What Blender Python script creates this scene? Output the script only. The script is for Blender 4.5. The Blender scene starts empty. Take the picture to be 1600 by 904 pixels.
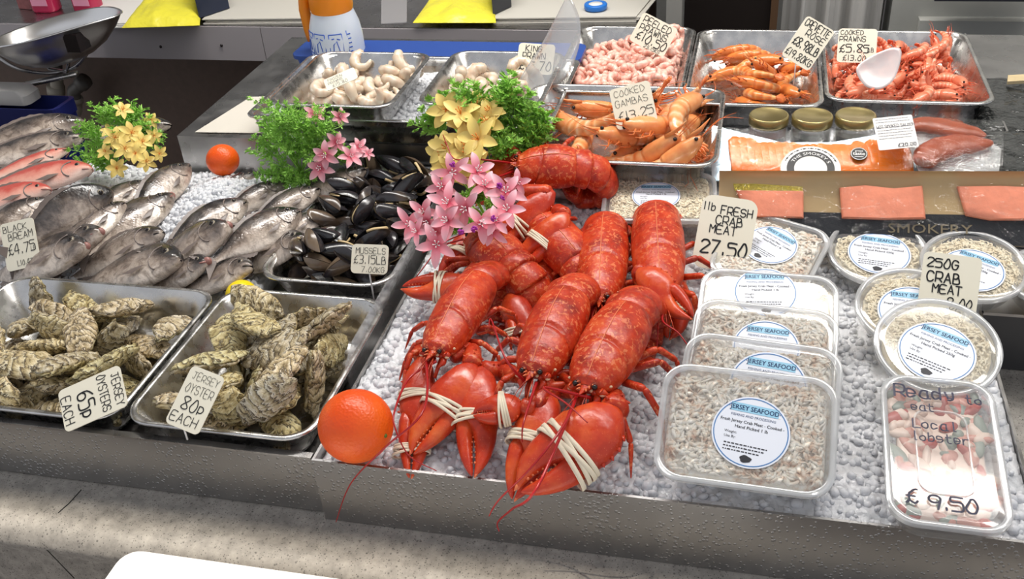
import bpy, math, random
import numpy as np
from mathutils import Vector, Matrix, Euler, noise

# ------------------------------------------------------------------ camera, world, lights, exposure
scene = bpy.context.scene
COL = scene.collection
EXPOSURE = 0.0
WORLD_STRENGTH = 0.62
scene.view_settings.view_transform = 'Standard'
scene.view_settings.look = 'None'
scene.view_settings.gamma = 1.0
scene.view_settings.use_curve_mapping = False
scene.view_settings.exposure = EXPOSURE

F_PX = 1542.0                                   # focal length in pixels of the 1600 x 904 frame
CAM_H = 0.72
def _ray(u, v):
    a = np.array([(u - 800.0) / F_PX, -(v - 452.0) / F_PX, -1.0]); return a / np.linalg.norm(a)
_Y = _ray(1225, -600)
_X = -_ray(-6000, -34); _X = _X - _X.dot(_Y) * _Y; _X /= np.linalg.norm(_X)
_Z = np.cross(_X, _Y)
CR = np.array([_X, _Y, _Z])
camd = bpy.data.cameras.new('camera'); cam = bpy.data.objects.new('camera', camd); COL.objects.link(cam)
camd.sensor_width = 36.0; camd.lens = F_PX / 1600.0 * 36.0; camd.clip_start = 0.05; camd.clip_end = 50
cam.matrix_world = Matrix([[*CR[0], 0], [*CR[1], 0], [*CR[2], CAM_H], [0, 0, 0, 1]])
scene.camera = cam

world = bpy.data.worlds.new('market_hall'); scene.world = world; world.use_nodes = True
_wn = world.node_tree; _bg = _wn.nodes['Background']
_bg.inputs['Color'].default_value = (0.90, 0.93, 1.0, 1); _bg.inputs['Strength'].default_value = WORLD_STRENGTH

def area(name, loc, target, sx, sy, power, color=(1, 1, 1)):
    l = bpy.data.lights.new(name, 'AREA'); l.shape = 'RECTANGLE'; l.size = sx; l.size_y = sy; l.energy = power; l.color = color
    o = bpy.data.objects.new(name, l); COL.objects.link(o); o.location = loc
    o.rotation_euler = (Vector(target) - Vector(loc)).to_track_quat('-Z', 'Y').to_euler()
    return o
area('overhead_light', (0.25, 1.5, 1.75), (0.1, 1.2, 0), 1.9, 0.16, 20, (1.0, 0.97, 0.93))
area('overhead_light', (-0.9, 1.9, 1.9), (-0.8, 1.3, 0), 1.3, 0.16, 17, (1.0, 0.97, 0.93))
area('overhead_light', (0.1, 1.75, 1.92), (0.1, 2.6, 0), 3.0, 0.16, 32, (1.0, 0.96, 0.9))  # added lamp, brightens the cupboards, cloth and fascia at the back
sun = bpy.data.lights.new('sun', 'SUN'); sun.energy = 3.4; sun.angle = math.radians(1.0); sun.color = (1.0, 0.90, 0.74)
sun_o = bpy.data.objects.new('sun', sun); COL.objects.link(sun_o)
SUN_DIR = Vector((0.50, 0.12, -0.86)).normalized()         # travelling direction
sun_o.rotation_euler = SUN_DIR.to_track_quat('-Z', 'Y').to_euler(); sun_o.location = (-2, -3, 4)

# ------------------------------------------------------------------ from the photo's pixels to places on real planes
def P(u, v, z):
    r = CR @ _ray(u, v); t = (z - CAM_H) / r[2]; return Vector((r[0] * t, r[1] * t, z))
def PY(u, v, y):
    r = CR @ _ray(u, v); t = y / r[1]; return Vector((r[0] * t, y, CAM_H + r[2] * t))
def PN(u, v, c, n):
    r = Vector(CR @ _ray(u, v)); o = Vector((0, 0, CAM_H)); n = Vector(n)
    t = (Vector(c) - o).dot(n) / r.dot(n); return o + r * t

# ------------------------------------------------------------------ mesh builder
def V(*a): return Vector(a)
class MB:
    def __init__(s): s.v = []; s.f = []; s.m = []; s.cur = 0
    def add(s, vs, fs):
        b = len(s.v); s.v.extend([tuple(x) for x in vs]); s.f.extend([tuple(b + i for i in f) for f in fs]); s.m.extend([s.cur] * len(fs))
    def rings(s, R, cap0=True, cap1=True, closed=True):
        n = len(R[0]); vs = [p for r in R for p in r]; fs = []
        for i in range(len(R) - 1):
            for j in range(n if closed else n - 1):
                k = (j + 1) % n; fs.append((i * n + j, i * n + k, (i + 1) * n + k, (i + 1) * n + j))
        if cap0: fs.append(tuple(reversed(range(n))))
        if cap1: fs.append(tuple((len(R) - 1) * n + j for j in range(n)))
        s.add(vs, fs)
    def box(s, lo, hi, M=None):
        vs = [Vector((x, y, z)) for z in (lo[2], hi[2]) for y in (lo[1], hi[1]) for x in (lo[0], hi[0])]
        if M is not None: vs = [M @ v for v in vs]
        s.add(vs, [(0, 2, 3, 1), (4, 5, 7, 6), (0, 1, 5, 4), (1, 3, 7, 5), (3, 2, 6, 7), (2, 0, 4, 6)])
    def loft(s, pts, ws, hs=None, n=12, up=(0, 0, 1), cap=True, fn=None, pw=1.0):
        """ellipse sections (half width ws, half height hs) along pts; up fixes the height direction; fn(i, ang) scales a section"""
        pts = [Vector(p) for p in pts]; hs = hs or ws; R = []; up = Vector(up)
        for i, p in enumerate(pts):
            t = (pts[min(i + 1, len(pts) - 1)] - pts[max(i - 1, 0)])
            if t.length < 1e-9: t = Vector((0, 0, 1))
            t.normalize(); side = t.cross(up)
            if side.length < 1e-3: side = t.cross(Vector((1, 0.13, 0.2)))
            side.normalize(); u2 = side.cross(t); ring = []
            for j in range(n):
                a = 2 * math.pi * j / n; c, d = math.cos(a), math.sin(a)
                if pw != 1.0: c = math.copysign(abs(c) ** pw, c); d = math.copysign(abs(d) ** pw, d)
                k = fn(i, a) if fn else 1.0
                ring.append(p + side * (c * ws[i] * k) + u2 * (d * hs[i] * k))
            R.append(ring)
        s.rings(R, cap, cap)
    def tube(s, pts, r, n=6, r1=None):
        m = len(pts); rr_ = [r + ((r if r1 is None else r1) - r) * i / max(1, m - 1) for i in range(m)]
        s.loft(pts, rr_, n=n, up=(0.11, 0.2, 1))
    def ball(s, c, r, n=8, k=6, M=None):
        c = Vector(c); rx = r if not isinstance(r, (int, float)) else (r, r, r); vs = [(0, 0, -1)]
        for i in range(1, k):
            t = math.pi * i / k
            for j in range(n):
                a = 2 * math.pi * j / n; vs.append((math.sin(t) * math.cos(a), math.sin(t) * math.sin(a), -math.cos(t)))
        vs.append((0, 0, 1)); fs = [(0, 1 + (j + 1) % n, 1 + j) for j in range(n)]
        for i in range(k - 2):
            for j in range(n):
                a = 1 + i * n + j; b = 1 + i * n + (j + 1) % n; fs.append((a, b, b + n, a + n))
        L = len(vs) - 1; fs += [(L, 1 + (k - 2) * n + j, 1 + (k - 2) * n + (j + 1) % n) for j in range(n)]
        out = []
        for v in vs:
            q = Vector((v[0] * rx[0], v[1] * rx[1], v[2] * rx[2]))
            if M is not None: q = M @ q
            out.append(c + q)
        s.add(out, fs)
    def lathe(s, prof, n=32, M=None, c=(0, 0, 0)):
        c = Vector(c); R = []
        for r, z in prof:
            ring = [Vector((r * math.cos(2 * math.pi * j / n), r * math.sin(2 * math.pi * j / n), z)) for j in range(n)]
            R.append([(M @ p if M is not None else p) + c for p in ring])
        s.rings(R, True, True)
    def build(s, name, mat, root=None, smooth=True, kind=None, label=None, sharp=None):
        me = bpy.data.meshes.new(name); vs = s.v
        if root is not None:
            L = root.matrix_world_inv if hasattr(root, 'matrix_world_inv') else None
            o0 = root_loc(root); vs = [(a[0] - o0[0], a[1] - o0[1], a[2] - o0[2]) for a in vs]
        me.from_pydata(vs, [], s.f)
        mats = mat if isinstance(mat, (list, tuple)) else [mat]
        for m_ in mats: me.materials.append(m_)
        if len(mats) > 1: me.polygons.foreach_set('material_index', s.m)
        if smooth:
            me.polygons.foreach_set('use_smooth', [True] * len(me.polygons))
            if sharp is not None: me.set_sharp_from_angle(angle=math.radians(sharp))
        me.update()
        o = bpy.data.objects.new(name, me); COL.objects.link(o)
        if root is not None: o.parent = root
        if kind: o['kind'] = kind
        if label: o['label'] = label
        return o
def root_loc(o):
    x = Vector((0, 0, 0))
    while o is not None: x += o.location; o = o.parent
    return x
def thing(name, label, cat, loc=(0, 0, 0), group=None):
    o = bpy.data.objects.new(name, None); COL.objects.link(o); o.location = loc; o.empty_display_size = 0.02
    o['label'] = label; o['category'] = cat
    if group: o['group'] = group
    return o
def tag(o, label, cat, group=None, kind=None):
    o['label'] = label; o['category'] = cat
    if group: o['group'] = group
    if kind: o['kind'] = kind
    return o
def centred(mb, name, mat, label, cat, group=None, **k):
    """one-mesh thing with its origin at the base of its own geometry"""
    a = np.array(mb.v); c = Vector(((a[:, 0].min() + a[:, 0].max()) / 2, (a[:, 1].min() + a[:, 1].max()) / 2, a[:, 2].min()))
    mb.v = [(p[0] - c.x, p[1] - c.y, p[2] - c.z) for p in mb.v]
    o = mb.build(name, mat, **k); o.location = c
    return tag(o, label, cat, group)
def copy_tree(o, parent=None):
    c = o.copy(); COL.objects.link(c); c.parent = parent
    for ch in KIDS(o): copy_tree(ch, c)
    return c
def KIDS(o): return [x for x in COL.objects if x.parent == o]
def rr(w, h, r, n=6):
    """rounded rectangle outline, full size w x h"""
    out = []
    for cx, cy, a0 in ((w / 2 - r, h / 2 - r, 0), (-w / 2 + r, h / 2 - r, 90), (-w / 2 + r, -h / 2 + r, 180), (w / 2 - r, -h / 2 + r, 270)):
        for i in range(n + 1):
            a = math.radians(a0 + 90 * i / n); out.append((cx + r * math.cos(a), cy + r * math.sin(a)))
    return out
def prism(mb, outline, z0, z1, M, bev=0.0):
    if bev:
        ins = lambda k: [(x * (1 - k / max(abs(x), 1e-3) * 1.0) if abs(x) > k else x, y * (1 - k / max(abs(y), 1e-3)) if abs(y) > k else y) for x, y in outline]
        R = [[M @ V(x, y, z0) for x, y in ins(bev)], [M @ V(x, y, z0 + bev) for x, y in outline], [M @ V(x, y, z1 - bev) for x, y in outline], [M @ V(x, y, z1) for x, y in ins(bev)]]
    else: R = [[M @ V(x, y, z) for x, y in outline] for z in (z0, z1)]
    mb.rings(R)
def frame(c, xax, nrm):
    n = Vector(nrm).normalized(); x = Vector(xax); x = (x - n * x.dot(n)).normalized(); y = n.cross(x)
    return Matrix(((x.x, y.x, n.x, c[0]), (x.y, y.y, n.y, c[1]), (x.z, y.z, n.z, c[2]), (0, 0, 0, 1)))
def catmull(pts, k=6):
    pts = [Vector(p) for p in pts]; out = []
    for i in range(len(pts) - 1):
        p0 = pts[max(i - 1, 0)]; p1 = pts[i]; p2 = pts[i + 1]; p3 = pts[min(i + 2, len(pts) - 1)]
        for j in range(k):
            t = j / k; out.append(0.5 * ((2 * p1) + (p2 - p0) * t + (2 * p0 - 5 * p1 + 4 * p2 - p3) * t * t + (3 * p1 - p0 - 3 * p2 + p3) * t ** 3))
    out.append(pts[-1]); return out
def lerp(a, b, t): return a + (b - a) * t
def interp(t, xs, ys): return float(np.interp(t, xs, ys))
def fbm(x, y, z=0.0, o=3):
    s = 0; a = 1; k = 1
    for _ in range(o): s += a * noise.noise((x * k, y * k, z * k)); a *= 0.5; k *= 2.1
    return s

# ------------------------------------------------------------------ materials
MATS = {}
class NT:
    def __init__(s, name):
        s.mat = bpy.data.materials.new(name); s.mat.use_nodes = True; s.t = s.mat.node_tree; s.b = s.t.nodes['Principled BSDF']; s.out = s.t.nodes['Material Output']
    def n(s, typ, **k):
        nd = s.t.nodes.new(typ)
        for a, b in k.items():
            if a in nd.inputs: s.set(nd.inputs[a], b)
            else: setattr(nd, a, b)
        return nd
    def set(s, inp, v):
        if isinstance(v, bpy.types.NodeSocket): s.t.links.new(v, inp)
        else: inp.default_value = v
    def P(s, **k):
        for a, b in k.items(): s.set(s.b.inputs[a.replace('_', ' ')], b)
    def co(s, scale=(1, 1, 1), kind='Object', rnd=False):
        tc = s.n('ShaderNodeTexCoord'); mp = s.n('ShaderNodeMapping'); s.t.links.new(tc.outputs[kind], mp.inputs['Vector']); mp.inputs['Scale'].default_value = scale
        if rnd:
            oi = s.n('ShaderNodeObjectInfo'); m = s.n('ShaderNodeVectorMath', operation='SCALE'); m.inputs[0].default_value = (7.3, 3.1, 5.7); s.t.links.new(oi.outputs['Random'], m.inputs['Scale']); s.t.links.new(m.outputs[0], mp.inputs['Location'])
        return mp.outputs[0]
    def noise(s, vec, scale, detail=3, rough=0.5, dist=0.0):
        nd = s.n('ShaderNodeTexNoise'); nd.inputs['Scale'].default_value = scale; nd.inputs['Detail'].default_value = detail; nd.inputs['Roughness'].default_value = rough; nd.inputs['Distortion'].default_value = dist
        s.t.links.new(vec, nd.inputs['Vector']); return nd.outputs['Fac']
    def voro(s, vec, scale, feature='F1', out='Distance', rnd=1.0):
        nd = s.n('ShaderNodeTexVoronoi', feature=feature); nd.inputs['Scale'].default_value = scale; nd.inputs['Randomness'].default_value = rnd; s.t.links.new(vec, nd.inputs['Vector']); return nd.outputs[out]
    def ramp(s, fac, stops, interp='LINEAR'):
        nd = s.n('ShaderNodeValToRGB'); cr = nd.color_ramp; cr.interpolation = interp
        while len(cr.elements) < len(stops): cr.elements.new(0.5)
        for e, (p, c) in zip(cr.elements, stops): e.position = p; e.color = (*c, 1) if len(c) == 3 else c
        s.t.links.new(fac, nd.inputs['Fac']); return nd.outputs['Color']
    def mix(s, fac, a, b, blend='MIX'):
        nd = s.n('ShaderNodeMix', data_type='RGBA', blend_type=blend); s.set(nd.inputs[0], fac)
        for i, x in ((6, a), (7, b)): s.set(nd.inputs[i], x if isinstance(x, bpy.types.NodeSocket) else (*x, 1))
        return nd.outputs[2]
    def bump(s, h, strength=0.3, dist=0.002, prev=None):
        nd = s.n('ShaderNodeBump'); nd.inputs['Strength'].default_value = strength; nd.inputs['Distance'].default_value = dist; s.t.links.new(h, nd.inputs['Height'])
        if prev: s.t.links.new(prev, nd.inputs['Normal'])
        s.t.links.new(nd.outputs[0], s.b.inputs['Normal']); return nd.outputs[0]
    def math(s, op, a, b=0.0):
        nd = s.n('ShaderNodeMath', operation=op); s.set(nd.inputs[0], a); s.set(nd.inputs[1], b); return nd.outputs[0]
    def sep(s, vec, axis):
        nd = s.n('ShaderNodeSeparateXYZ'); s.t.links.new(vec, nd.inputs[0]); return nd.outputs[axis]
    def attr(s, name, out='Fac'):
        nd = s.n('ShaderNodeAttribute', attribute_name=name); return nd.outputs[out]
def srgb(r, g, b): return tuple(((c / 255) / 12.92 if c / 255 <= 0.04045 else ((c / 255 + 0.055) / 1.055) ** 2.4) for c in (r, g, b))
def mat(name):
    def deco(fn):
        def get():
            if name not in MATS: nt = NT(name); fn(nt); MATS[name] = nt.mat
            return MATS[name]
        get.__name__ = fn.__name__; return get
    return deco
def plain(name, col, rough=0.5, metal=0.0, spec=0.5, sub=0.0, trans=0.0, bump=None, coat=0.0, var=0.0):
    if name in MATS: return MATS[name]
    nt = NT(name); c = (*col, 1)
    if var:
        v = nt.noise(nt.co(rnd=True), 60, 3); c = nt.mix(v, tuple(x * (1 - var) for x in col), tuple(min(1, x * (1 + var)) for x in col))
    nt.P(Base_Color=c, Roughness=rough, Metallic=metal, Specular_IOR_Level=spec, Transmission_Weight=trans, Coat_Weight=coat)
    if sub: nt.P(Subsurface_Weight=sub, Subsurface_Radius=(0.01, 0.006, 0.004), Subsurface_Scale=0.5)
    if bump: nt.bump(nt.noise(nt.co(), bump[0], 3), bump[1], bump[2])
    MATS[name] = nt.mat; return nt.mat

@mat('stainless_steel')
def M_steel(s):
    c = s.co(); s.P(Base_Color=s.ramp(s.noise(c, 9, 4), [(0.3, (.34, .33, .33)), (0.7, (.56, .55, .54))]), Metallic=1.0, Roughness=s.ramp(s.noise(c, 25, 3), [(0.3, (.22,) * 3), (0.7, (.38,) * 3)]))
    s.bump(s.noise(s.co((1, 1, 12)), 40, 3), 0.05, 0.001)
@mat('wet_stainless_panel')
def M_panel(s):
    c = s.co(); d = s.voro(c, 190); m = s.noise(c, 14, 2)
    thr = s.math('MULTIPLY', m, 0.62); drops = s.math('LESS_THAN', d, thr)
    dm = s.ramp(s.math('SUBTRACT', thr, d), [(0.0, (0, 0, 0)), (0.12, (1, 1, 1))])
    zz = s.noise(s.co((1, 1, 1)), 3.2, 2)
    s.P(Base_Color=s.mix(zz, (.30, .30, .31), (.52, .51, .50)), Metallic=1.0, Roughness=0.34)
    s.bump(dm, 0.45, 0.0012)
@mat('tray_steel')
def M_tray(s):
    c = s.co(); s.P(Base_Color=s.ramp(s.noise(c, 30, 4), [(0.3, (.50, .49, .48)), (0.7, (.72, .71, .69))]), Metallic=1.0, Roughness=s.ramp(s.noise(c, 60, 4), [(0.3, (.2,) * 3), (0.75, (.36,) * 3)]))
    s.bump(s.noise(s.co((1, 1, 1)), 260, 3), 0.05, 0.0006)
@mat('speckled_stone')
def M_stone(s):
    c = s.co(); base = s.ramp(s.noise(c, 60, 6, 0.7), [(0.3, (.22, .205, .185)), (0.7, (.42, .39, .35))])
    sp = s.ramp(s.voro(c, 130), [(0.10, (0, 0, 0)), (0.2, (1, 1, 1))]); sp2 = s.ramp(s.voro(c, 330), [(0.12, (.25,) * 3), (0.25, (1, 1, 1))])
    s.P(Base_Color=s.mix(1.0, s.mix(s.math('ADD', s.math('MULTIPLY', s.sep(sp, 0), .8), .2), (.10, .09, .085), base), sp2, 'MULTIPLY'), Roughness=0.6)
    s.bump(s.noise(c, 240, 4), 0.25, 0.001)
@mat('crushed_ice')
def M_ice(s):
    c = s.co(); s.P(Base_Color=s.ramp(s.noise(c, 22, 3), [(0.3, (.64, .66, .69)), (0.7, (.80, .80, .82))]), Roughness=0.14, IOR=1.31, Specular_IOR_Level=1.0)
    s.bump(s.voro(c, 130, 'SMOOTH_F1'), 0.7, 0.006, s.bump(s.noise(c, 240, 3, 0.6), 0.5, 0.002))
@mat('wet_ice_chip')
def M_chip(s):
    c = s.co(); s.P(Base_Color=(.76, .77, .80, 1), Roughness=0.06, IOR=1.2, Specular_IOR_Level=1.0, Transmission_Weight=0.0)
    s.bump(s.noise(c, 200, 2, 0.6), 0.4, 0.002)
@mat('lobster_shell')
def M_lob(s):
    c = s.co(rnd=True); n1 = s.noise(c, 34, 5, 0.65)
    base = s.ramp(n1, [(0.3, srgb(132, 28, 13)), (0.47, srgb(182, 48, 20)), (0.6, srgb(202, 66, 27)), (0.75, srgb(218, 102, 48))])
    v = s.noise(c, 210, 2, 0.5, 0.6); m1 = s.sep(s.ramp(v, [(0.56, (0, 0, 0)), (0.61, (1, 1, 1))]), 0); m2 = s.sep(s.ramp(s.noise(c, 20, 2), [(0.36, (.2,) * 3), (0.55, (1,) * 3)]), 0)
    s.P(Base_Color=s.mix(s.math('MULTIPLY', s.math('MULTIPLY', m1, m2), 0.62), base, srgb(232, 138, 88)), Roughness=s.ramp(s.noise(c, 90, 3), [(.3, (.30,) * 3), (.7, (.46,) * 3)]), Specular_IOR_Level=.4, Coat_Weight=0.08, Coat_Roughness=0.12)
    s.bump(s.noise(c, 300, 3), 0.35, 0.0012, s.bump(s.noise(c, 60, 3), .3, .003))
@mat('lobster_claw_shell')
def M_claw(s):
    c = s.co(rnd=True); n1 = s.noise(c, 24, 4, 0.6)
    base = s.ramp(n1, [(0.28, srgb(162, 34, 18)), (0.5, srgb(196, 58, 28)), (0.62, srgb(212, 84, 38)), (0.78, srgb(228, 122, 62))])
    sp = s.ramp(s.voro(c, 300), [(0.12, (1, 1, 1)), (0.2, (0, 0, 0))])
    s.P(Base_Color=s.mix(s.math('MULTIPLY', s.sep(sp, 0), .3), base, srgb(236, 140, 96)), Roughness=s.ramp(s.noise(c, 90, 3), [(.3, (.24,) * 3), (.7, (.42,) * 3)]), Specular_IOR_Level=.45, Coat_Weight=0.12, Coat_Roughness=0.12)
    s.bump(s.noise(c, 180, 3), 0.25, 0.001, s.bump(s.noise(c, 45, 3), .25, .003))
def M_pale(): return plain('pale_shell', srgb(224, 120, 76), 0.45)
def M_dark(): return plain('dark_eye', (.012, .008, .008), 0.2)
def M_flesh(): return plain('white_joint_membrane', srgb(226, 196, 160), 0.45)
def M_band(): return plain('cream_rubber', srgb(226, 214, 190), 0.55, bump=(200, .2, .0005))
@mat('oyster_shell')
def M_oy(s):
    c = s.co(rnd=True); d = s.attr('growth'); w = s.noise(c, 30, 5, 0.7, 0.8); bands = s.math('FRACT', s.math('ADD', s.math('MULTIPLY', d, 7.0), s.math('MULTIPLY', w, 5.5)))
    w2 = s.noise(c, 75, 4, .7, 1.5)
    base = s.ramp(bands, [(0.0, srgb(70, 60, 48)), (0.10, srgb(128, 112, 84)), (0.35, srgb(210, 194, 154)), (0.7, srgb(242, 230, 200)), (0.93, srgb(252, 246, 228)), (1.0, srgb(84, 72, 58))])
    oi = s.n('ShaderNodeObjectInfo'); tint = s.ramp(oi.outputs['Random'], [(0.0, (.92, .84, .62)), (0.3, (.86, .86, .66)), (0.55, (.95, .88, .80)), (0.8, (.74, .73, .72)), (1.0, (.98, .92, .74))])
    spots = s.ramp(w2, [(0.32, (.16, .14, .12)), (0.42, (.8, .76, .7)), (0.55, (1, 1, 1))])
    s.P(Base_Color=s.mix(1.0, s.mix(1.0, base, tint, 'MULTIPLY'), spots, 'MULTIPLY'), Roughness=0.42, Specular_IOR_Level=0.5)
    b = s.bump(bands, 0.8, 0.0022); s.bump(w2, 0.8, 0.003, b)
@mat('mussel_shell')
def M_mus(s):
    c = s.co(rnd=True); d = s.attr('growth'); w = s.noise(c, 30, 3)
    oi = s.n('ShaderNodeObjectInfo'); b0 = s.ramp(s.math('ADD', s.math('MULTIPLY', w, .6), s.math('MULTIPLY', oi.outputs['Random'], .4)), [(0.3, (.010, .010, .013)), (0.52, (.032, .028, .032)), (0.66, (.10, .066, .042)), (0.8, (.19, .14, .095))])
    lines = s.math('FRACT', s.math('MULTIPLY', s.math('ADD', d, s.math('MULTIPLY', w, .12)), 14))
    s.P(Base_Color=b0, Roughness=0.22, Specular_IOR_Level=0.7); s.bump(lines, 0.25, 0.0004)
@mat('fish_skin')
def M_fish(s):
    c = s.co(rnd=True); h = s.attr('dorsal'); n1 = s.noise(c, 22, 5, .65, .6); hd = s.attr('head')
    k = s.math('ADD', s.math('ADD', h, s.math('MULTIPLY', s.math('SUBTRACT', n1, 0.5), 1.1)), s.math('MULTIPLY', hd, .36))
    base = s.ramp(k, [(0.12, srgb(226, 212, 198)), (0.36, srgb(194, 178, 164)), (0.60, srgb(140, 126, 116)), (0.8, srgb(84, 76, 72)), (1.0, srgb(40, 38, 40))])
    st = s.ramp(s.noise(c, 60, 4, .7, 1.0), [(0.36, (.5, .47, .45)), (0.55, (1, 1, 1))])
    s.P(Base_Color=s.mix(1.0, base, st, 'MULTIPLY'), Roughness=s.ramp(s.noise(c, 50, 3), [(.35, (.16,) * 3), (.65, (.42,) * 3)]), Metallic=0.1, Specular_IOR_Level=0.8, Coat_Weight=.35, Coat_Roughness=.08)
    b = s.bump(s.voro(s.co((1, 1, 1)), 300), 0.35, 0.0007); s.bump(s.noise(c, 26, 3), 0.6, 0.004, b)
@mat('red_fish_skin')
def M_rfish(s):
    c = s.co(rnd=True); h = s.attr('dorsal'); n1 = s.noise(c, 40, 4, .6)
    k = s.math('ADD', h, s.math('MULTIPLY', s.math('SUBTRACT', n1, 0.5), 0.6))
    s.P(Base_Color=s.ramp(k, [(0.1, srgb(236, 206, 192)), (0.45, srgb(232, 168, 150)), (0.8, srgb(196, 84, 74))]), Roughness=0.3, Coat_Weight=.3); s.bump(s.voro(s.co(), 330), .35, .0007)
def M_fin(): return plain('fin', srgb(120, 108, 102), 0.35, var=0.3)
@mat('orange_peel')
def M_orange(s):
    c = s.co(); s.P(Base_Color=s.ramp(s.noise(c, 20, 3), [(0.3, srgb(232, 78, 8)), (0.7, srgb(244, 104, 14))]), Roughness=0.38, Subsurface_Weight=0.1, Subsurface_Radius=(.01, .004, .002), Subsurface_Scale=.3)
    s.bump(s.voro(c, 420, 'SMOOTH_F1'), 0.45, 0.0012)
def prawnmat(name, a, b, c2, rough=.3):
    if name in MATS: return MATS[name]
    s = NT(name); c = s.co(rnd=True); d = s.attr('seg'); w = s.noise(c, 60, 3)
    k = s.math('ADD', s.math('MULTIPLY', d, 1.0), s.math('MULTIPLY', s.math('SUBTRACT', w, .5), .7))
    s.P(Base_Color=s.ramp(k, [(0.15, a), (0.5, b), (0.9, c2)]), Roughness=rough, Subsurface_Weight=.15, Subsurface_Radius=(.006, .003, .002), Subsurface_Scale=.4, Coat_Weight=.3, Coat_Roughness=.12)
    s.bump(s.noise(c, 200, 3), .2, .0008); MATS[name] = s.mat; return s.mat
def M_gamba(): return prawnmat('gamba_shell', srgb(250, 220, 186), srgb(240, 166, 104), srgb(220, 108, 46))
def M_prawn(): return prawnmat('cooked_prawn_shell', srgb(250, 200, 172), srgb(238, 142, 106), srgb(214, 88, 52))
def M_crev(): return prawnmat('crevette_shell', srgb(244, 192, 130), srgb(230, 138, 66), srgb(198, 84, 28))
def M_peel(): return prawnmat('peeled_prawn_flesh', srgb(250, 226, 212), srgb(244, 190, 172), srgb(232, 130, 116), .35)
def M_scampi(): return prawnmat('raw_scampi_flesh', srgb(232, 222, 204), srgb(224, 204, 180), srgb(206, 160, 130), .3)
def clear(name, tint=(1, 1, 1), milky=0.1, gloss=0.12, rough=0.05, milk=(.9, .92, .93), wrinkle=0.0, fres=0.45):
    """thin clear plastic: mostly see-through, a little milky, with a soft gloss"""
    if name in MATS: return MATS[name]
    s = NT(name); t = s.n('ShaderNodeBsdfTransparent'); t.inputs[0].default_value = (*tint, 1)
    d = s.n('ShaderNodeBsdfDiffuse'); d.inputs[0].default_value = (*milk, 1); g = s.n('ShaderNodeBsdfGlossy'); g.inputs['Roughness'].default_value = rough
    m1 = s.n('ShaderNodeMixShader'); s.set(m1.inputs[0], milky); s.t.links.new(t.outputs[0], m1.inputs[1]); s.t.links.new(d.outputs[0], m1.inputs[2])
    lw = s.n('ShaderNodeLayerWeight'); lw.inputs[0].default_value = 0.35
    m2 = s.n('ShaderNodeMixShader'); s.set(m2.inputs[0], s.math('ADD', s.math('MULTIPLY', lw.outputs['Fresnel'], fres), gloss)); s.t.links.new(m1.outputs[0], m2.inputs[1]); s.t.links.new(g.outputs[0], m2.inputs[2])
    if wrinkle:
        b = s.n('ShaderNodeBump'); b.inputs['Strength'].default_value = wrinkle; b.inputs['Distance'].default_value = .006; s.t.links.new(s.noise(s.co(), 34, 4, .55, 1.6), b.inputs['Height']); s.t.links.new(b.outputs[0], g.inputs['Normal']); s.t.links.new(b.outputs[0], lw.inputs['Normal'])
    s.t.links.new(m2.outputs[0], s.out.inputs[0]); MATS[name] = s.mat; return s.mat
def M_tub(): return clear('clear_tub_plastic', milky=0.10, gloss=.05, rough=.08)
def M_rim(): return clear('frosted_tub_rim', milky=0.34, gloss=.14, rough=.12)
def M_film(): return clear('wrinkled_film', milky=0.0, gloss=.0, rough=.05, wrinkle=1.0, fres=.11)
@mat('crab_meat')
def M_crab(s):
    c = s.co(rnd=True); k = s.math('ADD', s.noise(c, 34, 4, .6), s.math('MULTIPLY', s.math('SUBTRACT', s.noise(c, 200, 2), .5), .8))
    s.P(Base_Color=s.ramp(k, [(0.24, srgb(204, 160, 132)), (0.38, srgb(228, 206, 184)), (0.52, srgb(244, 236, 222)), (.75, srgb(252, 248, 240))]), Roughness=.5, Subsurface_Weight=.1, Subsurface_Radius=(.004, .003, .002)); s.bump(s.noise(c, 500, 3), .5, .0008)
@mat('pale_crab_meat')
def M_crab2(s):
    c = s.co(rnd=True); k = s.noise(c, 120, 3, .6)
    s.P(Base_Color=s.ramp(k, [(0.3, srgb(234, 216, 180)), (0.6, srgb(250, 240, 214))]), Roughness=.5); s.bump(s.noise(c, 500, 3), .5, .0008)
def M_card(): return plain('cream_tag_card', srgb(238, 232, 212), 0.45)
def M_ink(): return plain('black_ink', (.012, .012, .014), 0.5)
def M_paper(): return plain('white_paper', srgb(232, 230, 226), 0.6)
def M_green(): return plain('artificial_leaf', srgb(150, 204, 84), 0.4, var=0.35)
def M_yflow(): return plain('yellow_petal', srgb(244, 214, 120), 0.5, sub=.1, var=.12)
@mat('pink_petal')
def M_pflow(s):
    d = s.attr('seg'); s.P(Base_Color=s.ramp(d, [(0.0, srgb(206, 50, 84)), (0.3, srgb(240, 140, 156)), (1.0, srgb(252, 204, 212))]), Roughness=.5)
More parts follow.
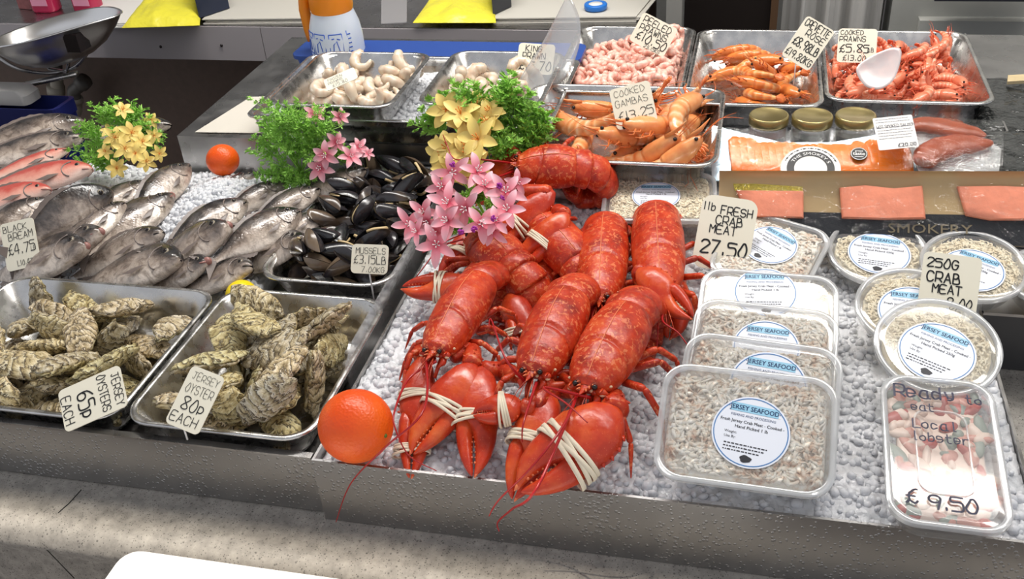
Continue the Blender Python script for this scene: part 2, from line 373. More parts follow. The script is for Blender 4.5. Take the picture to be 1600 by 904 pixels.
# ------------------------------------------------------------------ lettering
STROKES = {
 'A': ["00 26 40", "12 32"], 'B': ["00 06", "06 26 35 34 23 03", "23 34 41 30 00"], 'C': ["45 36 16 04 02 10 30 41"], 'D': ["00 06", "06 26 44 42 20 00"],
 'E': ["46 06 00 40", "03 33"], 'F': ["46 06 00", "03 33"], 'G': ["45 36 16 04 02 10 30 42 43 23"], 'H': ["06 00", "46 40", "03 43"], 'I': ["20 26"],
 'J': ["06 46", "26 21 10 01"], 'K': ["00 06", "46 03 40"], 'L': ["06 00 40"], 'M': ["00 06 23 46 40"], 'N': ["00 06 40 46"], 'O': ["26 14 02 10 30 42 44 36 26"],
 'P': ["00 06", "06 36 45 43 32 02"], 'Q': ["26 04 02 20 42 44 26", "22 40"], 'R': ["00 06", "06 36 45 43 32 02", "22 40"], 'S': ["45 36 16 05 04 13 33 42 41 30 10 01"],
 'T': ["06 46", "26 20"], 'U': ["06 01 10 30 41 46"], 'V': ["06 20 46"], 'W': ["06 10 24 30 46"], 'X': ["06 40", "00 46"], 'Y': ["06 23 46", "23 20"], 'Z': ["06 46 00 40"],
 '0': ["26 14 02 10 30 42 44 36 26"], '1': ["20 26"], '2': ["05 16 36 45 44 00 40"], '3': ["06 36 45 44 33 13", "33 42 41 30 00"], '4': ["30 36 02 42"],
 '5': ["46 06 04 34 43 41 30 00"], '6': ["36 04 01 10 30 41 42 33 13 02"], '7': ["06 46 10"], '8': ["23 05 16 36 45 23 01 10 30 41 23"], '9': ["44 33 13 04 05 16 36 45 44 30"],
 '.': ["20 21"], '-': ["13 33"], '£': ["46 36 25 14 12 11 00", "00 11 30 41", "03 33"], '/': ["00 46"],
 'a': ["34 14 02 01 10 30 32", "34 30 40"], 'b': ["06 00", "03 24 33 31 20 00"], 'c': ["33 14 03 01 10 31"], 'd': ["33 14 03 01 10 31", "36 30"], 'e': ["02 32 33 24 04 01 10 31"],
 'l': ["26 20 30"], 'o': ["24 03 01 20 31 33 24"], 'r': ["04 00", "02 14 34"], 's': ["33 24 04 02 32 31 20 00"], 't': ["16 11 20 30", "04 34"], 'y': ["04 11 31", "34 31 20 10"],
 'p': ["04 00", "04 24 33 32 21 01"], 'g': ["33 14 03 01 10 31", "34 30 20"]}
def stroke_text(mb, text, x0, y0, h, M, wide=0.62, pen=0.09, gap=0.22, slant=0.0, rng=None, z=0.0004):
    """hand lettering: pen strokes as flat ribbons with round joints; returns end x"""
    rng = rng or random.Random(sum(map(ord, text))); x = x0; r = pen * h / 2
    for ch in text:
        if ch == ' ': x += h * wide * .7; continue
        w = h * wide * (0.5 if ch in '1I.' else 1.0); dy = rng.uniform(-.03, .03) * h; sc = rng.uniform(.93, 1.06)
        for st in STROKES.get(ch, []):
            pts = []
            for p in st.split():
                a, b = int(p[0]) / 4, int(p[1]) / 6
                if ch in '1I.': a = .5
                pts.append(V(x + a * w + slant * b * h, y0 + dy + b * h * sc, 0))
            if len(pts) > 3: pts = [q for q in catmull(pts, 3)]
            for i, p in enumerate(pts):
                zz = z + i * 1e-6
                mb.add([M @ V(p.x + r * math.cos(k * math.pi / 4), p.y + r * math.sin(k * math.pi / 4), zz) for k in range(8)], [tuple(range(8))])
                if i:
                    q = pts[i - 1]; d = p - q
                    if d.length < 1e-7: continue
                    n = V(-d.y, d.x, 0).normalized() * r
                    mb.add([M @ V(*(c.xy), zz) for c in (q + n, q - n, p - n, p + n)], [(0, 1, 2, 3)])
        x += w + gap * h
    return x
_TXT = {}
def print_mesh(text):
    if text not in _TXT:
        cu = bpy.data.curves.new('txt', 'FONT'); cu.body = text; cu.size = 1.0; cu.align_x = 'CENTER'; cu.resolution_u = 2
        o = bpy.data.objects.new('txt', cu); COL.objects.link(o); bpy.context.view_layer.update()
        me = o.evaluated_get(bpy.context.evaluated_depsgraph_get()).to_mesh()
        _TXT[text] = ([v.co.copy() for v in me.vertices], [tuple(p.vertices) for p in me.polygons])
        COL.objects.unlink(o); bpy.data.objects.remove(o)
    return _TXT[text]
def printed(mb, text, x, y, size, M, z=0.0004, sx=1.0, arc=None, bold=0.0):
    vs, fs = print_mesh(text); out = []
    for dx in ((0,) if not bold else (-bold * size, bold * size)):
        out = []
        for v in vs:
            px, py = v.x * size * sx + dx, v.y * size
            if arc: a = px / arc; px, py = math.sin(a) * (arc + py), math.cos(a) * (arc + py) - arc
            out.append(M @ V(x + px, y + py, z))
        mb.add(out, fs)
def outline_disc(mb, r0, r1, M, z=0.0003, n=48, c=(0, 0)):
    A = [M @ V(c[0] + r0 * math.cos(2 * math.pi * i / n), c[1] + r0 * math.sin(2 * math.pi * i / n), z) for i in range(n)]
    B = [M @ V(c[0] + r1 * math.cos(2 * math.pi * i / n), c[1] + r1 * math.sin(2 * math.pi * i / n), z) for i in range(n)]
    mb.rings([A, B], False, False)
def quad(mb, x0, y0, x1, y1, M, z=0.0003): mb.add([M @ V(x0, y0, z), M @ V(x1, y0, z), M @ V(x1, y1, z), M @ V(x0, y1, z)], [(0, 1, 2, 3)])

def px_plane(c, n, bot, top, left, right):
    """frame and size of a flat thing lying in the plane (c, n) from the photo's bottom, top, left and right edge middles"""
    b, t, l, r = (PN(q[0], q[1], c, n) for q in (bot, top, left, right))
    up = t - b; n = Vector(n).normalized(); ctr = (b + t + l + r) / 4; y = up.normalized(); x = y.cross(n)
    M = Matrix(((x.x, y.x, n.x, ctr.x), (x.y, y.y, n.y, ctr.y), (x.z, y.z, n.z, ctr.z), (0, 0, 0, 1)))
    return M, (r - l).length, up.length
def price_tag(label, c, n, bot, top, left, right, lines, pen=.085, r=.006, stick=None, group='handwritten price tags', card=None, name='price_tag', cut=0.0):
    M, w, h = px_plane(c, n, bot, top, left, right)
    o = thing(name, label, 'price tag', M @ V(0, -h / 2, 0))
    mb = MB(); prism(mb, rr(w, h, r, 5), -0.0012, 0, M); mb.build('card', card or M_card(), o, smooth=False)
    mb = MB()
    for t in lines:
        text, x, y, sz = t[:4]; kw = t[4] if len(t) > 4 else {}
        k = dict(pen=pen); k.update(kw); avail = (1 - x - .05) * w; need = sum(.44 if ch in '1I.' else (.43 if ch == ' ' else .84) for ch in text) * sz * h
        if need > avail: f = avail / need; k['wide'] = .62 * f; k['gap'] = .22 * f
        stroke_text(mb, text, (x - .5) * w, (y - .5) * h, sz * h, M, **k)
    mb.build('handwriting', M_ink(), o, smooth=False)
    if stick:
        mb = MB(); a = M @ V(0, -h / 2 + .004, -.001); mb.tube([a, a + Vector(stick)], .0011, 6); mb.build('pin', plain('white_plastic', (.8, .8, .8), .4), o)
    return o

# ------------------------------------------------------------------ trays and ice
def tray(name, label, cat, x0, x1, y0, y1, z, depth=.045, r=.03, lip=.007, flare=.014, rot=0.0, tilt=0.0, group=None, matl=None, n=7):
    cx, cy = (x0 + x1) / 2, (y0 + y1) / 2; W, D = x1 - x0, y1 - y0
    M = Matrix.Translation((cx, cy, z)) @ Matrix.Rotation(rot, 4, 'Z') @ Matrix.Rotation(tilt, 4, 'X')
    def ring(ins, zz, rad): return [M @ V(x, y, zz) for x, y in rr(W - 2 * ins, D - 2 * ins, max(rad, .004), n)]
    t = .0012; L = [(lip + flare + .01, -depth - t, r - .012), (lip + flare + .002, -depth - t + .002, r - .01), (lip + flare, -depth + .006, r - .008), (lip + t, -.004, r - .004), (.0012, -.0045, r), (0, -.003, r), (0, -.001, r), (.0015, 0, r), (lip - .001, 0, r - .004), (lip, -.001, r - .004), (lip + flare + t, -depth + .008, r - .01), (lip + flare + .004, -depth + .002, r - .012), (lip + flare + .010, -depth, r - .014)]
    mb = MB(); mb.rings([ring(*q) for q in L])
    o = mb.build(name, matl or M_tray(), None); o.data.transform(Matrix.Translation((-cx, -cy, -(z - depth)))); o.location = (cx, cy, z - depth)
    return tag(o, label, cat, group)
_ico = None
def ico():
    global _ico
    if _ico is None:
        import bmesh
        bm = bmesh.new(); bmesh.ops.create_icosphere(bm, subdivisions=1, radius=1.0); _ico = (np.array([v.co[:] for v in bm.verts]), [tuple(v.index for v in f.verts) for f in bm.faces]); bm.free()
        bm = bmesh.new(); bmesh.ops.create_icosphere(bm, subdivisions=2, radius=1.0); _ico = _ico + (np.array([v.co[:] for v in bm.verts]), [tuple(v.index for v in f.verts) for f in bm.faces]); bm.free()
    return _ico
def ice_bed(name, label, x0, x1, y0, y1, zf, n_chunks, seed=1, base=None, cell=.006, clip=None):
    """crushed ice: a rough mound and loose rounded chips over it, one uncountable mass"""
    rg = np.random.default_rng(seed); nx = int((x1 - x0) / cell); ny = int((y1 - y0) / cell)
    xs = np.linspace(x0, x1, nx); ys = np.linspace(y0, y1, ny); vs = []
    base = base if base is not None else min(zf(x, y) for x in xs[::6] for y in ys[::6]) - .03
    for y in ys:
        for x in xs: vs.append((x, y, zf(x, y) + fbm(x * 75, y * 75, seed, 3) * .0042))
    fs = [(j * nx + i, j * nx + i + 1, (j + 1) * nx + i + 1, (j + 1) * nx + i) for j in range(ny - 1) for i in range(nx - 1)]
    edge = [i for i in range(nx)] + [j * nx + nx - 1 for j in range(1, ny)] + [(ny - 1) * nx + i for i in range(nx - 2, -1, -1)] + [j * nx for j in range(ny - 2, 0, -1)]
    b0 = len(vs); vs += [(vs[i][0], vs[i][1], base) for i in edge]; m = len(edge)
    fs += [(edge[k], b0 + k, b0 + (k + 1) % m, edge[(k + 1) % m]) for k in range(m)]; fs.append(tuple(b0 + k for k in range(m))[::-1])
    mb = MB(); mb.add(vs, fs); mb.cur = 1; iv, if_ = ico()[:2]
    for k in range(n_chunks):
        x, y = rg.uniform(x0 + .004, x1 - .004), rg.uniform(y0 + .004, y1 - .004)
        if clip and not clip(x, y): continue
        s = rg.uniform(.003, .007); q = iv * (s * rg.uniform(.65, 1.2, 3)) * rg.uniform(.75, 1.15, (len(iv), 1))
        e = np.array(Euler(rg.uniform(0, 6, 3)).to_matrix()); q = q @ e.T + (x, y, zf(x, y) + s * .12); mb.add(q.tolist(), if_)
    o = centred(mb, name, [M_ice(), M_chip()], label, 'ice'); o['kind'] = 'stuff'; return o

# ------------------------------------------------------------------ shellfish and fish
def set_attr(o, name, vals):
    a = o.data.attributes.new(name, 'FLOAT', 'POINT'); a.data.foreach_set('value', [float(x) for x in vals])
def oyster_meshes(seed):
    rg = random.Random(seed); L, W = rg.uniform(.082, .104), rg.uniform(.044, .058); ph = rg.uniform(0, 9); out = []
    bend = rg.uniform(-.25, .25)
    for which in (1, -1):
        na, nr = 44, 13; vs = []; gr = []
        def pt(rho, a, zs):
            ca, sa = math.cos(a), math.sin(a); taper = .62 + .38 * (ca * .5 + .5) ** .7
            wob = 1 + .07 * math.sin(3 * a + ph) + .05 * math.sin(7 * a + ph * 2) + .05 * fbm(ca * 2 + ph, sa * 2, which, 2)
            x = L / 2 * ca * rho * wob; y = W / 2 * sa * rho * taper * wob; y += bend * (x / L) ** 2 * W * 2
            d = math.hypot((x + L * .46) / L, y / W * .5); ter = (d * 6 + fbm(x * 40, y * 40, ph, 2) * .8)
            z = zs * (1 - rho ** 2.2) ** .8 + (ter % 1.0) ** 2 * .0026 * min(1, rho * 1.6) + fbm(x * 80, y * 80, ph + which, 3) * .0015
            z += (.0022 * math.sin(3 * a + ph) + .0012 * math.sin(9 * a + ph) + .0012 * fbm(ca * 6, sa * 6, ph, 2)) * rho ** 3
            return x, y, z, d
        hs = .0085 if which > 0 else -.0095
        x, y, z, d = pt(0.001, 0, hs); vs.append((x, y, z)); gr.append(d)
        for i in range(1, nr + 1):
            for j in range(na):
                x, y, z, d = pt(i / nr, 2 * math.pi * j / na, hs); vs.append((x, y, z if which > 0 else z - .0025)); gr.append(d)
        # inner closing face
        inn = 4 ; b = len(vs)
        for i in range(inn, 0, -1):
            for j in range(na):
                x, y, z, d = pt(i / (inn + .35), 2 * math.pi * j / na, hs * .3); vs.append((x, y, z - which * .0022 - (0 if which > 0 else .0025))); gr.append(d)
        fs = [(0, 1 + j, 1 + (j + 1) % na) for j in range(na)]
        tot = nr + inn
        for i in range(tot - 1):
            for j in range(na):
                a0 = 1 + i * na + j; a1 = 1 + i * na + (j + 1) % na; fs.append((a0, a0 + na, a1 + na, a1))
        fs.append(tuple(1 + (tot - 1) * na + j for j in range(na)))
        if which < 0: fs = [tuple(reversed(f)) for f in fs]
        out.append((vs, fs, gr))
    return out
def oyster_proto(i, label, group):
    t = thing('oyster', label, 'oyster', group=group)
    for nm, (vs, fs, gr) in zip(('upper_shell', 'lower_shell'), oyster_meshes(11 + i * 7)):
        mb = MB(); mb.add(vs, fs); o = mb.build(nm, M_oy(), t); set_attr(o, 'growth', gr)
    return t
def mussel_proto(i, label, group):
    rg = random.Random(100 + i); L, W, T = rg.uniform(.054, .064), rg.uniform(.026, .031), rg.uniform(.020, .025); gape = [0, 0, .10, .22][i % 4]
    t = thing('mussel', label, 'mussel', group=group)
    for nm, sg in (('shell_half', 1), ('shell_half', -1)):
        na, nr = 26, 8; vs = []; gr = []
        for i_ in range(nr + 1):
            rho = i_ / nr
            for j in range(na):
                a = 2 * math.pi * j / na; ca, sa = math.cos(a), math.sin(a); u = ca * .5 + .5
                hw = W / 2 * (1 - (1 - u) ** 2.6) ** .5 * (1.05 if sa > 0 else .8)
                x = L / 2 * ca * rho + (-L * .18) * (1 - rho); y = hw * (1 if sa > 0 else -1) * abs(sa) ** .8 * rho * (1.0)
                z = sg * T / 2 * math.cos(rho * math.pi / 2) ** .7 * (.55 + .45 * (1 - max(0, (x / L + .1)) ** 2))
                d = math.hypot(x + L * .48, y) / L; p = V(x, y, z + sg * .0004)
                if gape: p = Matrix.Rotation(-sg * gape / 2, 4, 'Y') @ (p + V(L / 2, 0, 0)) - V(L / 2, 0, 0)
                vs.append(p); gr.append(d)
        fs = []
        for i_ in range(nr):
            for j in range(na): fs.append((i_ * na + j, (i_ + 1) * na + j, (i_ + 1) * na + (j + 1) % na, i_ * na + (j + 1) % na))
        fs.append(tuple(nr * na + j for j in range(na)))
        if sg < 0: fs = [tuple(reversed(f)) for f in fs]
        mb = MB(); mb.add(vs, fs); o = mb.build(nm, M_mus(), t, sharp=50); set_attr(o, 'growth', gr)
    if gape:
        mb = MB(); pts = [V(L * .44 * math.cos(a), W * .42 * math.sin(a), .002 * math.sin(3 * a)) for a in np.linspace(-1.5, 1.5, 10)]
        mb.loft(catmull(pts, 2), [.0016] * 19, [.0024] * 19, n=6); mb.build('frilled_edge', plain('mussel_frill', srgb(214, 188, 140), .4), t, label='cream frilled mantle edge in the gape')
    return t
def prawn_proto(i, L, thick, matf, label, group, name='cooked_prawn', curl=2.2, head=True, n_ant=2, straight=False):
    """prawn lying on its side, curled in the XY plane; length L along the arc"""
    rg = random.Random(300 + i); t = thing(name, label, 'prawn', group=group); curl = curl * rg.uniform(.8, 1.15)
    N = 40; cen = []; hd = -curl * .28; p = V(0, 0, 0)
    for k in range(N + 1):
        cen.append(p.copy()); f = k / N; hd += (curl / N) * (1.6 if f > .36 else .35); p = p + V(math.cos(hd), math.sin(hd), 0) * (L / N)
    m = sum(cen, V(0, 0, 0)) / len(cen); cen = [q - m for q in cen]
    hN = int(N * .38) if head else 0
    mb = MB(); st = list(range(max(0, hN - 1), N - 1)); att = []
    def rad(f): return thick * interp(f, [0, .06, .2, .38, .5, .7, .85, .95, 1], [.55, .85, 1, .96, .92, .74, .5, .3, .2])
    pts = [cen[k] for k in st]; ws = []; 
    for k in st:
        f = (k / N - .38) / .62 * 6 if head else k / N * 6.5; s = f % 1.0; ws.append(rad(k / N) * (.9 + .14 * s))
    mb.loft(pts, [w * .98 for w in ws], [w * .86 for w in ws], n=12, up=(0, 0, 1)); b = mb.build('abdomen', matf(), t)
    att = []
    for k in st:
        s = ((k / N - .38) / .62 * 6 if head else k / N * 6.5) % 1.0; att += [.25 + .5 * s] * 12
    set_attr(b, 'seg', att)
    e = cen[N - 2]; d = (cen[N - 1] - cen[N - 3]).normalized(); sd = V(-d.y, d.x, 0)
    mb = MB(); at = []
    for a, ln in ((-.55, .13), (-.2, .15), (.12, .15), (.5, .13)):
        q = (d * math.cos(a) + V(0, 0, 1) * math.sin(a) * .6 + sd * math.sin(a) * .5).normalized()
        pp = [e + q * (L * ln * u) for u in (0, .3, .7, 1)]; mb.loft(pp, [thick * .12, thick * .3, thick * .34, thick * .08], [thick * .08] * 4, n=8, up=sd)
    o = mb.build('tail_fan', matf(), t); set_attr(o, 'seg', [.75] * len(mb.v))
    if head:
        mb = MB(); pts = [cen[k] for k in range(hN + 1)]; ws = [thick * interp(k / hN, [0, .12, .4, .8, 1], [.22, .6, .95, 1.06, 1.0]) for k in range(hN + 1)]
        mb.loft(pts, ws, [w * .86 for w in ws], n=12); d0 = (cen[0] - cen[3]).normalized(); s0 = V(-d0.y, d0.x, 0)
        c0 = cen[0] - s0 * thick * .2
        mb.loft([cen[4] - s0 * thick * .7 + d0 * 0, c0 - s0 * thick * .35 + d0 * L * .04, c0 - s0 * thick * .5 + d0 * L * .16], [thick * .28, thick * .2, thick * .02], [thick * .2, thick * .12, thick * .02], n=6)
        o = mb.build('head', matf(), t); set_attr(o, 'seg', [.6] * len(mb.v))
        for sgn in (1, -1):
            mb = MB(); mb.ball(cen[2] + V(0, 0, sgn * thick * .45) - s0 * thick * .2 + d0 * thick * .2, thick * .2, 8, 6); mb.build('eye', M_dark(), t)
        for k in range(5):
            mb = MB(); q = cen[4 + 2 * k] + s0 * thick * .6; q2 = q + s0 * thick * rg.uniform(.8, 1.3) + d0 * thick * rg.uniform(.2, 1.0) + V(0, 0, rg.uniform(-.5, .5) * thick)
            q3 = q2 + s0 * thick * rg.uniform(-.2, .7) + d0 * thick * rg.uniform(.5, 1.3); mb.tube([q, q2, q3], thick * .10, 5, thick * .03); o = mb.build('leg', matf(), t); set_attr(o, 'seg', [.8] * len(mb.v))
        for k in range(n_ant):
            q = cen[0] + V(0, 0, (k - .5) * thick * .4); pts = [q, q + d0 * L * .2 + V(0, 0, thick * .4), q + d0 * L * .34 + s0 * L * rg.uniform(-.2, .2) + V(0, 0, thick * .2)]
            mb = MB(); mb.tube(catmull(pts, 5), thick * .05, 4, thick * .015); o = mb.build('antenna', matf(), t); set_attr(o, 'seg', [.9] * len(mb.v))
    return t
def peeled_proto(i, L, thick, matf, label, group, name='peeled_prawn', cat='prawn'):
    rg = random.Random(500 + i); N = 14; cen = []; hd = 0; p = V(0, 0, 0); curl = rg.uniform(3.4, 4.9)
    for k in range(N + 1):
        cen.append(p.copy()); hd += curl / N; p = p + V(math.cos(hd), math.sin(hd), .12) * (L / N)
    m = sum(cen, V(0, 0, 0)) / len(cen); cen = [q - m for q in cen]; mb = MB(); ws = []; att = []
    for k in range(N + 1):
        f = k / N; w = thick * interp(f, [0, .08, .3, .7, .92, 1], [.45, .85, 1, .7, .4, .15]) * (1 + .10 * math.sin(k * 2.6)); ws.append(w); att += [.3 + .35 * (.5 + .5 * math.sin(k * 2.6))] * 8
    mb.loft(cen, ws, n=8); o = mb.build(name, matf(), None); set_attr(o, 'seg', att); return tag(o, label, cat, group)

def fish(label, head, tail, zh=.03, zt=.03, ht=.26, roll=62, name='black_bream', red=False, cat='fish', group=None, nose=False, bend=0.0, thick=.42):
    """fish lying on its side from tail point to snout point (photo pixels at heights zh, zt)"""
    if tail[1] > 425: zt = -.03
    A = P(head[0], head[1], zh); B = P(tail[0], tail[1], zt); v = tail[1]
    while B.y < 1.022 and v > 300: v -= 3; B = P(tail[0], v, zt)
    while A.y < 1.03 and zh > -.02: zh -= .004; A = P(head[0], head[1], zh)
    D = B - A; L = D.length; D.normalize()
    up0 = V(0, 0, 1); side = D.cross(up0).normalized(); up1 = side.cross(D)
    q = Matrix.Rotation(math.radians(roll), 4, D); H = (q @ up1).normalized(); T = D.cross(H).normalized()
    root = thing(name, label, cat, (A + B) / 2 - V(0, 0, .02), group); M = M_rfish if red else M_fish
    xs = [0, .012, .05, .11, .18, .27, .36, .5, .65, .78, .86, .92, 1.0]
    up_ = [.02, .07, .135, .21, .27, .315, .325, .31, .24, .15, .085, .06, .062]; dn = [.018, .055, .105, .16, .205, .245, .26, .26, .20, .12, .07, .052, .055]
    wd = [.4, .6, .78, .9, .95, 1.0, 1.0, .95, .75, .5, .3, .18, .1]
    R = []; att = []; n = 20; S = [i / 44 for i in range(45)]; hs = ht
    for s in S:
        c = A + D * (L * s) + T * (bend * L * math.sin(s * math.pi)) ; u = interp(s, xs, up_) * ht / .58 * L * 1.0; d_ = interp(s, xs, dn) * ht / .58 * L; w = interp(s, xs, wd) * ht * thick * L * .5
        g = 1 + (.05 * math.exp(-((s - .235) / .012) ** 2)) - .03 * math.exp(-((s - .26) / .012) ** 2)
        ring = []
        for j in range(n):
            a = 2 * math.pi * j / n; ca, sa = math.cos(a), math.sin(a); h = (u if sa > 0 else d_) * sa; ring.append(c + H * h + T * (w * ca * g * (1 - .25 * abs(sa)))); att.append(.5 + .5 * sa)
        R.append(ring)
    mb = MB(); mb.rings(R); b = mb.build('body', M(), root); set_attr(b, 'dorsal', att); set_attr(b, 'head', [max(0, 1 - abs(q // n / 44 - .08) / .16) for q in range(len(att))])
    def W(s, h, t): return A + D * (L * s) + H * (h * ht / .58 * L) + T * t
    for sg in (1, -1):
        er = .021 * L * ht / .3; ww = interp(.115, xs, wd) * ht * thick * L * .5; mb = MB(); M3 = Matrix((D, H, T)).transposed().to_4x4()
        mb.ball(W(.115, .075, sg * ww * .80), (er, er, er * .5), 12, 6, M3); e = mb.build('eye', plain('fish_eye_ring', srgb(150, 140, 122), .2), root)
        mb = MB(); mb.ball(W(.115, .075, sg * (ww * .80 + er * .28)), (er * .74, er * .74, er * .36), 12, 6, M3); mb.build('pupil', M_dark(), e)
        ww = interp(.22, xs, wd) * ht * thick * L * .5; mb = MB(); gp = [W(.16 + .075 * math.sin(a) , .02 - .15 * math.cos(a), sg * ww * (.99 - .28 * abs(math.cos(a)) ** 2)) for a in np.linspace(.15, math.pi - .15, 9)]
        mb.loft(gp, [.0012] * 9, [.0009] * 9, n=6, up=T); mb.build('gill_edge', M_fin(), root)
        mb = MB(); ww2 = interp(.36, xs, wd) * ht * thick * L * .5; a0 = W(.25, -.06, sg * ww * 1.0)
        tipf = W(.44, -.13, sg * (ww2 * .98 + .002)); mid = W(.34, -.12, sg * (ww2 * 1.0 + .002)); sideh = H * (.028 * L)
        mb.add([a0, mid + sideh, tipf, mid - sideh, mid + T * sg * .002], [(0, 1, 4), (1, 2, 4), (2, 3, 4), (3, 0, 4)]); mb.build('pectoral_fin', M_fin(), root)
    # dorsal and anal fins: spiny membranes with thickness
    for nm, s0, s1, sg, hh in (('dorsal_fin', .28, .80, 1, .05), ('anal_fin', .58, .80, -1, .045)):
        mb = MB(); top, bot = [], []
        for k in range(15):
            s = s0 + (s1 - s0) * k / 14; e = interp(s, xs, up_ if sg > 0 else dn) * sg; hgt = hh * math.sin(min(1, (k + 1) / 5) * 1.57) * (1 - .5 * k / 14) * (1 if k % 2 else .72)
            bot.append(W(s, e * .93, 0)); top.append(W(s + .03, e + sg * hgt * 1.3, 0))
        for sg2 in (1, -1): mb.rings([[q + T * .0012 * sg2 for q in bot], [q + T * .0005 * sg2 for q in top]], False, False, closed=False)
        mb.build(nm, M_fin(), root, smooth=False)
    mb = MB(); pl = [W(.96, .05, 0), W(1.13, .26, 0), W(1.06, 0, 0), W(1.13, -.24, 0), W(.96, -.05, 0)]
    mb.add([q + T * .0016 for q in pl] + [q - T * .0016 for q in pl], [(0, 1, 2), (2, 3, 4), (0, 2, 4), (7, 6, 5), (9, 8, 7), (9, 7, 5), (0, 5, 6, 1), (1, 6, 7, 2), (2, 7, 8, 3), (3, 8, 9, 4)]); mb.build('tail_fin', M_fin(), root, smooth=False)
    mb = MB(); mb.loft([W(.0, -.012, .0), W(.03, -.03, .006 * 1), W(.065, -.05, .010)], [.0015, .0016, .0008], n=6); mb.loft([W(.0, -.012, .0), W(.03, -.03, -.006), W(.065, -.05, -.010)], [.0015, .0016, .0008], n=6)
    if nose: mb.ball(W(.016, .012, 0), (.0065, .0055, .0065), 10, 8)
    mb.build('mouth', plain('fish_lip', srgb(160, 112, 104), .35) if nose or red else M_dark(), root)
    return root

# ------------------------------------------------------------------ lobster
def seg_arm(mb, pts, r, n=12):
    """jointed limb: each length swells in the middle and pinches at the joint"""
    for i in range(len(pts) - 1):
        a, b = Vector(pts[i]), Vector(pts[i + 1]); r0, r1 = r[i], r[i + 1]; st = [0, .05, .15, .5, .82, .95, 1.0]; k = [.62, .85, 1.0, .98, 1.08, .9, .6]
        mb.loft([a.lerp(b, t) for t in st], [lerp(r0, r1, t) * q for t, q in zip(st, k)], n=n, up=(.1, .15, 1))
def spike(mb, p, d, h, r): mb.loft([p - d * h * .2, p + d * h * .5, p + d * h], [r, r * .6, r * .08], n=6, up=(.3, .1, 1))
def claw(root, base, tip, W, flip=1, n=(0, -.35, .93), bands=(.56,), slim=1.0, openv=0.0, seed=0, color=None):
    rg = random.Random(seed); base, tip = Vector(base), Vector(tip); L = (tip - base).length; M = frame(base, tip - base, n); yk = flip * W; T = W * .62
    def loft2(x, c, hw, ht, nn=20):
        xs = np.linspace(x[0], x[-1], 30); R = []
        for q in xs:
            cy, w_, h_ = interp(q, x, c), interp(q, x, hw), interp(q, x, ht); wob = 1 + .018 * noise.noise((q * 9 + seed, 0, 0))
            R.append([M @ V(q * L, yk * cy + W * w_ * wob * math.copysign(abs(math.cos(a)) ** .9, math.cos(a)), T * h_ * math.sin(a) * (1 if math.sin(a) > 0 else .8)) for a in [2 * math.pi * j / nn for j in range(nn)]])
        return R
    mb = MB()
    mb.rings(loft2([0, .03, .10, .2, .34, .46, .53, .60, .70, .82, .91, .97, 1.0], [0, 0, .02, .05, .0, -.04, -.16, -.36, -.46, -.44, -.34, -.22, -.12], [.2, .36, .66, .86, 1.0, .96, .82, .58, .45, .34, .22, .11, .02], [.25, .45, .7, .92, 1.0, .96, .86, .72, .58, .46, .32, .16, .03]))
    for k in range(5):
        x = .14 + .085 * k; y = interp(x, [0, .1, .2, .34, .46], [.2, .68, .9, 1.0, .9]); p = M @ V(x * L, yk * y * .97, T * .2); spike(mb, p, (M.to_3x3() @ V(.3, flip, .35)).normalized(), W * .13, W * .085)
    c_ = mb.build('claw', color or M_claw(), root)
    mb = MB(); o_ = openv
    mb.rings(loft2([.47, .50, .56, .64, .74, .84, .92, .97, .995], [.46, .46 + o_ * .2, .46 + o_ * .5, .44 + o_, .38 + o_, .27 + o_, .14 + o_, .04 + o_, -.03 + o_], [.12, .32, .40, .38, .33, .26, .18, .10, .02], [.3, .6, .72, .66, .56, .44, .30, .16, .03]))
    mb.build('pincer', color or M_claw(), c_)
    mb = MB()
    for k in range(7):
        x = .62 + .045 * k
        for sgn, cy, hw in ((-1, interp(x, [.6, .7, .82, .91], [-.36, -.46, -.44, -.34]), interp(x, [.6, .7, .82, .91], [.58, .45, .34, .22])), (1, interp(x, [.6, .74, .84, .92], [.45, .38, .27, .14]) + o_, interp(x, [.6, .74, .84, .92], [.40, .33, .26, .18]))):
            y = yk * cy - sgn * flip * W * hw * .94 if sgn > 0 else yk * cy + flip * W * hw * .94
            mb.ball(M @ V(x * L, y, T * .18), W * rg.uniform(.03, .055), 7, 5)
    spike(mb, M @ V(.975 * L, yk * -.2, 0), (M.to_3x3() @ V(1, .25 * flip, 0)).normalized(), W * .2, W * .09)
    mb.build('pincer_teeth', M_pale(), c_, label='pale knobbly teeth along the pincer')
    for tb in bands:
        mb = MB(); tb0 = tb
        for q in range(4):
            sl = rg.uniform(-.10, .10) + .10 * flip * (1 if q % 2 else -.6); dx = (q - 1.5) * .0042 * W / .035; R = []; N = 40; k = 1.03 + .012 * q
            for j in range(N):
                a = 2 * math.pi * j / N; hw = (W * 1.0 if tb < .55 else W * interp(tb, [.55, .7, .85, 1], [1.0, .98, .80, .5])); hh = T * interp(tb, [.4, .55, .7, .85, 1], [.98, .84, .64, .48, .2]); x = tb0 * L + dx + sl * hw * math.cos(a)
                nrm = V(0, math.cos(a), math.sin(a) * 1.2).normalized(); c0 = V(x, hw * k * math.cos(a), hh * k * 1.06 * math.sin(a)); wv = V(.0026 * W / .035, 0, 0)
                R.append([M @ (c0 - wv), M @ (c0 - wv * .8 + nrm * .0013), M @ (c0 + wv * .8 + nrm * .0013), M @ (c0 + wv)])
            R.append(R[0]); mb.rings(R, False, False)
        mb.build('rubber_band', M_band(), c_)
    return c_
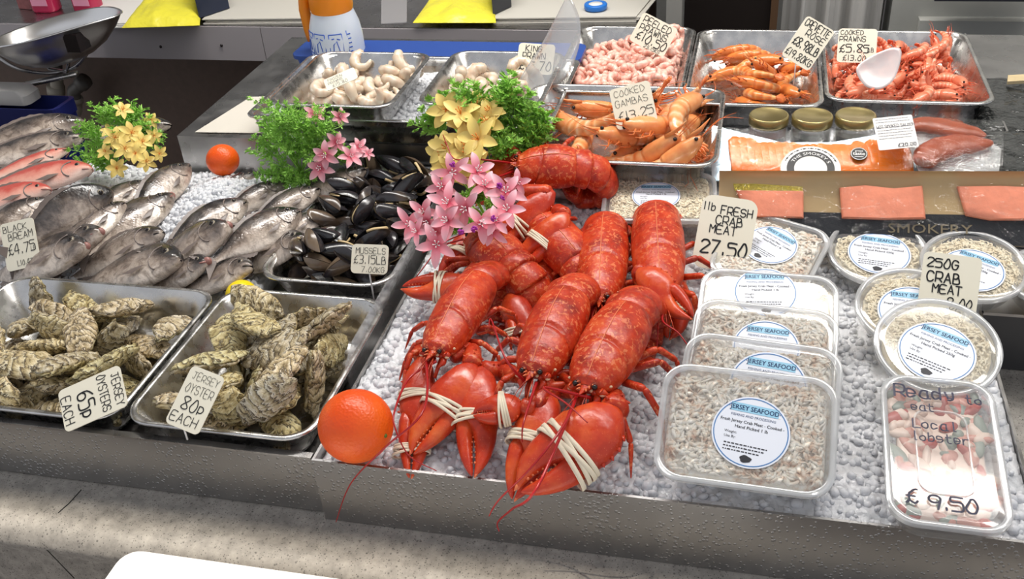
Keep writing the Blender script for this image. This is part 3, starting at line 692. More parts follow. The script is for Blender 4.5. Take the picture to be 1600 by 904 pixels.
def lobster(label, rear, tip, zr, zt, w, up=(0, -.25, 1), arms=(), antennae=(), tail=None, legs=(1, 1), seed=0, seglen=.021, tail_w=.88, ground=.0, legspread=1.0, hide_tail=False):
    """rear, tip: photo pixels of the carapace's back edge and the point of the rostrum; w = half width in metres"""
    rg = random.Random(seed); A = P(rear[0], rear[1], zr); B = P(tip[0], tip[1], zt); F = (B - A); L = F.length; F.normalize()
    S = F.cross(Vector(up)).normalized(); U = S.cross(F).normalized(); root = thing('lobster', label, 'lobster', (A + B) / 2 - U * w)
    # carapace
    N, n = 56, 36; R = []; hk = .86
    tx = [0, .03, .10, .25, .42, .55, .70, .80, .855, .875, .92, 1.0]; wx = [.74, .83, .92, 1.0, 1.0, .96, .84, .66, .50, .20, .11, .012]; hx = [.74, .83, .92, 1.0, .98, .92, .80, .64, .46, .15, .09, .01]
    for i in range(N + 1):
        t = i / N; ww, hh = interp(t, tx, wx) * w, interp(t, tx, hx) * w * hk; lift = w * interp(t, [0, .3, .6, .8, .87, 1], [0, .04, 0, .0, .16, .34]); c = A + F * (L * t) + U * lift; ring = []
        for j in range(n):
            a = 2 * math.pi * j / n; sa, ca = math.sin(a), math.cos(a); dev = abs(math.atan2(ca, sa)) / (math.pi / 2)
            g = 1 - .11 * math.exp(-((t - (.50 + .13 * min(dev, 1.3) ** 1.5)) / .012) ** 2) * (1 if dev < 1.25 else 0) + .012 * noise.noise((t * 14 + seed, ca * 3, sa * 3))
            if t < .87: g *= 1 + .03 * math.exp(-((dev) / .12) ** 2) - .02 * math.exp(-((dev) / .03) ** 2)
            if t < .05: g *= .985 + .03 * math.sin(t / .05 * math.pi)
            ring.append(c + S * (ww * ca * g) + U * (hh * sa * g * (1 if sa > 0 else .72)))
        R.append(ring)
    mb = MB(); mb.rings(R)
    mb.cur = 1; ml = [A + F * (L * t) + U * (w * interp(t, [0, .3, .6, .8, .87, .95], [0, .04, 0, .0, .16, .27]) + interp(t, tx, hx) * w * hk * 1.022) for t in np.linspace(.04, .86, 24)]
    mb.loft(ml, [.0006] * 24, [.0005] * 24, n=6, up=U)
    for k in range(4):
        for sg in (1, -1):
            t = .83 + .035 * k; p = A + F * (L * t) + U * (w * interp(t, [.8, .87, 1], [.55, .32, .34])) + S * (sg * w * interp(t, [.8, .87, .92, 1], [.30, .19, .12, .03])); spike(mb, p, (F * 1.2 + S * sg * .6 + U * .5).normalized(), w * .14, w * .035)
    mb.build('carapace', [M_lob(), M_pale()], root)
    # face
    def H(t, s, u): return A + F * (L * t) + S * (s * w) + U * (u * w)
    for sg in (1, -1):
        mb = MB(); mb.loft([H(.83, sg * .18, .26), H(.875, sg * .27, .30)], [w * .09, w * .10], n=10); e = mb.build('eye', plain('eye_stalk', srgb(150, 60, 40), .4), root); mb = MB(); mb.ball(H(.89, sg * .30, .31), w * .09, 12, 8); mb.build('eye_ball', M_dark(), e)
    mb = MB()
    for sg in (1, -1):
        mb.ball(H(.86, sg * .42, .06), (w * .2, w * .13, w * .13), 10, 8, Matrix.Rotation(.4 * sg, 4, 'Z')); mb.ball(H(.86, sg * .24, -.02), w * .12, 9, 7)
        mb.loft([H(.86, sg * .32, -.1), H(.91, sg * .38, -.12), H(.96, sg * .30, -.14)], [w * .13, w * .12, w * .02], n=8)
        mb.loft([H(.84, sg * .15, -.25), H(.92, sg * .17, -.3), H(.98, sg * .13, -.5), H(.96, sg * .1, -.75)], [w * .09, w * .08, w * .07, w * .02], n=8)
        spike(mb, H(.87, sg * .48, .18), (F + U * .3).normalized(), w * .2, w * .05)
    mb.build('mouthparts', M_claw(), root)
    mb = MB()
    for sg in (1, -1): mb.ball(H(.88, sg * .5, .02), (w * .09, w * .07, w * .06), 8, 6); mb.ball(H(.885, sg * .17, .12), (w * .06,) * 3, 8, 6); mb.ball(H(.80, sg * .62, .1), (w * .08, w * .05, w * .05), 8, 6)
    mb.build('cheek_membrane', M_flesh(), root, label='whitish soft patches beside the eyes')
    for sg in (1, -1):
        for q in (0, 1):
            mb = MB(); mb.tube(catmull([H(.92, sg * .08, .12), H(1.02, sg * (.12 + .1 * q), .1), H(1.16, sg * (.16 + .22 * q), -.05)], 4), w * .022, 5, w * .008); mb.build('antennule', M_lob(), root)
    # abdomen
    if tail is None: tail = dict(curl=34, start=4)
    if not hide_tail:
        mb = MB(); d = -F; p = A + F * (w * .15) - U * (w * .04); q = Matrix.Rotation(math.radians(tail.get('start', 4)), 4, S) ; d = (q @ d)
        yaw = tail.get('yaw', 0); d = Matrix.Rotation(math.radians(yaw), 4, U) @ d; SS = Matrix.Rotation(math.radians(yaw), 4, U) @ S; nseg = tail.get('n', 6); R = []
        for k in range(nseg):
            rad0 = w * tail_w * (1 - .055 * k); cu = math.radians(tail['curl'] * (.35, .6, .9, 1.3, 1.4, 1.4, 1.4)[k])
            for z_, gk in ((0, .90), (.10, .97), (.5, 1.02), (.84, 1.06), (.93, 1.03), (.97, .90)):
                dd = Matrix.Rotation(cu * z_, 4, SS) @ d; c = p + (d + dd).normalized() * (seglen * z_); uu = SS.cross(-dd).normalized(); rr_ = rad0 * gk
                R.append([c + SS * (rr_ * math.cos(a)) + uu * (rr_ * (.80 if math.sin(a) > 0 else .5) * math.sin(a)) for a in [2 * math.pi * j / 28 for j in range(28)]])
            p = p + (d + Matrix.Rotation(cu, 4, SS) @ d).normalized() * seglen; d = Matrix.Rotation(cu, 4, SS) @ d
        mb.rings(R); mb.build('tail', M_lob(), root)
        mb = MB()
        for a in (-.85, -.42, 0, .42, .85):
            q = (d * math.cos(a) + SS * math.sin(a)).normalized(); mb.loft([p - d * .004, p + q * seglen * .9, p + q * seglen * 1.7, p + q * seglen * 2.1], [w * .18, w * .30, w * .30, w * .1], [w * .07, w * .06, w * .05, w * .03], n=10, up=SS.cross(-d))
        mb.build('tail_fan', M_lob(), root)
    # walking legs
    for sg, on in ((1, legs[0]), (-1, legs[1])):
        if not on: continue
        for k in range(4):
            t = .34 + .125 * k; hip = H(t, sg * .62, -.45); an = math.radians((-38, -8, 22, 50)[k] + rg.uniform(-12, 12)); o = (S * (sg * math.cos(an)) + F * math.sin(an)).normalized(); l = w * 1.05 * legspread * rg.uniform(.85, 1.12) * on
            an2 = an + rg.uniform(-.3, .5); o2 = (S * (sg * math.cos(an2)) + F * math.sin(an2)).normalized(); j1 = hip + o * l * .8 + U * (l * rg.uniform(.05, .35)); j2 = j1 + o2 * (l * .55) - U * (l * rg.uniform(.35, .75)); j3 = j2 + (o2 * .25 + F * .35) * l - U * (l * .55)
            for q in (j2, j3): q.z = max(q.z, ground + .006)
            mb = MB(); seg_arm(mb, [hip, j1, j2, j3], [w * .13, w * .115, w * .09, w * .02], 9); mb.build('leg', M_lob(), root)
    for i, ar in enumerate(arms):
        sg = ar.get('side', 1); z = ar.get('z', .04); sh = H(.80, sg * .42, -.38); el = P(*ar['elbow'], ar.get('ze', z)) if 'elbow' in ar else None
        bs = P(*ar['base'], ar.get('zb', z)); tp = P(*ar['tip'], ar.get('zc', z)); W = ar['w']
        pts = [sh] + ([el] if el is not None else []) + [bs]; rs = [w * .24] + ([w * .34] if el is not None else []) + [W * .42]
        mb = MB(); seg_arm(mb, pts, rs, 14); q = pts[-2].lerp(pts[-1], .55); dv = (pts[-1] - pts[-2]).normalized()
        for k in range(5): a = k * 1.1 + seed; e = (S * math.cos(a) + U * abs(math.sin(a))).normalized(); spike(mb, pts[-2].lerp(pts[-1], .3 + .13 * k) + e * rs[-1] * .95, e, W * .14, W * .08)
        mb.build('claw_arm', M_lob(), root); dv2 = (tp - bs).normalized()
        claw(root, bs - dv2 * W * .15, tp, W, ar.get('flip', 1), ar.get('n', (0, -.35, .93)), ar.get('bands', (.56,)), openv=ar.get('open', 0), seed=seed * 5 + i, color=ar.get('mat'))
    for an in antennae:
        pts = [P(*q) for q in an]; sg = 1 if (pts[-1] - B).dot(S) > 0 else -1; pts = [H(.93, sg * .2, .02)] + pts
        mb = MB(); cm = catmull(pts, 8); mb.loft(cm, [lerp(w * .062, w * .016, (i / (len(cm) - 1)) ** .6) for i in range(len(cm))], n=7); mb.build('antenna', plain('antenna_red', srgb(168, 22, 26), .3), root)
    return root

# ------------------------------------------------------------------ greenery and flowers
def sprig(mb, base, d, ln, rg, leaf=.006, dens=11):
    d = Vector(d).normalized(); s = d.cross(V(.2, .3, 1)).normalized(); u = s.cross(d); bend = V(rg.uniform(-.3, .3), rg.uniform(-.3, .3), rg.uniform(-.25, .25)) * ln
    pts = [base + d * (ln * t) + bend * t * t for t in np.linspace(0, 1, 6)]; mb.tube(pts, .0009, 5, .0005)
    for k in range(dens):
        t = .22 + .78 * k / (dens - 1); p = base + d * (ln * t) + bend * t * t; a = k * 2.4 + rg.uniform(0, 1); o = (s * math.cos(a) + u * math.sin(a) + d * .7).normalized(); bl = ln * .34 * (1.1 - .6 * t)
        for q in range(4):
            pp = p + o * (bl * (q + 1) / 4)
            for sg in (1, -1, 0):
                w_ = o.cross(d).normalized(); ld = (o * .8 + w_ * sg * .9 + V(rg.uniform(-.2, .2), rg.uniform(-.2, .2), rg.uniform(-.2, .2))).normalized(); lw = ld.cross(V(rg.uniform(-1, 1), rg.uniform(-1, 1), rg.uniform(-1, 1))).normalized() * leaf * .2
                e = ld * leaf * rg.uniform(.7, 1.3); mb.add([pp, pp + e * .5 + lw, pp + e, pp + e * .5 - lw, pp + e * .5 + ld.cross(lw).normalized() * leaf * .12], [(0, 1, 4), (1, 2, 4), (2, 3, 4), (3, 0, 4)])
def flower_mesh(size, petals, width, rg, cup=.3, two=False):
    mb = MB(); att = []
    for lay in range(2 if two else 1):
        for k in range(petals):
            a = 2 * math.pi * (k + .5 * lay) / petals + rg.uniform(-.12, .12); r_ = size * rg.uniform(.86, 1.08) * (1 - .25 * lay); N = 7; ca, sa = math.cos(a), math.sin(a); cp = cup + .35 * lay + rg.uniform(-.12, .12); b = len(mb.v); vs = []
            for th in (0, 1):
                for i in range(N):
                    t = i / (N - 1); w = width * size * math.sin(math.pi * min(1, t * .84 + .12)) ** .8 * (1 if t < .9 else .55); z = size * (cp * t * (1.15 - .55 * t)) + .0004 * th - (.12 * size * t ** 3)
                    for y, dz in ((-1, .12 * w), (-.5, .02 * w), (0, 0), (.5, .02 * w), (1, .12 * w)):
                        vs.append((ca * r_ * t - sa * w * y, sa * r_ * t + ca * w * y, z + dz * 2)); att.append(t)
            fs = []
            for th in (0, 1):
                o = th * N * 5
                for i in range(N - 1):
                    for j in range(4): q = (o + i * 5 + j, o + (i + 1) * 5 + j, o + (i + 1) * 5 + j + 1, o + i * 5 + j + 1); fs.append(q if th else q[::-1])
            mb.add(vs, fs)
    mb.cur = 1; n0 = len(mb.v)
    for k in range(5): a = k * 1.26; mb.loft([V(0, 0, 0), V(math.cos(a), math.sin(a), 3) * size * .09, V(math.cos(a), math.sin(a), 3) * size * .15], [size * .02, size * .02, size * .035], n=5, up=(1, .2, 0))
    att += [0.1] * (len(mb.v) - n0); return mb, att
def bunch(name, label, base, foliage, flowers, fmats, size, petals, width, seed, stems=True, leaf=.006, group=None, two=False, buds=()):
    """base: world point; foliage: list of (px, py, z, length); flowers: list of (px, py, z, scale)"""
    rg = random.Random(seed); root = thing(name, label, 'artificial flowers', base, group); base = Vector(base); mb = MB()
    for (u, v, z, ln) in foliage:
        tip = P(u, v, z); d = tip - base; b = base.lerp(tip, .35)
        for k in range(5):
            e = V(rg.uniform(-1, 1), rg.uniform(-1, 1), rg.uniform(-.6, 1)) * .5; sprig(mb, tip - d.normalized() * ln * .6, d.normalized() + e, ln, rg, leaf)
        mb.tube([base, b, tip], .0013, 5)
    mb.build('foliage', M_green(), root)
    protos = []
    for i in range(3):
        fm, att = flower_mesh(size, petals, width, rg, cup=(.25, .45, .1)[i], two=two); protos.append((fm, att))
    first = {}
    cam_p = V(0, 0, CAM_H)
    for i, (u, v, z, sc) in enumerate(flowers):
        c = P(u, v, z); nrm = ((cam_p - c).normalized() + V(rg.uniform(-.55, .55), rg.uniform(-.3, .3), rg.uniform(-.35, .55)) + (c - base).normalized() * .5).normalized(); k = i % 3
        if k not in first: o = protos[k][0].build('flower', fmats, None); set_attr(o, 'seg', protos[k][1]); first[k] = o
        else: o = first[k].copy(); COL.objects.link(o)
        o.parent = root; M = frame(c, V(rg.uniform(-1, 1), rg.uniform(-1, 1), .1), nrm); o.matrix_local = Matrix.Translation(-root.location) @ M @ Matrix.Scale(sc, 4)
        if stems: mb = MB(); mb.tube(catmull([base, base.lerp(c, .5) + V(0, 0, .01), c], 4), .0011, 5); mb.build('stem', M_green(), root)
    for (u, v, z) in buds:
        c = P(u, v, z); mb = MB()
        for k in range(14): e = V(rg.uniform(-1, 1), rg.uniform(-1, 1), rg.uniform(-1, 1)).normalized(); mb.ball(c + e * .003, .0016, 6, 4)
        mb.build('berry_cluster', plain('magenta_berry', srgb(170, 50, 160), .5), root)
    return root
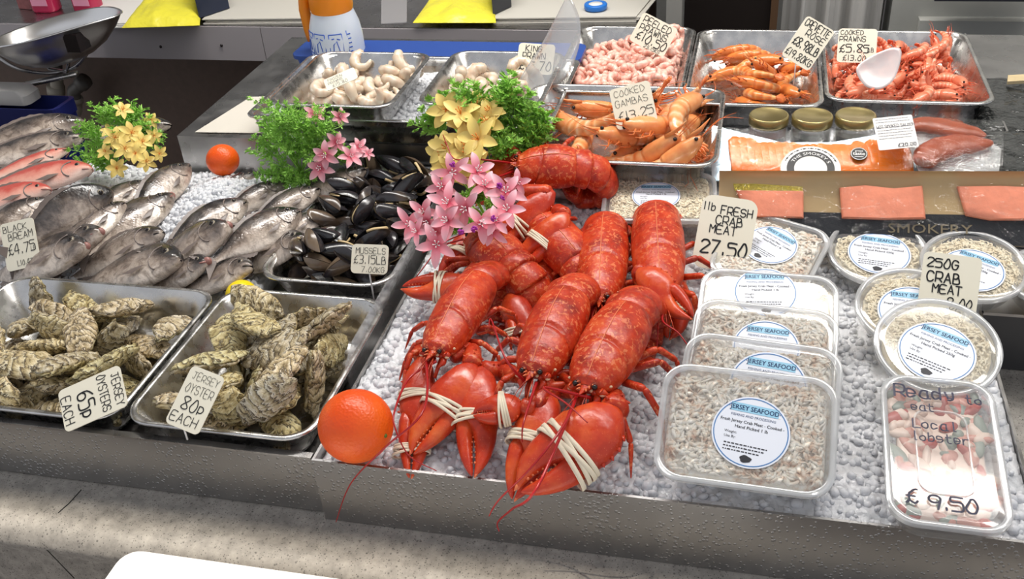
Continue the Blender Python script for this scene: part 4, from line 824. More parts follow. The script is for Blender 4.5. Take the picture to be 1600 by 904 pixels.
POSES = {
 'oyster_left': '0,-9047,8502,-222,1,-177,-35;1,-8552,8554,-223,169,3,-57;2,-7377,8119,-212,163,-8,-31;3,-8861,9104,-236,-2,179,79;4,-8332,8938,-232,6,-8,-38;5,-7414,8948,-214,160,-9,-28;0,-8410,7746,-234,3,-6,96;1,-7793,7566,-209,12,175,-10;2,-7295,8481,-132,-85,-19,-36;3,-8483,9340,-85,-5,-131,9;4,-7926,9151,-139,141,24,98;5,-7155,9152,-39,16,158,-82;0,-8853,7870,-201,14,-15,91;1,-7951,7912,-128,30,-147,57;2,-7305,7679,-142,-81,-1,149;3,-8754,9024,82,-120,17,-11;4,-7746,8682,-19,50,120,-5;5,-7155,9091,336,29,13,-98;0,-8369,7881,195,-168,23,28;1,-8743,7972,97,-15,-26,-159;2,-7353,8044,214,36,6,-127;3,-9159,8822,-6,3,156,-65;4,-8201,9189,61,2,-164,76;5,-7430,9067,494,41,154,63;0,-9174,7602,-26,-131,-64,-69;1,-8623,7512,19,-58,168,-1;2,-7153,7632,344,-35,-56,85;3,-8537,8386,81,36,8,-176;4,-8505,8705,112,-89,-160,-7;5,-7727,9262,585,4,126,-82;0,-8010,8293,-95,11,-178,6;1,-7849,7944,221,13,-160,69;2,-7362,8416,403,42,11,-127;3,-8018,8543,219,-4,-17,121;4,-7821,9162,203,164,19,58;5,-8050,8735,543,-173,10,48;0,-8228,8182,462,-73,-3,39;1,-8560,8312,493,31,-41,-88;2,-7590,7530,333,58,63,2;3,-8252,9328,313,162,-22,-25;4,-8478,9139,597,-37,-18,-74;5,-7962,7914,546,161,14,33;0,-9246,8262,-73,27,37,-79;1,-8914,8267,387,57,19,100;2,-8832,7645,537,43,-4,-143;3,-7696,8385,651,139,4,-63;4,-7293,8506,811,-72,-17,-148;5,-7710,8805,758,47,-25,158;0,-9266,8146,269,-39,-56,82;1,-7245,8095,614,-112,-10,47;2,-7353,9305,908,-152,22,8;3,-9268,7735,620,-60,27,99;4,-8940,9360,270,150,-103,-8;5,-8682,8900,461,-21,-158,80;0,-9213,8868,283,-23,11,103;1,-8927,7934,784,-44,164,-57;2,-7224,8923,799,-6,-59,128;3,-9254,9364,-31,-41,-109,-62',
 'oyster_right': '0,-5005,7717,-228,13,178,-50;1,-5705,8869,-240,4,-3,-72;2,-4777,8279,6,-32,-78,39;3,-5231,9250,-234,-179,-1,34;4,-5012,8762,-230,3,178,56;5,-5131,9073,17,-24,163,38;0,-5900,7602,-223,168,-6,-21;1,-5525,8023,-141,-63,-35,77;2,-6075,7670,78,-14,31,53;3,-6193,8167,-57,-112,43,82;4,-5565,8803,124,-178,-25,52;5,-4940,8982,339,-39,-19,44;0,-5022,8000,355,165,-8,72;1,-5989,8559,-185,67,-4,-60;2,-5066,7951,26,-2,165,-71;3,-4777,8879,75,-74,-25,-95;4,-5442,7556,146,-54,63,71;5,-5700,7902,186,-163,-29,-74;0,-5924,9307,317,-50,-6,159;1,-6084,8775,187,11,-13,120;2,-5347,8477,274,-168,-18,13;3,-6025,9042,-68,-2,-32,1;4,-4951,7526,387,-77,144,18;5,-5762,8835,440,-13,-4,-38;0,-5238,8536,3,-5,158,7;1,-6118,8663,517,14,150,104;2,-5969,8128,310,25,-171,40;3,-5330,9400,53,-109,143,-4;4,-5562,7735,616,-131,9,-122;5,-5403,9383,676,124,-60,-24;0,-5928,8203,615,-16,0,-107;1,-5427,8219,483,39,47,-65;2,-5026,7787,654,3,32,-179;3,-5265,9134,525,87,-11,6;4,-5130,8764,756,-1,36,158;5,-4835,8656,620,31,6,-93',
 'mussel': '0,-5877,10620,-244,-15,167,-38;1,-4807,10734,-231,23,163,77;2,-5761,11436,-244,178,7,-3;3,-4957,10969,-213,-25,174,39;0,-5882,11650,-255,101,-12,-146;1,-5282,11922,-243,26,10,11;2,-5863,12153,-244,1,7,139;3,-5048,12264,-244,66,-7,-41;0,-5669,12793,-244,2,165,88;1,-4951,12681,-238,-20,10,-148;2,-5749,13307,-250,49,-1,-159;3,-5411,12978,-244,66,-5,134;0,-5882,10936,-259,108,-5,148;1,-5548,10595,-144,17,45,41;2,-5877,11284,-74,15,9,-165;3,-4866,11560,-185,16,17,-118;0,-5509,11672,-210,-113,12,28;1,-5183,12071,-57,63,-171,-11;2,-5444,12154,-222,-55,-19,-145;3,-5360,12389,-138,59,-43,-5;0,-5984,12941,-245,-179,11,55;1,-5032,12854,-119,136,-3,4;2,-5764,13308,-6,166,14,54;3,-5116,13138,-219,-70,-8,104;0,-5738,10748,-77,-131,36,38;1,-5212,10576,-167,-125,31,-2;2,-5664,11167,-227,41,-19,-159;3,-5299,11083,-239,69,2,-151;0,-6047,11764,-89,8,-28,-84;1,-4973,11804,-220,-44,-17,19;2,-5734,12374,-203,67,20,151;3,-4903,12284,43,-65,-31,135;0,-5504,12631,-177,30,-35,-157;1,-4954,12602,-8,-19,15,-41;2,-5423,13340,-164,-5,-39,-112;3,-4833,13225,-227,44,1,97;0,-6033,10725,-96,96,-7,-98;1,-4998,10676,-81,88,12,-49;2,-5570,11178,14,161,7,3;3,-5007,11175,-20,-62,-12,-155;0,-5730,11867,-153,83,12,162;1,-4975,11897,-2,72,13,-159;2,-6010,12189,-55,39,-5,97;3,-5311,12189,148,91,-6,164;0,-5900,12638,-189,-71,152,20;1,-5457,12500,134,7,-125,54;2,-6007,13434,-82,-74,96,58;3,-5601,12736,103,-164,32,66;0,-5722,10948,8,-63,163,-13;1,-5365,10838,-33,90,-6,-53;2,-5877,11414,139,5,6,-165;3,-5347,11438,-183,-63,13,54;0,-5703,11614,12,-39,-8,-160;1,-5084,11528,-20,-100,16,119;2,-5450,11898,14,31,180,-37;3,-5003,12173,335,173,12,25;0,-5220,13301,13,70,-2,-118;1,-5277,12812,46,13,-22,103;2,-5593,13200,159,-9,22,18;3,-4927,13059,32,8,-22,-58;0,-5620,10619,157,-43,39,36;1,-4998,10881,151,-70,-8,46;2,-5972,10865,115,-7,12,109;3,-5376,11402,102,-48,-3,-21;0,-5781,11805,87,11,170,-9;1,-5226,11682,149,-101,-3,-161;2,-5751,12204,133,-1,159,66;3,-5422,11962,339,26,146,84;0,-5839,12478,28,22,173,-21;1,-5137,12995,165,52,14,-55;2,-6041,13230,84,-11,-108,-113;3,-4980,13380,123,55,30,-19;0,-5726,10723,431,110,-6,133;1,-5306,10621,160,61,28,-150;2,-5942,10663,371,-53,12,130;3,-5469,10859,247,-105,10,22;0,-5917,11986,207,149,-19,-29;1,-4860,11363,177,-134,4,117;2,-5814,12144,349,45,1,170;3,-4975,11919,279,-47,-23,-148;0,-5714,13035,23,-53,68,123;1,-5140,12643,217,-78,-179,0;2,-5840,13421,232,-70,-64,-110;3,-5505,13405,293,35,19,-10;0,-5868,11110,201,-2,-178,-17;1,-4830,10739,70,13,-17,-101;2,-5337,11714,425,94,28,-116;3,-5081,11202,269,111,-26,18;0,-5914,11830,416,46,-2,142;1,-4822,11643,206,95,48,76;2,-5902,12544,247,-19,157,32;3,-4968,12519,401,89,-25,42;0,-5936,13027,193,-120,133,9;1,-4996,12837,348,-116,7,15;2,-5852,12804,19,62,29,105;3,-5070,13210,349,93,18,-36;0,-5689,10959,391,-7,-7,-2;1,-5065,10550,334,7,25,7;2,-5548,11279,236,159,3,-82;3,-5843,11386,456,69,-17,152;0,-5942,11613,278,-21,-38,-159;1,-4858,11752,464,-107,-5,62;2,-5920,12359,428,90,32,16;3,-5192,12344,492,32,35,171;0,-5897,12792,286,-41,-156,10',
 'peeled': '0,-2387,15405,599,-6,-179,-44;1,-1942,15372,599,-9,-9,149;2,-1411,15247,715,-99,-46,0;3,-2416,15876,597,-12,-11,27;0,-2079,15725,600,-7,-19,78;1,-1460,15676,599,175,-2,-82;2,-2349,16099,599,-10,-9,162;3,-1777,16241,598,176,-5,-43;0,-1403,16236,664,-18,128,36;1,-2341,16425,599,-8,-17,27;2,-2153,16506,637,-36,2,-42;3,-1537,16402,598,176,-5,48;0,-2067,16927,599,176,-1,86;1,-1631,16804,635,-2,22,-147;2,-1422,16864,598,175,-3,-3;3,-1887,17426,749,-21,-1,111;0,-1948,17094,602,169,-6,-93;1,-1641,17070,599,-4,-179,-64;2,-2240,17603,599,-10,-16,146;3,-1879,17226,614,-10,-31,-113;0,-1355,17578,615,160,-15,20;1,-2566,15462,682,129,-10,-2;2,-1793,15371,638,7,-7,39;3,-1563,15593,672,-15,150,59;0,-2265,15790,638,25,-48,120;1,-1767,15610,599,175,-2,-13;2,-1499,15738,656,-24,1,61;3,-2511,16148,624,169,-38,9;0,-2128,16033,603,167,-7,-69;1,-1289,16285,727,-89,29,109;2,-2453,16388,633,0,19,-122;3,-1839,16813,598,-11,-8,-172;0,-1362,16394,621,5,-36,161;1,-2554,16831,602,169,-8,26;2,-2898,16572,599,-6,-175,17;3,-1418,16869,679,-174,-15,-36;0,-2908,17340,627,-163,15,41;1,-2076,16883,674,171,4,-68;2,-1420,17165,618,-7,8,105;3,-2167,17534,642,-165,1,23;0,-1972,17605,620,-167,7,32;1,-1654,17487,629,162,15,-50;2,-2135,15433,634,-33,-10,91;3,-1867,15292,685,-5,22,-88;0,-1384,15438,600,-9,-9,-110;1,-2421,15778,686,-49,3,131;2,-1947,15955,635,179,33,-21;3,-1487,15889,665,129,50,17;0,-2348,16039,681,-13,2,-24;1,-2065,16262,662,-25,61,-138;2,-1705,15890,659,5,43,29;3,-2591,16362,674,142,-16,86;0,-1789,16447,632,-35,3,101;1,-1380,16594,654,-96,-116,-26;2,-2873,17129,614,-15,-160,-26;3,-1551,16983,704,-112,6,34;0,-1290,16816,681,-97,-3,-93;1,-1670,16778,850,-35,-36,-14;2,-2148,16724,634,-35,-6,-34;3,-1423,17365,608,173,-20,-75;0,-2341,17435,627,-12,15,-134;1,-1831,17564,653,-36,-132,-14;2,-1536,17656,679,-10,43,92;3,-2275,15591,627,-175,25,-61;0,-1624,15334,657,-62,15,-47;1,-1506,15414,697,-7,159,58;2,-2914,15575,688,126,-19,-106;3,-1849,15559,666,10,-163,75;0,-1348,15897,655,80,-57,119;1,-2564,15926,633,5,4,-108;2,-1729,16098,641,-39,-3,-109;3,-1318,16203,812,-71,27,140;0,-2710,16583,691,14,-22,65;1,-1893,16403,659,21,-15,-78;2,-1485,16471,716,-9,159,-53;3,-2830,17314,680,24,-154,-73;0,-2430,16626,600,-8,-14,-105;1,-1365,16685,693,-21,-82,-98;2,-2750,17554,598,175,-3,55;3,-1696,17266,635,3,-12,-143;0,-1410,17157,697,178,-7,-75;1,-2500,17616,599,-9,-9,90;2,-1710,17649,700,51,-153,-50;3,-1807,17358,693,157,6,81;0,-2465,15296,689,-51,-6,-131;1,-2655,15636,649,2,-154,74;2,-1364,15644,761,-13,177,30;3,-2580,15945,708,-174,-10,-73;0,-1998,15666,685,-21,170,-25;1,-1291,15953,726,80,-4,96;2,-2181,16230,681,-13,-124,-112;3,-1823,15853,627,-27,12,-57;0,-1592,16088,655,144,16,-41;1,-2706,16740,667,-103,47,-15;2,-1984,16392,702,-163,-34,-71;3,-1676,16596,647,-76,-94,-40;0,-2879,16887,662,-57,-17,-89;1,-1575,17460,720,151,-17,-19;2,-1682,17005,756,-96,2,62;3,-2542,17342,598,176,-5,57;0,-1793,17148,708,2,-12,-12;1,-1567,17180,742,8,-160,69;2,-2310,17273,656,-35,169,-21;3,-2099,17382,630,-11,-136,-62;0,-1479,17383,682,18,179,37;1,-2221,15282,652,-7,-148,-72;2,-2010,15266,815,29,-45,48;3,-1348,15343,789,52,-15,122;0,-2882,15772,600,-7,-19,-169;1,-1936,15875,734,-2,3,80;2,-1615,15838,771,-149,3,5;3,-2213,16158,696,-4,124,66;0,-1808,16307,722,-31,31,-76;1,-1388,16121,754,107,7,140;2,-2036,16134,803,8,-170,-31;3,-2059,16462,742,-28,-23,-3;0,-1517,16535,780,163,-2,27;1,-1872,16770,682,170,8,-28;2,-1964,16593,628,165,20,-6;3,-1422,16907,764,-5,156,-1;0,-1983,17057,724,30,-171,-3;1,-1652,17619,852,139,-19,-73;2,-1397,17226,818,147,-5,-63;3,-2397,17290,721,16,-4,-75;0,-2038,17576,722,-13,-20,141;1,-1850,17640,800,-46,-49,30;2,-2396,15363,777,19,-131,21;3,-1743,15240,876,88,15,11;0,-1521,15418,775,-4,-10,-71;1,-1974,16086,702,38,171,32;2,-1784,15749,747,-50,-15,164;3,-1776,15982,826,-49,-4,-115;0,-2326,16081,753,-14,-5,12;1,-1658,16268,690,-53,-2,-97;2,-1547,16199,810,-50,-57,159;3,-2747,16589,621,-171,9,53;0,-2121,16496,786,13,144,-13;1,-1396,16531,857,-15,-168,57;2,-2755,16878,679,-58,-22,-39;3,-2195,16639,843,-121,13,32;0,-1612,16825,729,-2,-40,11;1,-2529,17420,705,147,12,45;2,-2389,16799,640,-38,2,-42;3,-1333,17124,884,-39,-23,-171;0,-2709,17633,683,-18,-25,-130;1,-2148,17179,631,-31,-13,119;2,-1290,17418,794,-114,-43,109;3,-2365,15446,769,-124,-118,-26;0,-2498,15588,769,-11,-113,-43;1,-1514,15359,864,7,-180,18;2,-2446,15762,765,-27,-142,-100;3,-2197,15805,709,55,-62,78;0,-1541,15756,810,-151,8,-20;1,-2680,16125,640,-167,37,17;2,-2555,16198,768,-51,36,28;3,-1657,16031,828,31,-1,58;0,-2917,16500,725,-47,9,-38;1,-1942,16378,847,-1,-7,29;2,-1363,16643,891,152,13,-15;3,-2297,16886,648,151,31,12;0,-1864,16848,757,171,1,87;1,-1671,16686,684,-85,-11,155;2,-2579,17082,654,-144,8,115;3,-1497,17433,825,175,6,75;0,-1376,17091,980,-158,10,-14;1,-2258,17543,760,-158,-1,50;2,-2034,17623,821,-11,-37,123;3,-1514,17712,797,-125,82,-32;0,-2644,15319,603,167,-7,2;1,-2048,15385,761,-9,-13,-113;2,-1430,15318,947,-11,-158,83;3,-2776,15512,661,3,-126,4;0,-2132,15946,801,-9,-162,44;1,-1428,15688,884,3,144,95;2,-2799,16272,653,-44,57,-35;3,-1665,16039,969,-13,164,37;0,-1400,15942,804,-30,28,137;1,-2306,16647,771,75,17,-132;2,-1873,16131,807,151,-5,-92;3,-1651,16490,801,3,27,-143;0,-2291,16999,685,15,-159,4;1,-2003,16736,762,0,18,-101;2,-1564,17007,928,-47,-24,-38;3,-2728,17143,658,-144,22,80;0,-1655,17261,796,1,-17,-115;1,-1412,17331,936,-14,32,146;2,-2653,17623,745,20,-18,111;3,-1450,17536,1019,-16,-145,-82;0,-1395,17607,814,-59,127,22;1,-2303,15507,722,61,-55,-37;2,-1533,15285,1032,-56,-37,102;3,-1936,15576,785,166,11,-16;0,-2595,15717,677,139,46,32;1,-2326,15706,850,-18,-161,-9;2,-1484,15884,943,139,-12,-19;3,-2929,16215,735,-65,26,-34;0,-2474,16541,716,-178,23,54;1,-1519,16289,746,-51,-21,151;2,-2689,16408,730,4,160,-1;3,-2092,16838,838,0,-4,-51;0,-1885,16567,749,-57,15,3;1,-2639,16948,734,35,111,-69;2,-1548,16468,955,-31,-39,138;3,-1410,16669,964,174,14,77;0,-2017,17211,761,171,-5,-71;1,-1818,17048,810,-27,-32,-3;2,-1812,17312,843,178,-28,-55;3,-2158,17423,768,-38,-4,-147;0,-1434,17676,1081,48,-20,-157;1,-1512,17529,920,-172,2,18;2,-2159,15653,791,-22,10,99;3,-1780,15379,810,-65,16,8;0,-1373,15536,890,-128,8,-32;1,-2669,15793,776,-135,11,-93;2,-1638,15604,809,143,-51,-60;3,-2120,15587,734,2,-5,-71;0,-2824,15733,697,6,-15,177;1,-1459,15620,978,-20,28,179;2,-1711,16421,855,-38,3,167;3,-2361,16395,751,-10,10,-19;0,-1533,16310,948,-107,-131,16;1,-1850,16605,831,37,25,148;2,-2150,17010,721,13,-168,-3;3,-2288,17145,727,-22,21,94;0,-1422,16947,895,-71,2,18;1,-2515,15961,821,9,156,-4;2,-1562,16857,893,-60,-28,-64;3,-1627,17215,915,-163,-9,-18;0,-2500,17635,734,-153,-24,91;1,-2296,17711,755,86,148,10;2,-1289,17605,964,-98,15,98;3,-1558,15573,1036,6,23,-64;0,-1769,15475,834,5,28,99;1,-1678,15387,980,-84,-70,2;2,-2000,15489,864,174,-1,71;3,-1712,15669,846,-50,48,49;0,-1485,15452,950,154,51,58;1,-2667,16074,792,21,33,-55;2,-2078,16652,876,-129,62,25;3,-1470,16178,910,11,44,-44;0,-2926,16050,648,45,-54,130;1,-1446,16074,923,34,-83,69;2,-2275,16454,858,-38,-11,12;3,-2517,16787,763,8,-50,-129;0,-2037,17280,821,14,-167,59;1,-1343,16654,1037,0,-169,25;2,-1747,17441,909,-52,14,75;3,-2185,17471,898,-25,-45,157;0,-1385,16826,941,72,-166,13;1,-2631,17263,658,-68,24,167;2,-1911,17508,908,-2,60,-129;3,-1442,17331,1016,146,-13,49;0,-2811,15877,797,-24,18,-165;1,-2269,15452,871,-2,11,57;2,-1968,15317,935,166,1,-34;3,-2796,15950,653,-140,51,78;0,-1924,15747,855,-30,-26,7;1,-1308,15910,934,-58,-129,44;2,-2692,16481,792,-9,-29,-79;3,-1765,16367,929,32,-60,-14;0,-1382,16158,1042,28,168,-41;1,-2812,17059,666,-41,-34,-117;2,-2398,16818,788,-41,30,25;3,-1403,16445,986,-36,41,-99;0,-2429,17005,782,143,2,101;1,-1726,16182,908,-22,56,-98;2,-1757,16806,931,-28,-30,-53;3,-2881,17554,682,-121,21,-58;0,-2013,17387,840,21,158,-36;1,-1813,17101,891,155,22,72;2,-2432,17574,772,139,16,-103;3,-1898,17264,947,-9,9,-14;0,-2067,17382,947,14,169,-76;1,-2763,15580,777,168,1,-91;2,-1801,15523,905,14,-148,51;3,-1330,15492,1056,-35,-155,14;0,-2339,16246,837,-162,10,66;1,-1967,15775,915,-21,149,-71;2,-1623,15720,995,18,3,-124;3,-2017,15990,891,-13,26,-65;0,-2242,15705,890,13,-41,119;1,-2002,15955,961,4,-155,-66;2,-2514,16357,811,9,161,0;3,-2170,16198,867,0,21,156;0,-1811,16101,1018,18,-19,-98;1,-2625,16602,817,1,159,-60;2,-1847,16762,875,6,-177,6;3,-1803,16862,983,-48,8,33;0,-1970,17010,883,-57,-35,-30;1,-2185,17043,838,174,5,-32',
 'cooked': '0,1835,15337,612,0,3,-155;1,2695,15722,621,-9,-3,123;2,1771,15981,615,-5,-1,-22;0,2788,16035,615,-5,-1,21;1,1767,16640,619,-8,-3,-55;2,2778,16682,612,-1,3,97;0,1883,17369,615,-5,-1,84;1,2723,17247,612,0,3,108;2,1829,15327,715,-7,5,142;0,3075,15577,647,14,-9,56;1,1707,16050,714,-5,12,45;2,2705,16302,691,-10,7,145;0,1792,16815,692,13,-7,159;1,2729,16677,722,-11,-9,-41;2,1725,17320,689,-3,-21,15;0,2749,17371,707,-29,2,-29;1,1596,15194,760,-22,9,169;2,3049,15146,620,5,1,10;0,1968,16235,718,-17,20,30;1,2611,16064,741,-1,-11,55;2,1951,16908,750,-39,6,-56;0,2768,16750,810,-10,24,53;1,1699,17384,811,-37,-7,79;2,2798,17456,770,16,28,87;0,2165,15791,621,-178,-3,21;1,2605,15666,851,-71,99,-17;2,2256,16076,648,1,-169,52;0,2727,15925,792,39,19,31;1,2250,16838,674,-17,-12,-116;2,2931,16988,735,23,-38,-140;0,1891,17353,854,-40,-40,-133;1,2947,17481,832,-19,-41,-139;2,1896,15207,907,43,-11,-172;0,2625,15354,648,8,-10,7;1,1840,15963,820,39,23,9;2,2955,15959,819,-66,15,-135;0,1417,16176,699,91,-7,-96;1,2882,16459,819,-35,39,-69;2,2106,17334,696,54,28,59;0,2743,17018,828,-38,-22,5;1,1830,15599,671,0,-15,2;2,2416,15327,713,-14,1,86;0,1911,15890,885,3,43,-33;1,2979,15591,773,4,10,-17;2,2439,16578,706,89,24,-107;0,3058,16439,788,7,-43,152;1,2136,17337,837,47,26,61;2,3095,17432,839,-18,59,-24;0,1782,15444,824,32,16,173;1,2615,15260,792,-24,4,-92;2,2100,15936,900,-46,17,-112;0,3013,15724,877,10,0,147;1,2124,16956,829,-31,30,22;2,3182,16787,706,89,23,80;0,2232,17370,898,32,-32,131;1,3180,17238,876,-82,48,-97;2,1638,15752,691,15,26,176;0,2886,15302,782,-5,-15,-154;1,2194,15726,791,59,19,16;2,3056,15808,969,6,4,133;0,1606,16809,855,33,-28,-64;1,2717,16795,993,19,-19,-53;2,1499,17345,754,-53,-6,82;0,3028,17229,1040,8,-30,37;1,1554,15712,784,10,21,-169;2,2799,15222,921,-3,13,169;0,2215,15637,850,-49,43,-123;1,2937,16152,909,-56,-138,15;2,1851,16491,811,-28,125,22;0,2642,16788,1074,-16,-16,37;1,1515,17456,898,30,3,-140;2,2403,17309,691,0,173,88;0,1633,15591,922,18,6,-72;1,2585,15246,953,-22,-11,59;2,2071,15490,819,97,69,-40;0,2628,16227,912,41,11,-143;1,1993,16578,762,20,33,-48;2,2488,17209,941,-145,25,54;0,1412,16938,743,88,-35,93;1,2450,17233,834,43,-3,92;2,1692,15351,1001,0,-9,48;0,2779,15500,933,-78,-170,-12;1,1627,16294,798,114,15,56;2,2371,16105,843,97,41,79;0,2312,16806,833,-54,-24,-112',
 'gamba': '0,-1750,13990,676,-6,-1,85;1,-1621,13720,862,25,16,53;2,-1152,13508,780,40,-10,117;0,-906,13997,687,7,0,-98;1,-1069,13918,880,-12,-4,-82;2,-1208,13688,1103,16,10,51;0,-919,13652,1159,-37,1,-101;1,-1837,14218,964,19,34,145;2,-1589,13038,811,69,27,170;0,-1295,12762,819,-76,151,1;1,-2546,13577,677,-174,-1,-89;2,-1391,14692,850,106,-3,16;0,-2001,14743,850,102,-4,5;1,-2431,13817,950,43,-13,-40',
 'crevette': '0,198,15329,658,-8,-3,-30;1,97,17009,649,0,3,127;2,129,15534,756,-6,-18,-85;0,27,16771,761,-10,15,-172;1,179,15737,828,-27,11,0;2,-25,17224,759,-34,-8,3;0,82,15921,892,-13,-33,-81;1,-206,17377,779,-45,-9,5;2,258,16193,805,1,49,53;0,643,16935,702,-21,162,-78;1,586,16276,651,-3,0,-94;2,-255,16392,745,-169,-15,-26;0,628,15932,776,166,2,101',
 'raw_left': '0,-6705,14668,920,-6,-20,-105;1,-6096,14517,919,-8,-19,84;2,-6685,15215,918,-10,-16,4;3,-6138,15196,916,-12,-12,-149;0,-6705,15660,920,-8,-12,109;1,-6114,15810,919,-8,-18,-59;2,-6586,14816,996,-21,-29,-82;3,-6195,14916,976,-27,28,-136;0,-6806,15217,1023,22,-1,-99;1,-5950,15173,984,-37,-13,-58;2,-6676,15647,1056,-7,-30,82;3,-6190,15929,1002,4,-37,-89;0,-6569,14432,994,-36,23,-69;1,-5755,14535,991,-44,12,-64;2,-6919,15079,1130,-18,-55,40;3,-5733,15399,1009,33,159,21;0,-6680,15572,1173,-42,-5,180;1,-6011,15662,1074,31,-29,64;2,-6958,14435,957,-17,19,-139;3,-6016,14270,1042,124,76,39;0,-7032,14917,1039,-83,9,140;1,-6055,15392,1035,-36,-35,-58;2,-6978,15533,1000,-34,47,155;3,-5856,15611,1147,-53,14,-126;0,-6974,14477,1110,-19,-9,-177;1,-6405,14441,1072,-76,-34,-90',
 'raw_right': '0,-4968,14666,920,-6,-20,2;1,-4396,14591,919,-8,-18,95;2,-5042,15268,918,-10,-16,28;3,-4443,15195,916,-12,-12,144;0,-5049,15873,920,-6,-20,107;1,-4321,15874,919,-9,-10,-152;2,-5042,14607,1035,-29,-41,55;3,-4329,14476,1011,-35,-25,157;0,-5209,15232,1004,-46,-17,140;1,-4377,15091,1011,17,-2,22;2,-5029,15680,986,-38,-10,-141;3,-4538,15687,960,-9,-44,35;0,-5193,14492,1026,-6,-60,29;1,-4660,14631,975,16,-49,-35;2,-5117,15047,1039,-51,-26,160;3,-4128,15187,1038,-66,20,-56;0,-4698,15703,1026,139,-52,63;1,-4567,16056,999,2,30,155;2,-5301,14430,1084,-66,19,139;3,-4605,14288,1007,-34,-108,-73;0,-5306,14874,1065,62,-143,-38;1,-4431,15456,1104,-19,-162,-53',
}
# ================================================================== THE PLACE
def struct(name, mb, m, **k):
    o = mb.build(name, m, None, **k); o['kind'] = 'structure'; return o
def bx(lo, hi): mb = MB(); mb.box(lo, hi); return mb
def sheetbox(name, label, cat, parts, m, **k): ...
FLOOR_Z = -0.95
mb = MB(); mb.box((-5, -2.5, FLOOR_Z - .05), (4, 5, FLOOR_Z)); struct('floor', mb, plain('dark_wet_floor', srgb(58, 50, 46), .35, var=.2), smooth=False)
mb = MB(); mb.box((-5, 3.9, FLOOR_Z), (4, 4.0, 2.4)); struct('wall_back', mb, plain('grey_wall_panel', srgb(150, 150, 148), .4, var=.08), smooth=False)

mb = MB(); mb.box((-5, .38, 2.0), (4, 4, 2.03)); struct('added_shade_canopy', mb, plain('added_canopy_cream', srgb(196, 192, 184), .8), smooth=False)  # unseen canopy, added so that its front edge cuts off the sun
# stone counter with a rounded front edge
def counter_profile(front, top, rad, n=8):
    return [(front + rad - rad * math.cos(math.pi / 2 * i / n), top - rad + rad * math.sin(math.pi / 2 * i / n)) for i in range(n + 1)]
mb = MB(); prof = [(0.652, FLOOR_Z), (0.640, -0.14)] + counter_profile(0.628, -0.09, .024) + [(1.375, -0.09), (1.375, FLOOR_Z)]
mb.rings([[V(x, y, z) for y, z in prof] for x in np.linspace(-2.2, 1.6, 24)])
root = thing('stone_counter', 'grey speckled stone counter with a rounded edge under the steel displays', 'counter', (0, 1.2, FLOOR_Z))
mb.build('stone_slab', M_stone(), root, sharp=40)
mb = MB(); zc = [P(*q, -.09) for q in ((127, 765), (108, 786), (92, 800))]
def crackline(pts, r=.0007): m = MB(); m.tube(pts, r, 5, r); return m
m = crackline([V(p.x, p.y, -.0898) for p in zc] + [V(zc[-1].x - .003, .6285, -.112), V(zc[-1].x + .01, .636, -.17)])
m.build('crack', plain('crack_dark', (.03, .028, .025), .9), root, label='hairline crack across the rounded edge')

# expanded foam box lid below the counter, bottom left of the view
fz = PY(340, 872, .60).z; c = P(195, 855, fz); c2 = P(480, 895, fz); xd = (c2 - c); M = frame(c, xd, (0, 0, 1))
o = thing('foam_box', 'white foam box in front of the stone counter at its foot', 'box', c + V(0.3, -.2, FLOOR_Z - c.z))
mb = MB(); Mx = M @ Matrix.Translation((.33, -.19, 0)); out = rr(.66, .38, .02, 5); mb.rings([[Mx @ V(x * k, y * k, z) for x, y in out] for k, z in ((.985, -.05), (1, -.046), (1, -.004), (.992, 0))]); mb.build('lid', plain('white_foam', srgb(236, 234, 232), .6, bump=(180, .3, .001)), o, sharp=40)
mb = MB(); mb.rings([[Mx @ V(x * k, y * k, z) for x, y in out] for k, z in ((.90, FLOOR_Z - c.z), (.955, -.05))]); mb.build('box_body', plain('white_foam', srgb(236, 234, 232), .6), o, sharp=40)
o.location = o.location

# ---- steel display troughs
XL, XR, YF = -.43, .293, .707
def wallbox(mb, x0, x1, y0, y1, z0, z1): mb.box((x0, y0, z0), (x1, y1, z1))
t = .003
root = thing('steel_display_trough', 'long stainless steel trough holding the oyster trays and whole fish', 'display tray', (-1.2, 1.0, -.088))
mb = MB(); wallbox(mb, -2.0, XL - t, .713, .716, -.088, -.004); mb.build('front_panel', M_panel(), root, smooth=False)
mb = MB(); wallbox(mb, -2.0, XL - t, .716, 1.36, -.052, -.048); mb.build('trough_floor', M_steel(), root, smooth=False)
mb = MB(); wallbox(mb, -2.0, XL - t, .708, .7165, -.004, -.0015); mb.build('folded_lip', M_steel(), root, smooth=False)
root = thing('steel_ice_display', 'stainless steel display box full of ice that holds lobsters and crab tubs', 'display tray', ((XL + XR) / 2, 1.0, -.088))
mb = MB(); wallbox(mb, XL, XR, YF - t, YF, -.089, 0); mb.build('front_panel', M_panel(), root, smooth=False, label='wet front panel beaded with water drops')
mb = MB(); wallbox(mb, XL, XL + t, YF, 1.235, -.089, 0); mb.build('side_panel', M_steel(), root, smooth=False)
mb = MB(); wallbox(mb, XR - t, XR, YF, 1.235, -.089, 0); mb.build('side_panel', M_steel(), root, smooth=False)
mb = MB(); wallbox(mb, XL + t, XR - t, YF, 1.235, -.06, -.056); mb.build('display_floor', M_steel(), root, smooth=False)
mb = MB(); wallbox(mb, XL + t, XR - t, 1.232, 1.235, -.089, 0.0); mb.build('back_panel', M_steel(), root, smooth=False)
root = thing('dark_steel_cabinet', 'dark grey steel box to the right of the ice display, top flush with its rim', 'cabinet', (.7, 1.2, -.088))
mb = MB(); mb.box((XR + .002, 1.085, -.088), (1.4, 1.235, -.004)); mb.build('body', plain('dark_brushed_steel', (.10, .10, .105), .45, .8), root, smooth=False)
